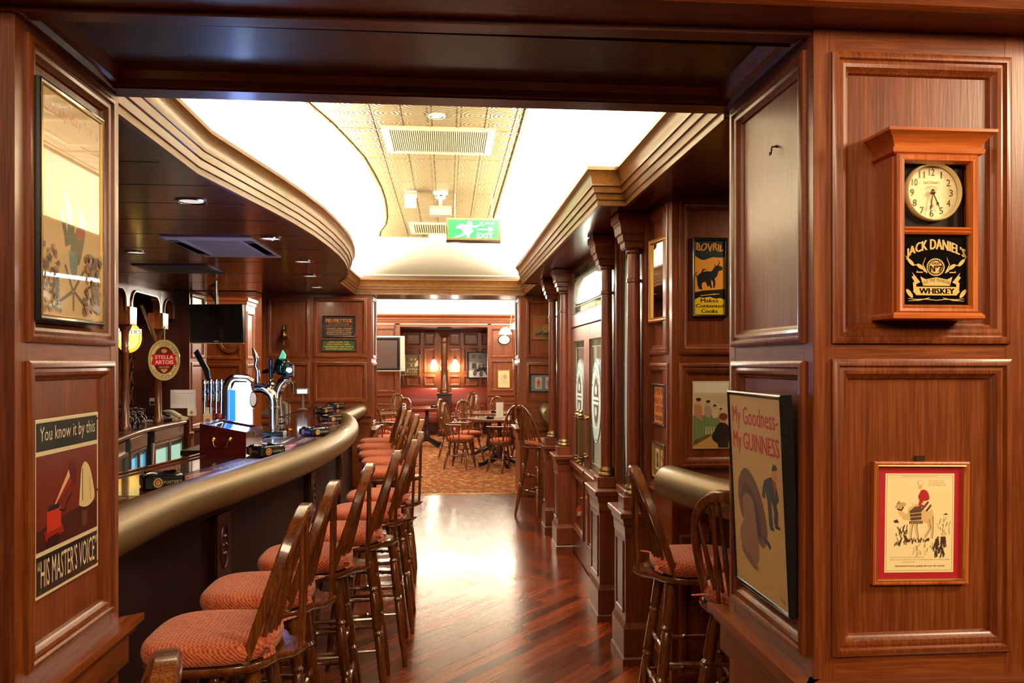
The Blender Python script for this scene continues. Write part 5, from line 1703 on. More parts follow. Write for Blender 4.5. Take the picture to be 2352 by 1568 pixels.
# printed bar mats lying along the arm rail
def bar_mat(y0, y1, label, d0=0.085, d1=0.25):
    """follows the curve of the rail; print runs along it"""
    xm, ym, ang = at_path((y0 + y1) / 2)
    t = None
    pts = [p for p in (BAR[k] for k in range(len(BAR))) if y0 - 0.3 < p[1] < y1 + 0.3]
    n = 14
    A = Art(1, 1, 0.0002)

    def W(a, b):
        """a along the mat (0 near .. 1 far), b across (0 at the rail .. 1 inside) to world"""
        x, y, an = at_path(y0 + (y1 - y0) * a)
        d = d0 + (d1 - d0) * b
        return (x - d * math.cos(an), y - d * math.sin(an))
    base = MB()
    lo = [[(*W(i / n, 0), z) for i in range(n + 1)] + [(*W(1 - i / n, 1), z) for i in range(n + 1)] for z in (ZB + 0.001, ZB + 0.004)]
    c = Vector((*W(0.5, 0.5), ZB))
    m = MB()
    m.loft([[(x - c.x, y - c.y, z - c.z) for x, y, z in l] for l in lo])
    RUB = bpy.data.materials.get('dark_rubber') or plain('dark_rubber', srgb(40, 16, 20), 0.35)
    o = m.build('bar_mat', RUB, None, 0)
    o.location = c
    tag(o, label, 'bar mat', 'printed mats along the bar')
    V, F, Cc = [], [], []

    def put(poly, col, lift):
        tris = tessellate_polygon([[Vector((p[0], p[1], 0)) for p in poly]])
        k = len(V)
        for a, b in poly:
            x, y = W(a, b)
            V.append((x - c.x, y - c.y, 0.004 + lift)); Cc.append(srgb(col))
        F.extend(tuple(i + k for i in tt) for tt in tris)

    def band(a0, a1, b0a, b1a, b0b, b1b, col, lift, k=6):
        for i in range(k):
            f0, f1 = i / k, (i + 1) / k
            g = lambda f: (b0a + (b0b - b0a) * f, b1a + (b1b - b1a) * f)
            put([(a0 + (a1 - a0) * f0, g(f0)[0]), (a0 + (a1 - a0) * f1, g(f1)[0]), (a0 + (a1 - a0) * f1, g(f1)[1]), (a0 + (a1 - a0) * f0, g(f0)[1])], col, lift)
    band(0.02, 0.98, 0.05, 0.95, 0.05, 0.95, (70, 22, 34), 0.0003, 10)
    band(0.05, 0.46, 0.15, 0.9, 0.45, 0.65, (214, 120, 110), 0.0005)
    band(0.05, 0.40, 0.35, 0.75, 0.5, 0.6, (240, 220, 210), 0.0007)
    band(0.10, 0.33, 0.42, 0.62, 0.5, 0.56, (130, 34, 34), 0.0009)
    vs, fs = text_shape("FOSTER'S")
    k = len(V)
    for a, b in vs:
        x, y = W(0.52 + 0.40 * a, 0.30 + 0.36 * (1 - (1 - b)))
        V.append((x - c.x, y - c.y, 0.0051)); Cc.append(srgb(244, 240, 236))
    F.extend(tuple(i + k for i in f) for f in fs)
    me = bpy.data.meshes.new('mat_print')
    me.from_pydata(V, [], F)
    atr = me.color_attributes.new('Col', 'FLOAT_COLOR', 'POINT')
    atr.data.foreach_set('color', [q for col in Cc for q in col])
    me.materials.append(ENAMEL)
    o2 = bpy.data.objects.new('mat_print', me)
    COL.objects.link(o2)
    o2.parent = o
    return o


for y0, y1, lab in ((2.45, 3.0, 'dark printed bar mat nearest the camera, partly behind the pillar'), (3.25, 4.1, 'red and white printed bar mat between the first two ashtrays'),
                    (4.45, 5.3, 'red and white printed bar mat after the second ashtray'), (5.6, 6.2, 'printed bar mat between the third and fourth ashtrays'), (6.45, 6.95, 'printed bar mat at the far curve of the bar')):
    bar_mat(y0, y1, lab)
t = thing('side_table', 'small dark panelled side table at the passage mouth', 'table', (-2.42, 8.12, 0))
MB().box(-0.16, 0.16, -0.16, 0.16, 0.89, 0.92, ch=0.004).build('table_top', RX, t, 0)
MB().box(-0.14, 0.14, -0.14, 0.14, 0.0, 0.89, ch=0.003).build('body', RZ, t, 0)
MB().loft(frame_loops(-0.10, 0.10, 0.15, 0.82, PROF), True, False, Matrix.Translation((0, -0.14, 0))).build('panel_moulding', RZ, t, 20)
t = thing('menu_leaflet', 'pale leaflet with a picture standing behind the beer taps', 'leaflet', (-2.46, 8.10, 1.022))
MB().box(-0.045, 0.045, -0.003, 0.003, -0.10, 0.10).build('sheet', WHITE, t, 0)
A = Art(0.085, 0.19)
A.rect(0, 0, 1, 1, (232, 206, 170)).ell(0.5, 0.3, 0.3, 0.12, (190, 110, 70)).rect(0.1, 0.6, 0.9, 0.9, (240, 226, 200))
A.build('leaflet_print', PRINT, t, -0.0035)
t = thing('snack_tin', 'red and black banded tin standing behind the beer taps', 'tin', (-2.35, 8.12, 0.992))
MB().lathe([(0.05, -0.07), (0.052, -0.065), (0.052, 0.065), (0.05, 0.07)], 20).build('can', plain('tin_red', srgb(140, 30, 26), 0.3, coat=0.4), t)
MB().lathe([(0.0525, -0.02), (0.0525, 0.02)], 20, caps=False).build('band', BLACK, t)

# ---------------------------------------------------------------- back bar
bb = thing('back_bar', 'dark wooden back bar with arched canopy, turned posts and a curved counter', 'back bar', (-3.1, 7.2, 0))
L3 = lambda x, y, z: (x + 3.1, y - 7.2, z)
cpath = smooth_path([(-2.50, 5.0), (-2.56, 5.6), (-2.66, 6.2), (-2.82, 7.0), (-2.90, 7.7), (-2.88, 8.65)], 4)
cin = [(-3.88, y) for _, y in cpath]
lo = [[L3(x, y, z) for x, y in cpath] for z in (0.905, 0.95)] + [[L3(x, y, 0.95) for x, y in cin], [L3(x, y, 0.905) for x, y in cin]]
MB().loft(lo, closed=False, caps=False, wrap=True).build('counter', DY, bb, 30)
MB().tube([L3(x + 0.005, y, 0.93) for x, y in cpath], 0.024, 10).build('counter_edge', CHW, bb)
for y0, y1 in ((5.0, 5.9),):
    MB().box(-2.85 + 3.1, -2.62 + 3.1, y0 - 7.2, y1 - 7.2, 0, 0.9).build('cupboard', DZ, bb, 0)
# canopy with arches between turned posts
posts = [(-2.95, 6.3), (-2.97, 7.33), (-3.02, 8.28)]
cp = [(-2.93, 5.2)] + posts + [(-3.02, 8.69)]
for i in range(len(cp) - 1):
    (xa, ya), (xb, yb) = cp[i], cp[i + 1]
    ln = math.hypot(xb - xa, yb - ya)
    ang = math.atan2(yb - ya, xb - xa)
    T = Matrix.Translation(L3(xa, ya, 0)) @ Matrix.Rotation(ang, 4, 'Z')
    r = 0.12
    arch = [(0, 2.379), (ln, 2.379), (ln, 2.06)] + [(ln - 0.07, 2.06)] + [(ln - 0.07 - r + r * math.cos(a), 2.14 + r * math.sin(a)) for a in [math.pi / 2 * k / 6 for k in range(7)]] + [(0.07 + r - r * math.sin(a), 2.14 + r * math.cos(a)) for a in [math.pi / 2 * k / 6 for k in range(7)]] + [(0.07, 2.06), (0, 2.06)]
    MB().prism(arch, -0.03, 0.03, T, axis='y').build('canopy_arch', CHW, bb, 0)
    edge = [T @ Vector((x, -0.034, z)) for x, z in arch[3:-1]]
    MB().tube(edge, 0.012, 6).build('arch_bead', CHW, bb)
for x, y in posts:
    P = L3(x, y, 0)
    MB().box(P[0] - 0.075, P[0] + 0.075, P[1] - 0.075, P[1] + 0.075, 1.93, 2.10, ch=0.004).build('post_block', CHW, bb, 0)
    MB().lathe([(0.05, 0.95), (0.05, 1.0), (0.036, 1.03), (0.034, 1.3), (0.03, 1.66), (0.036, 1.67), (0.036, 1.69), (0.03, 1.70), (0.032, 1.86), (0.042, 1.88), (0.05, 1.9), (0.06, 1.93)], 18, RT(P)).build('turned_post', CHW, bb, 50)
# upright back panels curved behind the posts
for y0, y1 in ((5.0, 6.6), (6.7, 8.0), (8.05, 8.68)):
    MB().box(-3.88 + 3.1, -3.84 + 3.1, y0 - 7.2, y1 - 7.2, 0.95, 2.3, ch=0.004).build('back_panel', RZ, bb, 0)
MB().tube([L3(-2.99, 7.75, 2.15), L3(-3.0, 8.0, 1.95), L3(-3.02, 8.18, 1.82)], 0.014, 8).build('support_rod', STEEL, bb)
# wine rack lattice
wr = thing('wine_rack', 'diamond lattice wine rack with dark bottle necks on the back bar wall', 'wine rack', (-3.45, 8.64, 1.43))
MB().box(-0.02, -0.01, -0.30, 0.30, -0.30, 0.33).build('back', plain('rack_red', srgb(70, 18, 16), 0.5), wr, 0)
for z in (-0.30, 0.32):
    MB().box(-0.30, 0.02, -0.31, 0.31, z - 0.01, z + 0.01).build('rail', CHW, wr, 0)
for y in (-0.31, 0.31):
    MB().box(-0.30, 0.02, y - 0.01, y + 0.01, -0.31, 0.33).build('upright', CHW, wr, 0)
for k in range(-4, 5):
    for s in (1, -1):
        # slanted laths clipped to the frame
        a = [(-0.30 + 0.12 * (k), -0.30), (-0.30 + 0.12 * k + 0.36, 0.32)]
        (ya, za), (yb, zb_) = a
        if ya < -0.30:
            f = (-0.30 - ya) / (yb - ya); ya, za = -0.30, za + f * (zb_ - za)
        if yb > 0.30:
            f = (yb - 0.30) / (yb - ya); zb_, yb = zb_ - f * (zb_ - za), 0.30
        if yb - ya < 0.04:
            continue
        MB().tube([(0.012, s * ya, za), (0.012, s * yb, zb_)], 0.009, 4).build('lath', CHW, wr, 0)
WB_ = ['nearest of the top row', 'second of the top row', 'left one of the second row', 'right one of the second row', 'left one of the third row', 'right one of the third row', 'lowest of all', 'rightmost of the top row']
for i, (y, z) in enumerate(((-0.18, 0.21), (-0.06, 0.21), (0.0, 0.08), (0.12, 0.08), (0.06, -0.10), (0.18, -0.10), (0.12, -0.20), (0.2, 0.2))):
    b = MB().lathe([(0.036, 0.0), (0.036, 0.17), (0.014, 0.22), (0.013, 0.28), (0.016, 0.282), (0.016, 0.30), (0.001, 0.302)], 14, RT((0, 0, 0), ry=math.pi / 2)).build('wine_bottle', BLACK)
    b.location = (-3.45 - 0.27, 8.64 + y, 1.43 + z)
    tag(b, 'dark wine bottle lying in the lattice rack, ' + WB_[i], 'bottle', 'bottles in the lattice rack')
MB().box(-0.02, 0.03, -0.31, 0.31, -0.34, -0.33).build('glass_rail', STEEL, wr, 0)
# oval signs
def oval_sign(name, label, loc, rz, rx, rz_, art_fn, mat, rim, depth=0.05):
    t = thing(name, label, 'sign', loc, rz)
    lo = lambda s, y: [(rx * s * math.cos(2 * math.pi * k / 40), y, rz_ * s * math.sin(2 * math.pi * k / 40)) for k in range(40)]
    MB().loft([lo(0.97, depth), lo(1.0, depth * 0.7), lo(1.0, depth * 0.15), lo(0.97, 0.0)]).build('sign_body', rim, t, 50)
    A = Art(2 * rx, 2 * rz_)
    art_fn(A)
    A.build('sign_face', mat, t, -0.001)
    return t


def stella(A):
    A.ell(0.5, 0.5, 0.49, 0.49, (196, 178, 120), 40)
    A.ell(0.5, 0.5, 0.43, 0.43, (222, 206, 150), 40)
    A.ring(0.5, 0.5, 0.435, 0.435, 0.012, (120, 80, 40))
    A.ell(0.5, 0.5, 0.33, 0.33, (110, 26, 24), 36)
    A.ring(0.5, 0.5, 0.345, 0.345, 0.02, (210, 186, 120))
    A.arc_text('LAGER BEER', 0.5, 0.5, 0.355, 0.42, math.radians(112), math.radians(20), (70, 40, 22), ky=2 * 0.21 / (2 * 0.15) * 0.99)
    A.arc_text('ORIGINAL BEER', 0.5, 0.5, 0.42, 0.355, math.radians(215), math.radians(345), (70, 40, 22), ky=2 * 0.21 / (2 * 0.15) * 0.99)
    A.ell(0.5, 0.72, 0.09, 0.05, (196, 160, 90), 20)
    A.poly([(0.10, 0.60), (0.16, 0.56), (0.10, 0.42), (0.16, 0.38), (0.84, 0.38), (0.90, 0.42), (0.84, 0.56), (0.90, 0.60), (0.84, 0.64), (0.16, 0.64)], (212, 26, 28))
    A.text('STELLA', 0.22, 0.53, 0.78, 0.615, (244, 236, 220), bold=0.006)
    A.text('ARTOIS', 0.22, 0.41, 0.78, 0.50, (244, 236, 220), bold=0.006)
    A.text('LEUVEN', 0.34, 0.315, 0.66, 0.355, (226, 210, 170))
    A.poly([(0.38, 0.29), (0.62, 0.29), (0.56, 0.22), (0.5, 0.19), (0.44, 0.22)], (196, 160, 90))


t = oval_sign('brewery_sign', 'oval red and gold lager sign hanging before the turned post', at_y(377, 827, 7.9), 0.30, 0.148, 0.208, stella, print_mat('sign_enamel', 0.12, 1.0), plain('clear_rim', srgb(150, 120, 90), 0.15, coat=0.8))
MB().tube([(0, 0.03, 0.2), (0, 0.03, 0.34)], 0.008, 6).build('hanger', STEEL, t)


def yellow(A):
    A.ell(0.5, 0.5, 0.49, 0.49, (250, 196, 50), 40)
    A.ell(0.5, 0.5, 0.40, 0.40, (252, 220, 110), 40)
    A.ring(0.5, 0.5, 0.41, 0.41, 0.02, (120, 90, 20))
    A.rect(0.02, 0.60, 0.98, 0.78, (252, 240, 190))
    A.text("FOSTER'S", 0.04, 0.62, 0.96, 0.76, (90, 60, 10), bold=0.01)
    A.arc_text('LAGER', 0.5, 0.5, 0.47, 0.42, math.radians(225), math.radians(315), (110, 70, 10), ky=1.3)


t = oval_sign('brewery_sign', 'glowing yellow oval beer sign behind the first turned post', at_y(296, 775, 8.2), 0.5, 0.125, 0.16, yellow, print_mat('yellow_backlit', 0.3, 0.2, emit=1.3), BLACK)
# drinking glasses upside down on the counter
STEMG = None
GL_ = [a + ' of the ' + b + ' row' for b, n in (('middle', 5), ('front', 4), ('back', 3)) for a in ('first', 'second', 'third', 'fourth', 'fifth')[:n]]
gpos = [(277, 975), (290, 972), (303, 976), (316, 973), (328, 976), (283, 985), (297, 984), (311, 985), (325, 984), (290, 962), (306, 963), (320, 964)]
for i, (u, v) in enumerate(gpos):
    p = at_z(u, v, 0.952)
    if STEMG is None:
        o = MB().lathe([(0.032, 0), (0.040, 0.03), (0.040, 0.07), (0.028, 0.10), (0.006, 0.115), (0.005, 0.155), (0.03, 0.168), (0.031, 0.171), (0.004, 0.166), (0.0035, 0.12), (0.024, 0.10), (0.037, 0.07), (0.037, 0.03), (0.029, 0.0)], 18).build('wine_glass', GLASS, None, 60)
        STEMG = o
    else:
        o = STEMG.copy()
        COL.objects.link(o)
    o.location = p
    tag(o, 'stemmed glass standing upside down on the back bar counter, ' + GL_[i], 'glass', 'upturned glasses on the back bar')
GREYP = plain('cream_phone', srgb(214, 204, 184), 0.4)
t = thing('telephone', 'cream desk telephone with curly cord on the back bar counter', 'telephone', at_z(404, 964, 0.952), -0.5)
MB().prism([(-0.10, 0), (0.10, 0), (0.10, 0.03), (-0.10, 0.075)], -0.09, 0.09, axis='y').build('body', GREYP, t, 0)
lo = [[(x, y + dy, z + dz2) for dy, dz2 in ((-0.022, 0), (0.022, 0), (0.022, 0.022), (-0.022, 0.022))] for x, y, z in ((-0.12, -0.05, 0.085), (-0.08, -0.05, 0.092), (0.0, -0.05, 0.085), (0.07, -0.05, 0.058), (0.12, -0.05, 0.036))]
MB().loft(lo).build('handset', GREYP, t, 30)
pts = [(0.12 + 0.03 * k / 40 + 0.01 * math.cos(k * 1.1), -0.06 + 0.01 * math.sin(k * 1.1), 0.04 - 0.16 * (k / 40) ** 1.5) for k in range(41)]
MB().tube(pts, 0.004, 5).build('cord', plain('tan_cord', srgb(150, 120, 70), 0.5), t)
t = thing('telephone', 'black telephone with white label beside the cream one', 'telephone', at_z(362, 968, 0.952), -0.4)
MB().prism([(-0.11, 0), (0.11, 0), (0.11, 0.03), (-0.11, 0.065)], -0.09, 0.09, axis='y').build('body', BLACK, t, 0)
lo = [[(x, y + dy, z + dz2) for dy, dz2 in ((-0.022, 0), (0.022, 0), (0.022, 0.022), (-0.022, 0.022))] for x, y, z in ((-0.13, 0.03, 0.07), (-0.09, 0.03, 0.09), (0.0, 0.03, 0.092), (0.08, 0.03, 0.07), (0.12, 0.03, 0.05))]
MB().loft(lo).build('handset', BLACK, t, 30)
MB().box(-0.10, 0.03, -0.094, -0.09, 0.005, 0.028).build('label_strip', WHITE, t, 0)
for k in range(6):
    MB().box(-0.02 + 0.03 * (k % 3), 0.0 + 0.03 * (k % 3), -0.06 + 0.03 * (k // 3), -0.04 + 0.03 * (k // 3), 0.05, 0.056).build('key', TAUPE, t, 0)
# glass fronted fridges under the counter
def fridge(label, x, y, w, rz, glow, rows):
    t = thing('bar_fridge', label, 'fridge', (x, y, 0), rz, 'fridges under the back bar')
    MB().box(-w / 2, w / 2, 0.01, 0.5, 0.0, 0.9).build('cabinet', STEEL, t, 0)
    MB().box(-w / 2, w / 2, -0.02, 0.01, 0.78, 0.90, ch=0.004).build('top_panel', STEEL, t, 0)
    n = 2
    for k in range(n):
        a, b = -w / 2 + w * k / n + 0.006, -w / 2 + w * (k + 1) / n - 0.006
        MB().loft(frame_loops(a, b, 0.08, 0.775, [(0, 0.01), (0, -0.018), (0.02, -0.022), (0.035, -0.012), (0.035, 0.008)]), True, False).build('door_frame', STEEL, t, 20)
        MB().box(a + 0.035, b - 0.035, -0.004, 0.0, 0.115, 0.74).build('door_glass', PANE, t, 0)
        MB().box(a + 0.035, b - 0.035, 0.006, 0.009, 0.115, 0.70).build('lit_interior', glow, t, 0)
        for z in (0.30, 0.50):
            MB().box(a + 0.035, b - 0.035, 0.0, 0.006, z, z + 0.008).build('shelf', STEEL, t, 0)
    MB().box(-w / 2 + 0.02, -w / 2 + 0.06, -0.023, -0.02, 0.82, 0.86).build('badge', GRILLE, t, 0)
    return t


CYAN = plain('blue_fridge_light', (0.3, 0.6, 0.8, 1), 0.4, emit=(0.12, 0.55, 0.9, 1), estr=1.6)
MINT = plain('mint_fridge_light', (0.5, 0.7, 0.6, 1), 0.4, emit=(0.45, 0.75, 0.6, 1), estr=1.1)
fridge('steel glass fronted fridge with pale green light, at the far end of the back bar', -2.91, 8.25, 0.80, math.pi / 2 - 0.02, MINT, 2)
fridge('steel glass fronted fridge with blue light under the back bar', -2.875, 7.36, 0.62, math.pi / 2 + 0.14, CYAN, 2)
t = thing('bar_fridge', 'grey fridge side beside the left pillar, half hidden', 'fridge', (-2.73, 6.6, 0), math.pi / 2 + 0.2, 'fridges under the back bar')
MB().box(-0.35, 0.35, 0.01, 0.45, 0.0, 0.89).build('cabinet', STEEL, t, 0)
MB().loft(frame_loops(-0.34, 0.34, 0.08, 0.8, [(0, 0.01), (0, -0.018), (0.03, -0.02), (0.04, 0.008)]), True, False).build('door_frame', STEEL, t, 20)
PINK = plain('pink_label', srgb(226, 170, 170), 0.5)
o = MB().box(-0.022, 0.022, -0.002, 0.002, -0.13, 0.13).build('price_tag', PINK, None, 0)
o.location, o.rotation_euler = (-2.88, 7.77, 0.66), (0.0, 0.12, math.pi / 2 + 0.1)
tag(o, 'pink and red paper tag stuck between the two fridges', 'tag')
# paper notice and switch plate on the dark end wall
a, b = at_y(391, 895, 8.69), at_y(449, 937, 8.69)
t = thing('paper_notice', 'white printed rota sheet taped to the dark end wall', 'notice', ((a.x + b.x) / 2, 8.695, (a.z + b.z) / 2))
w, h = b.x - a.x, a.z - b.z
MB().box(-w / 2, w / 2, -0.001, 0.001, -h / 2, h / 2).build('sheet', WHITE, t, 0)
A = Art(w, h)
A.rect(0.0, 0.0, 1, 1, (226, 226, 236)).rect(0.1, 0.80, 0.9, 0.815, (120, 110, 110))
for k in range(9):
    for j in range(5):
        if random.random() < 0.85:
            A.rect(0.12 + j * 0.155, 0.16 + k * 0.068, 0.12 + j * 0.155 + random.uniform(0.05, 0.12), 0.175 + k * 0.068, (186, 186, 194))
A.build('notice_print', PRINT, t, -0.001)
t = thing('switch_plate', 'white switch plate with an orange button under the paper notice', 'switch', at_y(441, 946, 8.69))
MB().box(-0.045, 0.045, -0.012, 0.005, -0.042, 0.042, ch=0.003).build('plate', WHITE, t, 0)
MB().lathe([(0.015, 0), (0.015, 0.006), (0.001, 0.008)], 16, RT((0, -0.012, 0), rx=math.pi / 2)).build('button', plain('orange_button', srgb(210, 120, 40), 0.4), t)
t = thing('socket', 'pale power socket with a plug below the wine rack', 'socket', at_y(353, 922, 8.68))
MB().box(-0.04, 0.04, -0.012, 0.01, -0.04, 0.04, ch=0.003).build('plate', GREYP, t, 0)
MB().box(-0.02, 0.015, -0.045, -0.012, -0.025, 0.005, ch=0.004).build('plug', BLACK, t, 0)
# hanging television
t = thing('television', 'black flat television hanging from the soffit over the bar', 'television', at_y(498, 743, 7.5), math.radians(-9), rx=math.radians(4))
MB().box(-0.265, 0.265, -0.02, 0.03, -0.185, 0.185, ch=0.006).build('case', BLACK, t, 30)
MB().box(-0.25, 0.25, -0.0215, -0.02, -0.15, 0.17).build('screen', plain('dark_screen', (0.004, 0.004, 0.005, 1), 0.08, coat=0.5), t, 0)
MB().box(-0.265, 0.265, -0.022, 0.0, -0.192, -0.183).build('trim_strip', plain('pale_gold_strip', srgb(200, 180, 140), 0.3, metal=0.6), t, 0)
A = Art(0.05, 0.01)
A.text('SONY', 0.05, 0.05, 0.95, 0.95, (210, 210, 215))
A.build('lettering', PRINT, t, -0.022, loc=(0, 0, -0.168))
MB().tube([(-0.02, 0.05, 0.12), (-0.02, 0.06, 0.41)], 0.018, 10).build('ceiling_pole', STEEL, t)
MB().box(-0.08, 0.06, 0.03, 0.06, -0.08, 0.15, ch=0.004).build('bracket', STEEL, t, 0)
for k in range(3):
    MB().tube([(-0.02, 0.05, 0.2), (-0.05 - 0.01 * k, 0.06, 0.26), (-0.08 - 0.015 * k, 0.05, 0.32), (-0.05 - 0.02 * k, 0.06, 0.36), (-0.02, 0.06, 0.395)], 0.005, 6).build('cable', MATTE, t)
# wall bell
t = thing('brass_bell', 'brass bar bell on a bracket on the far partition', 'bell', at_y(656, 770, 8.99))
MB().lathe([(0.078, -0.055), (0.08, -0.05), (0.06, -0.03), (0.046, 0.0), (0.038, 0.045), (0.025, 0.062), (0.001, 0.066)], 28, RT((0, -0.10, 0))).build('bell', BRASS, t, 60)
MB().tube([(0, 0.0, 0.07), (0, -0.03, 0.11), (0, -0.09, 0.115), (0, -0.10, 0.09), (0, -0.10, 0.062)], 0.009, 8).build('bracket', OLDBRASS, t)
MB().box(-0.025, 0.025, -0.008, 0.004, 0.03, 0.13, ch=0.003).build('wall_plate', OLDBRASS, t, 0)
MB().lathe([(0.003, -0.03), (0.003, -0.065), (0.010, -0.072), (0.010, -0.085), (0.004, -0.092), (0.006, -0.105), (0.001, -0.108)], 12, RT((0, -0.10, 0))).build('clapper', BRASS, t)
# ---------------------------------------------------------------- pictures, signs and the clock
HALF = math.pi / 2
BLKFRAME = plain('black_frame', (0.012, 0.011, 0.010, 1), 0.25, coat=0.4)


def board(t, w, h, y, mat=None, th=0.008, name='backboard'):
    return MB().box(-w / 2, w / 2, y, y + th, -h / 2, h / 2).build(name, mat or MATTE, t, 0)


def spl(pts, per=4):
    return smooth_path(pts + [pts[0]], per)[:-1]


# left pillar, upper picture: cream poster under reflecting glass
t = thing('framed_poster', 'tall black framed cream poster behind reflecting glass on the left pillar', 'poster', (XL - 0.006, 2.095, 1.978), HALF, 'poster pictures')
W, H = 0.347, 0.588
picture_frame(W, H, 0.03, 0.014, BLKFRAME, t, GOLDLINE)
board(t, W - 0.012, H - 0.012, -0.026, th=0.026)
A = Art(W - 0.03, H - 0.03)
A.rect(0, 0, 1, 1, (228, 196, 140))
A.text('Lovely day for a', 0.04, 0.885, 0.95, 0.955, (196, 96, 70))
G = (84, 92, 56)
A.line([(0.36, 0.60), (0.38, 0.55), (0.43, 0.49), (0.46, 0.42), (0.45, 0.34)], [0.03, 0.045, 0.07, 0.11, 0.14], G)
A.line([(0.31, 0.49), (0.33, 0.44), (0.37, 0.38), (0.40, 0.33)], [0.04, 0.06, 0.055, 0.08], G)
A.poly(spl([(0.60, 0.56), (0.68, 0.48), (0.70, 0.42), (0.66, 0.33), (0.58, 0.25), (0.46, 0.30), (0.47, 0.36), (0.56, 0.42), (0.62, 0.48)]), (96, 96, 58))
A.poly(spl([(0.54, 0.42), (0.66, 0.44), (0.68, 0.40), (0.58, 0.37)]), (178, 92, 60))
A.poly(spl([(0.42, 0.31), (0.55, 0.30), (0.56, 0.22), (0.52, 0.17), (0.45, 0.22)]), (120, 142, 128))
for p in ([(0.36, 0.24), (0.49, 0.125)], [(0.68, 0.23), (0.5, 0.125)], [(0.28, 0.07), (0.48, 0.12)], [(0.5, 0.12), (0.5, 0.03)], [(0.52, 0.12), (0.70, 0.06)]):
    A.line(p, 0.03, (110, 96, 62))
random.seed(11)
for k in range(150):
    x = random.choice([random.uniform(0.03, 0.24), random.uniform(0.66, 0.97), random.uniform(0.72, 0.97)])
    z = random.uniform(0.02, 0.31)
    c = random.choice([(150, 108, 70), (120, 92, 70), (176, 120, 80), (98, 84, 70), (196, 150, 104), (140, 132, 116)])
    a = random.uniform(0, 6.28)
    r = random.uniform(0.015, 0.05)
    A.poly([(x + r * math.cos(a + q), z + 0.6 * r * math.sin(a + q)) for q in (0, 1.4, 2.6, 4.2)], c)
A.line([(0.14, 0.10), (0.19, 0.135), (0.21, 0.10), (0.22, 0.04), (0.26, 0.02)], 0.035, (104, 88, 60))
A.build('poster_print', GLAZED, t, -0.0265)

# left pillar, lower enamel sign (generic shapes in place of the known picture; the wording stays)
t = thing('enamel_sign', 'enamel sign with black bands and white lettering low on the left pillar', 'sign', (XL + 0.001, 2.112, 1.219), HALF, 'poster pictures')
W, H = 0.338, 0.442
MB().box(-W / 2, W / 2, 0.0, 0.004, -H / 2, H / 2, ch=0.0015).build('plate', plain('sign_cream', srgb(240, 226, 186), 0.3, coat=0.4), t, 0)
A = Art(W, H, 0.00006)
CRM, BK = (242, 228, 188), (10, 16, 18)
A.rect(0.02, 0.82, 0.98, 0.98, BK)
A.rect(0.02, 0.02, 0.98, 0.235, BK)
A.rect(0.02, 0.26, 0.98, 0.795, (112, 36, 18))
A.poly([(0.02, 0.26), (0.98, 0.26), (0.98, 0.43), (0.60, 0.43), (0.02, 0.375)], (62, 14, 12))
A.text('You know it by this', 0.07, 0.85, 0.94, 0.955, CRM)
A.text('\u201cHIS MASTER\u2019S VOICE\u201d', 0.04, 0.055, 0.97, 0.21, CRM)
R_, R2 = (206, 56, 28), (152, 32, 20)
A.poly([(0.13, 0.36), (0.40, 0.37), (0.42, 0.32), (0.16, 0.30)], R2)
A.poly([(0.17, 0.47), (0.37, 0.48), (0.38, 0.36), (0.17, 0.35)], R_)
A.rect(0.19, 0.47, 0.35, 0.50, (20, 14, 14))
A.line([(0.35, 0.46), (0.44, 0.44), (0.48, 0.50), (0.55, 0.53)], 0.014, (20, 14, 14))
A.poly([(0.27, 0.50), (0.31, 0.50), (0.60, 0.62), (0.55, 0.72), (0.50, 0.70)], R2)
A.poly([(0.28, 0.50), (0.30, 0.50), (0.55, 0.66), (0.51, 0.69)], (236, 196, 150))
A.ell(0.56, 0.655, 0.05, 0.085, (90, 18, 14), 24, rot=0.5)
# plain cream shape standing in for the animal of the original
A.poly(spl([(0.66, 0.44), (0.68, 0.56), (0.70, 0.66), (0.76, 0.70), (0.84, 0.66), (0.90, 0.56), (0.93, 0.46), (0.84, 0.42), (0.74, 0.42)]), (238, 218, 160))
A.line([(0.72, 0.66), (0.72, 0.46)], 0.012, (60, 40, 26))
A.line([(0.84, 0.60), (0.86, 0.45)], 0.012, (200, 170, 110))
A.poly([(0.16, 0.27), (0.34, 0.27), (0.34, 0.33), (0.18, 0.32)], (34, 10, 10))
A.poly([(0.70, 0.30), (0.80, 0.30), (0.80, 0.40), (0.70, 0.40)], (92, 48, 26))
A.build('sign_print', ENAMEL, t, 0)
for x in (-0.45, 0.45):
    for z in (-0.46, 0.0, 0.46):
        MB().lathe([(0.004, 0), (0.0035, 0.0015), (0.001, 0.002)], 10, RT((x * W, -0.0045, z * H), rx=HALF)).build('screw', OLDBRASS, t)

# right pillar: leaning cream poster in black frame
t = thing('framed_poster', 'cream poster with red wording in a deep black frame leaning on the right pillar', 'poster', (XR - 0.012, 2.060, 1.213), -HALF, 'poster pictures')
t.rotation_euler = (math.radians(2.6), 0, -HALF)
W, H = 0.372, 0.572
picture_frame(W, H, 0.03, 0.013, BLKFRAME, t, None)
board(t, W - 0.008, H - 0.008, -0.027, th=0.027)
A = Art(W - 0.026, H - 0.026)
A.rect(0, 0, 1, 1, (214, 178, 116))
RD = (176, 34, 30)
A.text('My Goodness-', 0.05, 0.82, 0.95, 0.945, RD, bold=0.006)
A.text('My GUINNESS', 0.05, 0.69, 0.955, 0.81, RD, bold=0.009)
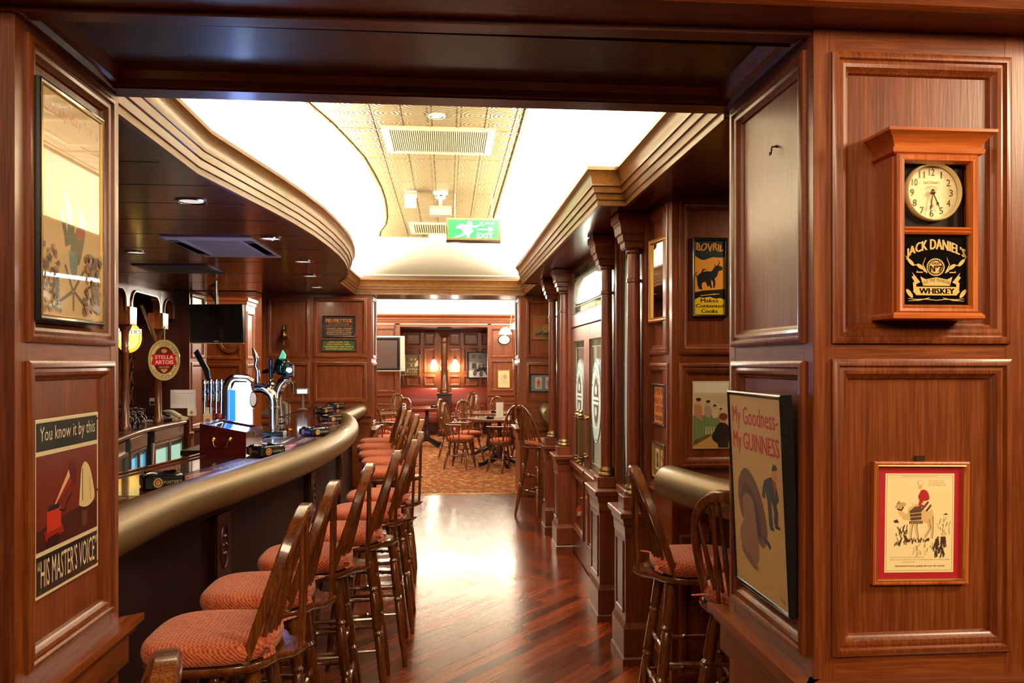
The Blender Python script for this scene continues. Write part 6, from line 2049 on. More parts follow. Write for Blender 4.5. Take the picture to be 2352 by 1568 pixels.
# plain rounded animal-brown shapes and a small dark figure in place of the known drawing
A.poly(spl([(0.10, 0.46), (0.14, 0.56), (0.28, 0.62), (0.46, 0.58), (0.62, 0.46), (0.68, 0.32), (0.60, 0.24), (0.48, 0.26), (0.30, 0.30), (0.16, 0.36)]), (104, 72, 48))
A.poly(spl([(0.16, 0.46), (0.22, 0.53), (0.34, 0.54), (0.48, 0.46), (0.56, 0.34), (0.54, 0.28), (0.36, 0.32), (0.2, 0.38)]), (70, 46, 32))
A.poly(spl([(0.20, 0.46), (0.30, 0.49), (0.42, 0.46), (0.46, 0.36), (0.50, 0.22), (0.46, 0.14), (0.30, 0.14), (0.14, 0.20), (0.12, 0.28), (0.20, 0.34)]), (146, 106, 78))
A.poly(spl([(0.14, 0.20), (0.30, 0.17), (0.46, 0.13), (0.44, 0.10), (0.30, 0.12), (0.16, 0.16)]), (118, 82, 60))
A.line([(0.60, 0.29), (0.68, 0.28), (0.73, 0.26)], 0.04, (40, 34, 30))
DK = (42, 42, 36)
A.poly([(0.70, 0.60), (0.80, 0.62), (0.88, 0.58), (0.92, 0.52), (0.86, 0.48), (0.80, 0.50), (0.70, 0.50), (0.68, 0.55)], DK)
A.line([(0.70, 0.59), (0.65, 0.54), (0.64, 0.50)], 0.06, DK)
A.line([(0.74, 0.51), (0.75, 0.44), (0.76, 0.37)], 0.07, DK)
A.line([(0.82, 0.51), (0.86, 0.45), (0.85, 0.39)], 0.07, DK)
A.rect(0.74, 0.355, 0.81, 0.37, (20, 16, 14)).rect(0.83, 0.375, 0.92, 0.39, (20, 16, 14))
A.ell(0.86, 0.635, 0.045, 0.03, (212, 140, 96), 18)
A.poly([(0.81, 0.65), (0.91, 0.66), (0.90, 0.68), (0.84, 0.685)], DK)
A.poly([(0.82, 0.61), (0.88, 0.60), (0.86, 0.52), (0.84, 0.55)], (170, 60, 44))
A.line([(0.88, 0.045), (0.92, 0.035), (0.96, 0.03)], 0.01, (90, 70, 44))
A.build('poster_print', PRINT, t, -0.0275)
t = thing('picture_hook', 'small dark wire hook on the empty upper panel of the right pillar', 'hook', (XR + 0.012, 2.05, 2.17), -HALF)
MB().tube([(0.0, 0.0, 0.012), (0.0, -0.012, 0.010), (0.006, -0.016, 0.0), (0.002, -0.016, -0.010), (-0.010, -0.014, -0.010), (-0.014, -0.012, -0.002)], 0.0022, 6).build('wire', MATTE, t)
MB().lathe([(0.004, 0), (0.004, 0.004), (0.001, 0.005)], 8, RT((0, 0.002, 0.012), rx=HALF)).build('nail', OLDBRASS, t)

# framed camel print
FRY = YR0 + 0.012
a, b = at_y(1996, 1060, FRY), at_y(2221, 1336, FRY)
t = thing('framed_print', 'small framed ink drawing of a camel rider with red mount', 'picture', ((a.x + b.x) / 2, FRY, (a.z + b.z) / 2))
t.rotation_euler = (0, math.radians(0.8), 0)
W, H = b.x - a.x - 0.008, a.z - b.z
picture_frame(W, H, 0.014, 0.011, OAK, t, GOLDLINE)
board(t, W - 0.008, H - 0.008, -0.004, th=0.006)
A = Art(W - 0.024, H - 0.024, 0.000015)
A.rect(0, 0, 1, 1, (178, 22, 30))
A.rect(0.10, 0.06, 0.90, 0.935, (248, 224, 166))
A.rect(0.116, 0.075, 0.884, 0.922, (96, 92, 70)).rect(0.12, 0.078, 0.88, 0.919, (248, 224, 166))
A.line([(0.13, 0.90), (0.87, 0.90)], 0.002, (120, 100, 70))
INK = (72, 44, 26)
A.text('PUNCH, OR THE LONDON CHARIVARI', 0.30, 0.906, 0.70, 0.914, INK)
for k, s in enumerate(('From George the Third', 'To George the Fifth', 'One hundred years long', 'Born 1820 - Still going strong')):
    A.text(s, 0.60, 0.868 - k * 0.014, 0.60 + 0.17 + 0.01 * k, 0.877 - k * 0.014, INK)
TAN = (224, 186, 122)
A.poly(spl([(0.36, 0.62), (0.44, 0.66), (0.56, 0.68), (0.64, 0.62), (0.66, 0.54), (0.60, 0.50), (0.46, 0.50), (0.38, 0.54)]), TAN)
A.line([(0.40, 0.56), (0.33, 0.55), (0.28, 0.59), (0.27, 0.63)], [0.10, 0.07, 0.05, 0.05], TAN)
A.poly(spl([(0.21, 0.63), (0.24, 0.67), (0.32, 0.68), (0.34, 0.655), (0.28, 0.62)]), (206, 166, 104))
A.line([(0.24, 0.665), (0.26, 0.69), (0.27, 0.67)], 0.01, INK)
A.line([(0.24, 0.62), (0.29, 0.61), (0.31, 0.64)], 0.018, INK)
for p in ([(0.42, 0.52), (0.40, 0.43), (0.39, 0.35)], [(0.46, 0.51), (0.46, 0.44), (0.48, 0.37)], [(0.60, 0.53), (0.62, 0.45), (0.56, 0.37)], [(0.64, 0.56), (0.65, 0.46), (0.64, 0.36)]):
    A.line(p, [0.05, 0.03, 0.022], TAN)
    A.line([(x + 0.012, z) for x, z in p], 0.006, INK)
A.poly([(0.38, 0.60), (0.44, 0.64), (0.52, 0.65), (0.52, 0.52), (0.40, 0.51)], (104, 70, 40))
for k in range(6):
    A.line([(0.385, 0.595 - k * 0.016), (0.525, 0.605 - k * 0.016)], 0.006, (224, 196, 140) if k % 2 else INK)
for k in range(8):
    A.line([(0.39 + k * 0.02, 0.515), (0.385 + k * 0.02, 0.49)], 0.012, INK)
for k in range(4):
    A.line([(0.52 + k * 0.028, 0.61 - k * 0.004), (0.60 + k * 0.016, 0.685 - k * 0.014)], 0.018, INK if k % 2 == 0 else (236, 214, 160))
A.poly(spl([(0.48, 0.735), (0.52, 0.79), (0.58, 0.78), (0.61, 0.72), (0.58, 0.695), (0.50, 0.70)]), (184, 34, 30))
A.line([(0.52, 0.70), (0.50, 0.66), (0.55, 0.64)], [0.05, 0.03, 0.02], (184, 34, 30))
A.line([(0.47, 0.70), (0.42, 0.66)], 0.03, (240, 222, 176))
A.ell(0.505, 0.815, 0.022, 0.018, (228, 186, 130), 14)
A.rect(0.478, 0.832, 0.535, 0.872, (240, 224, 180))
A.ring(0.506, 0.852, 0.03, 0.022, 0.003, (180, 150, 100))
random.seed(5)


def scribble(x0, z0, x1, z1, n, s=0.03, c=INK, t_=0.008):
    A.d -= A.step
    for _ in range(n):
        A.d += A.step * 0.9
        x, z = random.uniform(x0, x1), random.uniform(z0, z1)
        A.line([(x, z), (x + random.uniform(-s, s) * 0.5, z - s * random.uniform(0.5, 1.2))], t_ * random.uniform(0.5, 1.2), c)


scribble(0.22, 0.37, 0.36, 0.50, 22, 0.06)
A.poly([(0.20, 0.52), (0.24, 0.53), (0.26, 0.50), (0.21, 0.50)], INK)
scribble(0.68, 0.24, 0.80, 0.38, 40, 0.07, t_=0.014)
scribble(0.70, 0.40, 0.86, 0.56, 18, 0.04, (150, 112, 70), 0.006)
A.poly([(0.77, 0.57), (0.81, 0.585), (0.83, 0.57)], INK)
scribble(0.32, 0.345, 0.62, 0.37, 46, 0.03)
scribble(0.22, 0.32, 0.32, 0.34, 12, 0.03)
scribble(0.42, 0.24, 0.66, 0.33, 16, 0.04, (150, 112, 70), 0.005)
A.text('Guaranteed same quality all over the world.', 0.22, 0.108, 0.80, 0.126, INK, bold=0.001)
for k, (x0, x1) in enumerate(((0.16, 0.56), (0.16, 0.86), (0.30, 0.46))):
    A.text(('Tourist: \u201cWhy! you are marked as a light garment.\u201d', 'Quite so. For one hundred years we have always been one of the privileges', 'to take away the ruins.')[k], x0, 0.19 - k * 0.021, x1, 0.199 - k * 0.021, (120, 84, 50))
A.build('print_sheet', PRINT, t, -0.005)
MB().box(-0.012, 0.012, -0.006, 0.002, H / 2 + 0.001, H / 2 + 0.014).build('hanger', OLDBRASS, t, 0)

# whiskey clock
CY = YR0 + 0.013
D = 0.085
fa, fb = at_y(2056, 350, CY - D), at_y(2248, 722, CY - D)
cx, cz = (fa.x + fb.x) / 2, (fa.z + fb.z) / 2
t = thing('wall_clock', 'oak cased wall clock with white dial above a black whiskey panel', 'clock', (cx, CY, cz))
W, H = fb.x - fa.x, fa.z - fb.z
m = MB().box(-W / 2, W / 2, -0.01, 0, -H / 2, H / 2 + 0.012)
m.box(-W / 2, -W / 2 + 0.012, -D + 0.012, -0.01, -H / 2, H / 2 + 0.012).box(W / 2 - 0.012, W / 2, -D + 0.012, -0.01, -H / 2, H / 2 + 0.012)
m.box(-W / 2 + 0.012, W / 2 - 0.012, -D + 0.012, -0.01, -H / 2, -H / 2 + 0.012).box(-W / 2 + 0.012, W / 2 - 0.012, -D + 0.012, -0.01, H / 2, H / 2 + 0.012)
m.build('case', OAK, t, 0)
OAKX = wood('orange_oak_across', srgb(150, 66, 22), srgb(184, 92, 34), srgb(206, 118, 50), axis='X', rough=0.35, coat=0.2, vary=0.04)
lo = lambda e, z: [(-W / 2 - e, -D - e * 0.9, z), (W / 2 + e, -D - e * 0.9, z), (W / 2 + e, 0, z), (-W / 2 - e, 0, z)]
z1 = H / 2
MB().loft([lo(0.002, z1 - 0.004), lo(0.009, z1), lo(0.011, z1 + 0.010), lo(0.004, z1 + 0.013), lo(0.006, z1 + 0.02), lo(0.016, z1 + 0.036), lo(0.028, z1 + 0.046), lo(0.030, z1 + 0.047), lo(0.030, z1 + 0.054)]).build('crown', OAKX, t, 25)
MB().loft([lo(0.006, -z1 - 0.012), lo(0.010, -z1 - 0.010), lo(0.010, -z1 - 0.003), lo(0.004, -z1 + 0.004)]).build('base_moulding', OAKX, t, 25)
fw = 0.021
zm = at_y(2150, 530, CY - D).z - cz
dp = [(0, -D + 0.014), (0, -D - 0.002), (0.005, -D - 0.007), (0.012, -D - 0.005), (0.016, -D - 0.007), (fw, -D + 0.002), (fw, -D + 0.012)]
MB().loft(frame_loops(-W / 2 + 0.003, W / 2 - 0.003, -H / 2 + 0.002, H / 2 - 0.002, dp), True, False).build('door_frame', OAK, t, 30)
MB().loft([[(x, y, z) for y, z in ((-D + 0.01, zm - 0.009), (-D - 0.003, zm - 0.009), (-D - 0.007, zm - 0.004), (-D - 0.003, zm), (-D - 0.007, zm + 0.004), (-D - 0.003, zm + 0.009), (-D + 0.01, zm + 0.009))] for x in (-W / 2 + fw, W / 2 - fw)]).build('cross_bar', OAKX, t, 30)
BRN = plain('dark_brown_back', srgb(34, 20, 12), 0.3, coat=0.3)
gw = W - 2 * fw
MB().box(-gw / 2, gw / 2, -D + 0.028, -D + 0.032, zm, H / 2 - fw).build('dial_back', BRN, t, 0)
zd = at_y(2143, 441, CY - D + 0.02).z - cz
xd = at_y(2144, 441, CY - D + 0.02).x - cx
R = 0.0715
MB().lathe([(R, 0.0), (R, 0.012), (R - 0.003, 0.016), (R - 0.006, 0.010), (R - 0.007, 0.004)], 48, RT((xd, -D + 0.028, zd), rx=HALF), caps=False).build('dial_rim', plain('ivory_rim', srgb(226, 206, 150), 0.35), t, 60)
A = Art(2 * R, 2 * R, 0.00006)
A.ell(0.5, 0.5, 0.485, 0.485, (246, 226, 176), 48)
A.ring(0.5, 0.5, 0.43, 0.43, 0.004, (190, 160, 110), 48)
NUM = (78, 66, 44)
for k in range(12):
    a = math.radians(90 - 30 * (k + 1))
    x, z = 0.5 + 0.35 * math.cos(a), 0.5 + 0.35 * math.sin(a)
    s = str(k + 1)
    ww = 0.024 if s == '1' else 0.07 if len(s) == 1 else 0.10
    A.text(s, x - ww / 2, z - 0.058, x + ww / 2, z + 0.058, NUM)
    A.ell(0.5 + 0.43 * math.cos(a), 0.5 + 0.43 * math.sin(a), 0.006, 0.006, NUM, 8)
A.text('Jack Daniel\u2019s', 0.36, 0.64, 0.64, 0.70, (120, 96, 60))
A.line([(0.40, 0.61), (0.44, 0.595), (0.5, 0.61), (0.56, 0.595), (0.60, 0.61)], 0.006, (120, 96, 60))
A.text('TENNESSEE', 0.38, 0.558, 0.62, 0.575, (140, 110, 70))
A.build('dial', PRINT, t, 0, loc=(xd, -D + 0.0275, zd))


def hand(ang, ln, wd, nm):
    T = RT((xd, -D + 0.021, zd), ry=math.radians(ang))
    m = MB()
    m.box(-wd, wd, 0, 0.0012, -0.008, ln * 0.55, T)
    m.prism([(0, ln * 0.5), (wd * 3, ln * 0.6), (wd * 2, ln * 0.68), (wd * 0.6, ln * 0.72), (0, ln), (-wd * 0.6, ln * 0.72), (-wd * 2, ln * 0.68), (-wd * 3, ln * 0.6)], 0, 0.0012, T, axis='y')
    m.build(nm, MATTE, t, 0)


hand(156, 0.048, 0.0011, 'hour_hand')
hand(188, 0.058, 0.0009, 'minute_hand')
MB().lathe([(0.0055, 0), (0.0055, 0.004), (0.003, 0.006), (0.001, 0.0062)], 14, RT((xd, -D + 0.023, zd), rx=HALF)).build('hand_boss', OLDBRASS, t)
# lower panel with gilt lettering
ph = (zm - 0.009) - (-H / 2 + fw)
pz = (zm - 0.009 + -H / 2 + fw) / 2
MB().box(-gw / 2, gw / 2, -D + 0.006, -D + 0.010, -H / 2 + fw, zm - 0.009).build('glass_panel', BLKFRAME, t, 0)
A = Art(gw, ph, 0.00006)
GL, BK = (226, 190, 116), (14, 11, 9)
A.rect(0, 0, 1, 1, BK)


def arch(a, b, x0=0.08, x1=0.92, zc=0.72, sag=0.10, hh=0.13, mid=0.03):
    x = x0 + (x1 - x0) * a
    f = 1 - (2 * a - 1) ** 2
    return (x, zc + sag * f + b * (hh + mid * f))


A.text("JACK DANIEL\u2019S", 0, 0, 1, 1, GL, lambda a, b: arch(a, b, 0.06, 0.94, 0.645, 0.105, 0.145, 0.05), bold=0.014)
A.ell(0.5, 0.545, 0.135, 0.125, GL, 36)
A.ring(0.5, 0.545, 0.12, 0.11, 0.022, BK, 36)
for k in range(24):
    a = 2 * math.pi * k / 24
    A.ell(0.5 + 0.11 * math.cos(a), 0.545 + 0.10 * math.sin(a), 0.007, 0.006, GL, 6)
A.text('OLD', 0.44, 0.585, 0.56, 0.615, BK, bold=0.003)
A.text('N\u00ba7', 0.41, 0.48, 0.59, 0.57, BK, bold=0.006)
for s in (1, -1):
    X = lambda x: 0.5 + s * x
    A.line([(X(0.16), 0.48), (X(0.24), 0.56), (X(0.36), 0.58), (X(0.46), 0.70)], [0.03, 0.018, 0.012, 0.008], GL)
    A.line([(X(0.14), 0.46), (X(0.20), 0.58), (X(0.16), 0.68)], [0.02, 0.012, 0.006], GL)
    A.ell(X(0.24), 0.55, 0.06, 0.028, GL, 14, rot=s * 0.6)
    A.ell(X(0.38), 0.61, 0.07, 0.026, GL, 14, rot=s * 0.8)
    A.line([(X(0.20), 0.47), (X(0.30), 0.47), (X(0.28), 0.49)], 0.015, GL)
    A.poly([(X(0.24), 0.33), (X(0.36), 0.47), (X(0.34), 0.42), (X(0.37), 0.40), (X(0.30), 0.30)], GL)
    A.poly([(X(0.30), 0.36), (X(0.35), 0.32), (X(0.34), 0.20), (X(0.30), 0.22)], GL)
    A.ell(X(0.40), 0.17, 0.075, 0.03, GL, 14, rot=s * 0.9)
    A.line([(X(0.0), 0.075), (X(0.15), 0.09), (X(0.30), 0.085), (X(0.42), 0.10)], [0.01, 0.012, 0.012, 0.006], GL)
    A.line([(X(0.10), 0.11), (X(0.25), 0.075), (X(0.42), 0.065)], [0.008, 0.012, 0.006], GL)
A.poly([(0.26, 0.41), (0.34, 0.37), (0.5, 0.40), (0.66, 0.37), (0.74, 0.41), (0.70, 0.28), (0.30, 0.28)], GL)
A.text('OLD TIME TENNESSEE', 0, 0, 1, 1, BK, lambda a, b: (0.295 + 0.41 * a, 0.295 + 0.04 * (1 - (2 * a - 1) ** 2) + 0.045 * b))
A.poly([(0.15, 0.20), (0.20, 0.265), (0.80, 0.265), (0.85, 0.20), (0.80, 0.145), (0.20, 0.145)], GL)
A.text('WHISKEY', 0.24, 0.165, 0.76, 0.245, BK, bold=0.012)
A.build('panel_lettering', print_mat('gilt_print', 0.14, 0.0), t, 0, loc=(0, -D + 0.0058, pz))

# nook wall: yellow bull sign
NY = 3.564
a, b = at_y(1591, 545, NY - 0.02), at_y(1672, 728, NY - 0.02)
t = thing('enamel_sign', 'black framed yellow sign with a black bull high on the nook wall', 'sign', ((a.x + b.x) / 2, NY, (a.z + b.z) / 2), 0, 'poster pictures')
W, H = b.x - a.x, a.z - b.z
picture_frame(W, H, 0.022, 0.012, BLKFRAME, t, None)
board(t, W - 0.01, H - 0.01, -0.008, th=0.008)
A = Art(W - 0.024, H - 0.024)
OR, YE, BK = (238, 160, 50), (246, 204, 30), (12, 12, 14)
A.rect(0, 0, 1, 1, OR)
A.rect(0, 0.86, 1, 1, (14, 18, 20))
A.poly(spl([(0, 0.80), (0.2, 0.745), (0.35, 0.74), (0.6, 0.775), (0.8, 0.77), (1, 0.785), (1, 0.90), (0, 0.90)], 3), (14, 42, 40))
A.text('BOVRIL', 0.06, 0.85, 0.95, 0.965, OR, lambda a, b: (0.06 + 0.89 * a, 0.86 + 0.10 * b + 0.015 * math.cos(a * 18)), bold=0.018)
A.poly([(0, 0.30), (0.3, 0.325), (0.7, 0.335), (1, 0.35), (1, 0.0), (0, 0.0)], BK)
A.poly([(0, 0.0), (1, 0.0), (1, 0.20), (0.85, 0.225), (0.7, 0.215), (0.5, 0.24), (0.3, 0.225), (0.15, 0.235), (0, 0.20)], YE)
for k in range(5):
    A.line([(0.2 + 0.1 * k, 0.255 + 0.006 * k), (0.34 + 0.12 * k, 0.262 + 0.004 * k)], 0.02, YE)
A.text('Makes', 0.20, 0.165, 0.78, 0.215, BK, bold=0.012)
A.text('Contented', 0.04, 0.095, 0.96, 0.145, BK, bold=0.012)
A.text('Cooks', 0.22, 0.022, 0.76, 0.075, BK, bold=0.012)
A.poly(spl([(0.08, 0.50), (0.16, 0.55), (0.38, 0.585), (0.56, 0.585), (0.66, 0.64), (0.74, 0.665), (0.86, 0.655), (0.93, 0.635), (0.90, 0.60), (0.80, 0.585), (0.74, 0.52), (0.62, 0.475), (0.34, 0.44), (0.18, 0.43), (0.10, 0.46)], 4), BK)
for p in ([(0.14, 0.46), (0.14, 0.40), (0.18, 0.345)], [(0.22, 0.45), (0.20, 0.385), (0.24, 0.335)], [(0.50, 0.47), (0.52, 0.41), (0.56, 0.36)], [(0.60, 0.50), (0.66, 0.43), (0.64, 0.365)], [(0.40, 0.46), (0.46, 0.40), (0.44, 0.38)]):
    A.line(p, [0.10, 0.07, 0.05], BK)
A.line([(0.78, 0.66), (0.82, 0.695), (0.80, 0.73)], [0.035, 0.025, 0.01], BK)
A.line([(0.68, 0.66), (0.67, 0.69)], [0.03, 0.01], BK)
A.line([(0.10, 0.50), (0.05, 0.53), (0.05, 0.56), (0.10, 0.57)], 0.025, BK)
A.line([(0.24, 0.56), (0.30, 0.61), (0.38, 0.605)], [0.05, 0.05, 0.02], BK)
A.build('sign_print', ENAMEL, t, -0.0095)
# comic tin sheet below it
a, b = at_y(1590, 875, NY), at_y(1675, 1030, NY)
W, H = b.x - a.x, a.z - b.z
t = thing('tin_picture', 'pale printed tin of a bar scene with green panelling below the bull sign', 'picture', ((a.x + b.x) / 2, NY, (a.z + b.z) / 2), 0, 'poster pictures')
MB().box(-W / 2, W / 2, -0.004, 0.0, -H / 2, H / 2, ch=0.002).build('tin_plate', plain('tin_edge', srgb(214, 196, 150), 0.25, coat=0.6), t, 0)
A = Art(W, H)
A.rect(0.01, 0.01, 0.99, 0.99, (222, 206, 160))
A.poly([(0.01, 0.5), (0.6, 0.5), (0.99, 0.34), (0.99, 0.02), (0.01, 0.02)], (132, 150, 98))
for k in range(7):
    A.line([(0.06 + k * 0.09, 0.12), (0.06 + k * 0.09, 0.49)], 0.008, (96, 116, 72))
A.poly([(0.02, 0.04), (0.5, 0.19), (0.99, 0.19), (0.99, 0.02), (0.02, 0.02)], (222, 172, 96))
A.poly([(0.02, 0.05), (0.02, 0.12), (0.44, 0.22), (0.5, 0.19)], (122, 92, 56))
A.poly([(0.30, 0.78), (0.99, 0.60), (0.99, 0.80)], (214, 190, 150))
A.rect(0.03, 0.82, 0.97, 0.985, (240, 230, 196)).rect(0.05, 0.835, 0.95, 0.97, (250, 244, 222))
for x, z, s, c in ((0.16, 0.67, 1.2, (206, 150, 96)), (0.42, 0.65, 1.0, (196, 160, 150)), (0.60, 0.60, 0.8, (226, 206, 170)), (0.76, 0.56, 0.6, (214, 190, 140))):
    A.poly(spl([(x - 0.10 * s, z - 0.02), (x, z + 0.0), (x + 0.08 * s, z - 0.06), (x + 0.06 * s, z - 0.18 * s), (x - 0.08 * s, z - 0.16 * s)], 3), c)
    A.ell(x, z + 0.02 * s, 0.06 * s, 0.04 * s, (226, 178, 140), 16)
    A.ell(x, z + 0.05 * s, 0.06 * s, 0.022 * s, (70, 56, 48), 14)
A.line([(0.14, 0.56), (0.20, 0.46), (0.26, 0.42)], 0.06, (206, 150, 96))
for k in range(4):
    A.poly([(0.34 + k * 0.07, 0.22), (0.39 + k * 0.07, 0.22), (0.38 + k * 0.07, 0.33), (0.35 + k * 0.07, 0.33)], (210, 206, 160))
A.poly(spl([(0.62, 0.10), (0.52, 0.17), (0.62, 0.30), (0.72, 0.38), (0.90, 0.37), (0.98, 0.30), (0.98, 0.10), (0.80, 0.06)], 3), (52, 44, 40))
A.ell(0.82, 0.45, 0.10, 0.065, (226, 160, 120), 18)
A.ell(0.83, 0.475, 0.115, 0.055, (130, 60, 34), 18)
A.poly([(0.66, 0.12), (0.97, 0.10), (0.97, 0.02), (0.70, 0.02)], (60, 50, 44))
A.build('tin_print', ENAMEL, t, -0.004)

# side wall: mirror and two small frames (faces the corridor)
SXN = XW + 0.014


def side_frame(name, label, cat, u0, v0, u1, v1, d, tw, mat, lip=None, lean=0.0):
    """u0,v0 = far top corner, u1,v1 = near bottom corner of the frame's front"""
    xf = SXN - d
    p, q = at_x(u0, v0, xf), at_x(u1, v1, xf)
    w, h = abs(p.y - q.y), p.z - q.z
    tt = thing(name, label, cat, (SXN, (p.y + q.y) / 2, (p.z + q.z) / 2), -HALF)
    picture_frame(w, h, d, tw, mat, tt, lip)
    board(tt, w - 0.004, h - 0.004, -d * 0.5, th=d * 0.5)
    return tt, w, h


t, w, h = side_frame('wall_mirror', 'gilt framed mirror on the narrow wall behind the nearest column', 'mirror', 1495, 555, 1526, 735, 0.03, 0.018, plain('tan_gilt', srgb(186, 120, 56), 0.35, metal=0.3), GOLDLINE)
t.rotation_euler = (0, 0, -HALF + math.radians(7))
MB().box(-w / 2 + 0.018, w / 2 - 0.018, -0.019, -0.016, -h / 2 + 0.018, h / 2 - 0.018).build('mirror_glass', plain('mirror_silver', (0.92, 0.92, 0.9, 1), 0.02, metal=1), t, 0)
t, w, h = side_frame('framed_notice', 'orange notice with black lettering in a dark frame beside the nook', 'notice', 1497, 880, 1527, 982, 0.022, 0.012, DZ)
A = Art(w - 0.024, h - 0.024)
A.rect(0, 0, 1, 1, (226, 138, 60))
for s, z0, z1, m_ in (('IF YOU WERE', 0.76, 0.93, 0.04), ('REALLY A GOOD', 0.52, 0.68, 0.04), ('CUSTOMER', 0.30, 0.46, 0.08), ("YOU\u2019D ORDER MORE", 0.07, 0.20, 0.05)):
    A.text(s, m_, z0, 1 - m_, z1, (62, 40, 24), bold=0.012)
A.build('notice_print', PRINT, t, -0.0115)
t, w, h = side_frame('framed_print', 'small dark framed pair of prints in an olive mount below the orange notice', 'picture', 1496, 1010, 1527, 1112, 0.022, 0.012, DZ, GOLDLINE)
A = Art(w - 0.024, h - 0.024)
A.rect(0, 0, 1, 1, (120, 100, 56))
for x0, c in ((0.14, (232, 214, 166)), (0.56, (236, 196, 120))):
    A.rect(x0, 0.22, x0 + 0.32, 0.86, c)
A.ell(0.30, 0.62, 0.10, 0.14, (120, 76, 44)).poly([(0.2, 0.3), (0.42, 0.3), (0.38, 0.5), (0.24, 0.5)], (90, 66, 44))
A.line([(0.58, 0.68), (0.72, 0.55), (0.86, 0.5)], 0.06, (140, 80, 40)).poly([(0.6, 0.26), (0.86, 0.26), (0.8, 0.42), (0.66, 0.42)], (214, 120, 40))
A.build('print_sheet', PRINT, t, -0.0115)

# nook counter with its own bronze arm rail
t = thing('nook_counter', 'counter of the right nook with a thick bronze arm rail end', 'counter', (1.35, 3.0, 0))
rail = [(0.965, 3.44), (1.0, 3.25), (1.06, 3.0), (1.15, 2.72), (1.26, 2.45)]
rp = smooth_path(rail, 5)
MB().tube([(x + 0.055 - 1.35, y - 3.0, 1.03) for x, y in rp], 0.078, 20).build('arm_rail', BOL, t, 60)
inn = offset_loop(rp, -0.5)
MB().loft([[(x + 0.06 - 1.35, y - 3.0, 1.03) for x, y in rp], [(x + 0.06 - 1.35, y - 3.0, 1.07) for x, y in rp], [(x - 1.35 + 0.06, min(y, 3.53) - 3.0, 1.07) for x, y in offset_loop(rp, 0.5)], [(x - 1.35 + 0.06, min(y, 3.53) - 3.0, 1.03) for x, y in offset_loop(rp, 0.5)]], False, False, wrap=True).build('counter_top', BARTOP, t, 20)
fr0 = offset_loop(rp, 0.20)
fr1 = offset_loop(rp, 0.24)
MB().loft([[(x - 1.35 + 0.06, min(y, 3.53) - 3.0, z) for x, y in l] for l, z in ((fr0, 0.0), (fr0, 1.0), (fr1, 1.0), (fr1, 0.0))], False, False, wrap=True).build('front_panel', DZ, t, 20)

# partition signs
PY = 9.014
a, b = at_y(741, 725, PY), at_y(817, 774, PY)
t = thing('text_sign', 'black sign with orange lettering, upper of two on the far partition', 'sign', ((a.x + b.x) / 2, PY, (a.z + b.z) / 2))
W, H = b.x - a.x, a.z - b.z
picture_frame(W, H, 0.02, 0.014, BLKFRAME, t, None)
A = Art(W - 0.02, H - 0.02)
A.rect(0, 0, 1, 1, (26, 12, 12))
o_, c_ = (226, 140, 50), (214, 170, 120)
A.text('MRS EMILY POOK', 0.08, 0.70, 0.92, 0.90, o_, bold=0.006)
A.text('No 2, THE COTTAGES', 0.18, 0.585, 0.82, 0.645, c_)
A.text('(Some Keeper to the Late Duke)', 0.08, 0.485, 0.92, 0.555, o_)
for k, s in enumerate(('COUNTRY GIRLS TRAINED', 'TO STANDARDS THAT', 'ALWAYS ENSURE A GOOD', 'POSITION IN SERVICE')):
    A.text(s, 0.09 + 0.03 * (k % 2), 0.36 - k * 0.10, 0.91 - 0.03 * (k % 2), 0.43 - k * 0.10, c_, bold=0.003)
A.build('sign_print', PRINT, t, -0.012)
a, b = at_y(739, 780, PY), at_y(818, 807, PY)
t = thing('text_sign', 'green sign with yellow lettering, lower of two on the far partition', 'sign', ((a.x + b.x) / 2, PY, (a.z + b.z) / 2))
W, H = b.x - a.x, a.z - b.z
picture_frame(W, H, 0.02, 0.010, BLKFRAME, t, None)
A = Art(W - 0.014, H - 0.014)
A.rect(0, 0, 1, 1, (50, 70, 28))
for k, s in enumerate(('OUR LAGER, FOR', 'EASY-GOING GIRLS,', 'REFRESHES THE PARTS', 'ANYONE CAN REACH')):
    m_ = (0.2, 0.14, 0.07, 0.1)[k]
    A.text(s, m_, 0.76 - k * 0.215, 1 - m_, 0.90 - k * 0.215, (228, 206, 110), bold=0.004)
A.build('sign_print', PRINT, t, -0.012)
# right partition: poster and twin prints
a = at_y(1220, 722, PY)
t = thing('framed_poster', 'tan poster with red lettering and running horses right of the far archway', 'poster', (a.x + 0.20, PY, a.z - 0.15), 0, 'poster pictures')
W, H = 0.40, 0.30
picture_frame(W, H, 0.018, 0.012, OAK, t, None)
A = Art(W - 0.02, H - 0.02)
A.rect(0, 0, 1, 1, (150, 108, 64))
A.rect(0.38, 0.02, 0.74, 0.98, (120, 92, 50))
A.text('LEICESTER', 0.05, 0.74, 0.95, 0.86, (214, 52, 34), bold=0.01)
A.text('SQUARE', 0.08, 0.58, 0.92, 0.70, (214, 52, 34), bold=0.01)
A.text('Brewed for', 0.36, 0.90, 0.66, 0.965, (226, 190, 60))
A.ring(0.5, 0.44, 0.15, 0.16, 0.025, (226, 190, 60)).text('SL', 0.42, 0.36, 0.58, 0.52, (226, 190, 60), bold=0.01)
for x in (0.20, 0.42, 0.66):
    A.poly(spl([(x - 0.09, 0.22), (x, 0.25), (x + 0.08, 0.28), (x + 0.10, 0.20), (x, 0.16), (x - 0.09, 0.17)], 3), (40, 22, 16))
    A.ell(x + 0.11, 0.29, 0.03, 0.035, (40, 22, 16), 10)
    for dx in (-0.08, -0.04, 0.04, 0.09):
        A.line([(x + dx, 0.20), (x + dx - 0.02, 0.08)], 0.016, (40, 22, 16))
A.build('poster_print', PRINT, t, -0.010)
a = at_y(1217, 859, PY)
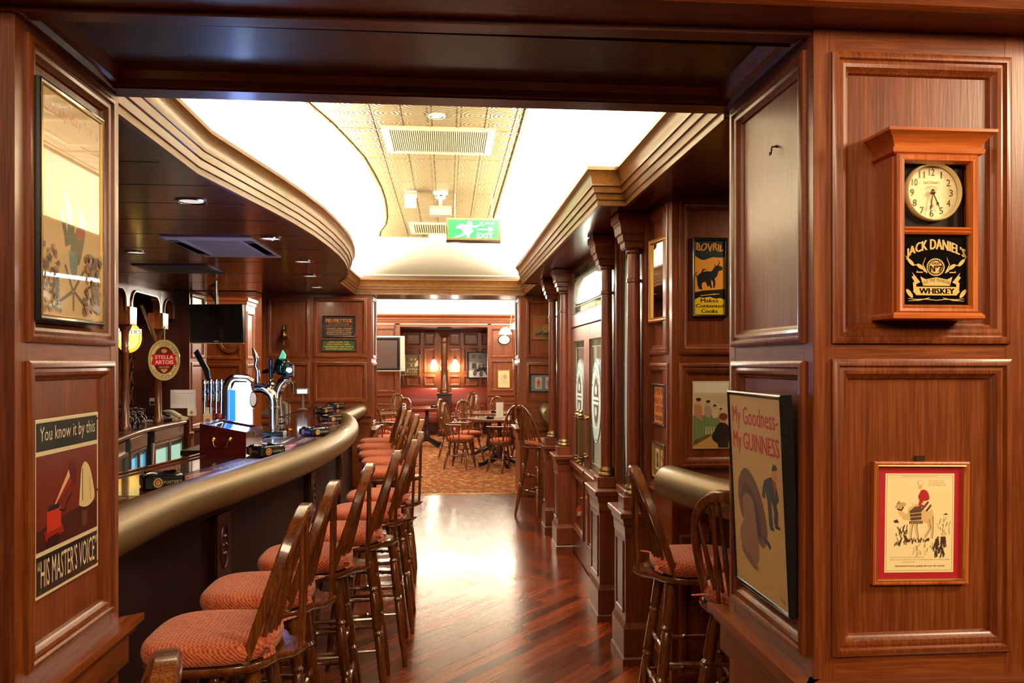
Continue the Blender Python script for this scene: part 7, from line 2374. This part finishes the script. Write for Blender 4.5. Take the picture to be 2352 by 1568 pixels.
t = thing('framed_print', 'black framed pair of small figure prints in a grey mount right of the far archway', 'picture', (a.x + 0.21, PY, a.z - 0.105), 0, 'poster pictures')
W, H = 0.42, 0.215
picture_frame(W, H, 0.018, 0.012, BLKFRAME, t, None)
A = Art(W - 0.02, H - 0.02)
A.rect(0, 0, 1, 1, (120, 126, 136))
for x in (0.13, 0.44, 0.74):
    A.rect(x, 0.14, x + 0.2, 0.86, (238, 226, 206))
    A.ell(x + 0.1, 0.70, 0.025, 0.06, (206, 150, 110), 12)
    A.poly([(x + 0.06, 0.64), (x + 0.14, 0.64), (x + 0.15, 0.40), (x + 0.05, 0.40)], (178, 60, 40))
    A.line([(x + 0.08, 0.40), (x + 0.08, 0.2)], 0.03, (150, 120, 90)).line([(x + 0.12, 0.40), (x + 0.13, 0.2)], 0.03, (150, 120, 90))
A.build('print_sheet', PRINT, t, -0.010)

# passage plaque, far-room pictures, clock, television
t = thing('round_plaque', 'round brown wooden plaque on the block behind the television', 'plaque', at_y(527, 785, 10.99))
MB().lathe([(0.16, 0), (0.16, 0.012), (0.14, 0.022), (0.135, 0.014), (0.001, 0.014)], 36, RT((0, 0, 0), rx=HALF)).build('plaque', CHW, t)
MB().lathe([(0.115, 0.0145), (0.11, 0.018), (0.105, 0.0145)], 36, RT((0, 0, 0), rx=HALF), caps=False).build('ring', OLDBRASS, t)
WALLY = FY + 0.012
t = thing('wall_clock', 'plain oval white wall clock on the far room wall', 'clock', at_y(1158, 780, WALLY))
lo = lambda s, y: [(0.135 * s * math.cos(2 * math.pi * k / 36), y, 0.105 * s * math.sin(2 * math.pi * k / 36)) for k in range(36)]
MB().loft([lo(1.0, 0.0), lo(1.0, -0.03), lo(0.94, -0.04), lo(0.9, -0.03)]).build('case', DZ, t, 40)
A = Art(0.25, 0.195)
A.ell(0.5, 0.5, 0.46, 0.46, (244, 236, 220), 32)
A.line([(0.5, 0.5), (0.36, 0.66)], 0.02, (40, 36, 30)).line([(0.5, 0.5), (0.5, 0.2)], 0.014, (40, 36, 30))
for k in range(12):
    A.ell(0.5 + 0.38 * math.cos(k * math.pi / 6), 0.5 + 0.38 * math.sin(k * math.pi / 6), 0.015, 0.018, (60, 54, 46), 8)
A.build('dial', PRINT, t, -0.0305)
a, b = at_y(1143, 850, WALLY), at_y(1171, 890, WALLY)
t = thing('framed_print', 'cream print in a thin gilt frame below the oval clock', 'picture', ((a.x + b.x) / 2, WALLY, (a.z + b.z) / 2))
W, H = b.x - a.x, a.z - b.z
picture_frame(W, H, 0.015, 0.012, GOLDLINE, t, None)
A = Art(W - 0.01, H - 0.01)
A.rect(0, 0, 1, 1, (236, 216, 168)).ell(0.6, 0.62, 0.16, 0.16, (196, 160, 110)).line([(0.2, 0.3), (0.8, 0.3)], 0.03, (150, 110, 70)).line([(0.25, 0.75), (0.3, 0.45), (0.55, 0.4)], 0.03, (120, 90, 60))
A.build('print_sheet', PRINT, t, -0.008)
# car photograph on the alcove wall
AW = AY - 0.012
a, b = at_y(1073, 808, AW - 0.02), at_y(1124, 868, AW - 0.02)
t = thing('photograph', 'large black and white photograph of an old motor car on the alcove wall', 'picture', ((a.x + b.x) / 2, AW, (a.z + b.z) / 2))
W, H = b.x - a.x, a.z - b.z
picture_frame(W, H, 0.03, 0.018, BLKFRAME, t, None)
A = Art(W - 0.03, H - 0.03)
A.rect(0, 0, 1, 1, (150, 142, 130))
A.poly([(0, 0), (1, 0), (1, 0.18), (0, 0.3)], (206, 200, 188))
A.poly([(0, 0.62), (0, 1), (1, 1), (1, 0.5), (0.55, 0.6)], (112, 106, 98))
for x, z, w, h, c in ((0.2, 0.78, 0.16, 0.14, 70), (0.5, 0.74, 0.16, 0.16, 84), (0.75, 0.8, 0.2, 0.2, 96), (0.2, 0.34, 0.2, 0.24, 60), (0.42, 0.46, 0.1, 0.12, 170)):
    A.rect(x, z, x + w, z + h, (c, c - 4, c - 8))
CK = (28, 26, 24)
A.poly([(0.30, 0.30), (0.50, 0.36), (0.55, 0.52), (0.98, 0.54), (0.98, 0.22), (0.80, 0.20), (0.75, 0.28), (0.62, 0.26), (0.45, 0.22)], CK)
A.poly([(0.58, 0.40), (0.58, 0.50), (0.72, 0.51), (0.72, 0.40)], (150, 142, 130))
A.poly([(0.78, 0.40), (0.78, 0.51), (0.95, 0.52), (0.95, 0.40)], (120, 114, 104))
for x, z in ((0.34, 0.17), (0.64, 0.14), (0.93, 0.2)):
    A.ell(x, z, 0.10, 0.12, CK, 24).ring(x, z, 0.09, 0.105, 0.02, (170, 164, 150), 24).ell(x, z, 0.025, 0.03, (170, 164, 150), 12)
A.build('photo_print', GLAZED, t, -0.012)
a, b = at_y(927, 814, AW - 0.02), at_y(964, 862, AW - 0.02)
t = thing('photograph', 'framed sepia shop photograph with a second strip beside it on the alcove wall', 'picture', ((a.x + b.x) / 2 - 0.05, AW, (a.z + b.z) / 2))
W, H = b.x - a.x + 0.12, a.z - b.z
picture_frame(W, H, 0.03, 0.016, GOLDLINE, t, None)
A = Art(W - 0.03, H - 0.03)
A.rect(0, 0, 1, 1, (104, 84, 50)).rect(0.0, 0.0, 0.28, 1, (84, 78, 44)).rect(0.28, 0, 0.31, 1, (206, 180, 120))
for k in range(3):
    A.rect(0.36, 0.12 + k * 0.29, 0.96, 0.33 + k * 0.29, (160 - 20 * k, 134 - 20 * k, 84 - 14 * k))
    for j in range(6):
        A.ell(0.40 + j * 0.10, 0.2 + k * 0.29, 0.035, 0.06, random.choice([(60, 48, 30), (196, 174, 120), (120, 98, 60)]), 10)
A.poly([(0.74, 0.42), (0.96, 0.46), (0.94, 0.78), (0.82, 0.66)], (214, 204, 170))
A.build('photo_print', GLAZED, t, -0.012)
# big television of the far room
TY = 15.55
a, b = at_y(850, 771, TY), at_y(929, 853, TY)
t = thing('television', 'silver edged boxy television hanging at the left of the far room', 'television', ((a.x + b.x) / 2, TY, (a.z + b.z) / 2))
W, H = b.x - a.x, a.z - b.z
SILV = plain('pale_silver', srgb(206, 204, 196), 0.35, metal=0.2)
MB().box(-W / 2, W / 2, 0.0, 0.14, -H / 2, H / 2, ch=0.01).build('case', SILV, t, 0)
MB().loft(frame_loops(-W / 2 + 0.01, W / 2 - 0.09, -H / 2 + 0.03, H / 2 - 0.03, [(0, 0.002), (0.0, -0.012), (0.03, -0.02), (0.06, -0.004)]), True, False).build('screen_bezel', BLACK, t, 20)
MB().box(-W / 2 + 0.06, W / 2 - 0.14, -0.006, -0.002, -H / 2 + 0.08, H / 2 - 0.08).build('screen', plain('grey_tube', srgb(92, 76, 76), 0.12, coat=0.8), t, 0)
MB().box(W / 2 - 0.075, W / 2 - 0.015, -0.008, 0.0, -H / 2 + 0.06, H / 2 - 0.06).build('speaker_strip', GREYP, t, 0)
MB().box(-0.1, 0.1, 0.14, 0.45, -0.06, 0.06).build('wall_bracket', MATTE, t, 0)
MB().tube([(0.12, 0.3, H / 2 - 0.1), (0.11, 0.3, H / 2 + 0.1), (0.13, 0.36, 2.38 - (a.z + b.z) / 2)], 0.018, 8).build('cable', MATTE, t)
# hanging lamp with lit shades near the clock
t = thing('pendant_lamp', 'two armed hanging lamp with glowing shades near the oval clock', 'lamp', at_y(1172, 762, 13.5))
MB().tube([(0, 0, 0.1), (0.02, 0, 0.3), (-0.01, 0, 0.55), (0, 0, 2.95 - t.location.z)], 0.008, 6).build('chain', OLDBRASS, t)
MB().tube([(-0.10, 0, 0.06), (-0.06, 0, 0.10), (0, 0, 0.10), (0.06, 0, 0.14), (0.10, 0, 0.12)], 0.008, 8).build('arm', OLDBRASS, t)
for x, z in ((-0.09, 0.0), (0.10, 0.09)):
    MB().lathe([(0.03, 0.08), (0.08, 0.04), (0.115, -0.04), (0.11, -0.04), (0.02, 0.07)], 18, RT((x, 0, z)), caps=False).build('shade', SHADE, t)
    MB().lathe([(0.001, 0.05), (0.05, 0.03), (0.055, -0.02), (0.001, -0.06)], 12, RT((x, 0, z))).build('bulb', SHADE, t)
# folded screen leaning at the far right jamb
t = thing('leaning_board', 'narrow dark framed board leaning beside the far right jamb', 'board', (1.0, 9.95, 0), 0, None, ry=math.radians(-3))
MB().box(-0.02, 0.02, -0.3, 0.3, 0.9, 1.62, ch=0.004).build('panel', DZ, t, 0)
MB().box(-0.03, 0.03, -0.32, -0.28, 0.0, 1.64, ch=0.004).build('upright', CHW, t, 0)
MB().box(-0.03, 0.03, 0.28, 0.32, 0.0, 1.64, ch=0.004).build('upright', CHW, t, 0)
# far nook counter rail end beyond the screen
t = thing('nook_counter', 'counter of the far nook beyond the last column, bronze rail end showing', 'counter', (1.5, 8.4, 0))
rp = smooth_path([(1.08, 7.9), (1.10, 8.2), (1.14, 8.6), (1.16, 8.98)], 4)
MB().tube([(x - 1.5, y - 8.4, 1.03) for x, y in rp], 0.08, 18).build('arm_rail', BOL, t, 60)
MB().box(-0.36, 0.5, -0.5, 0.58, 1.02, 1.07).build('counter_top', BARTOP, t, 0)
MB().box(-0.26, -0.2, -0.5, 0.58, 0, 1.02).build('front_panel', DZ, t, 0)
spot('nook_downlight', (1.95, 2.9, 2.36), (1.3, 3.55, 1.4), 34, WARM, 1.7, 0.8)
spot('partition_downlight', (-1.5, 8.1, 2.36), (-1.6, 9.0, 1.4), 22, WARM, 1.8, 0.8)
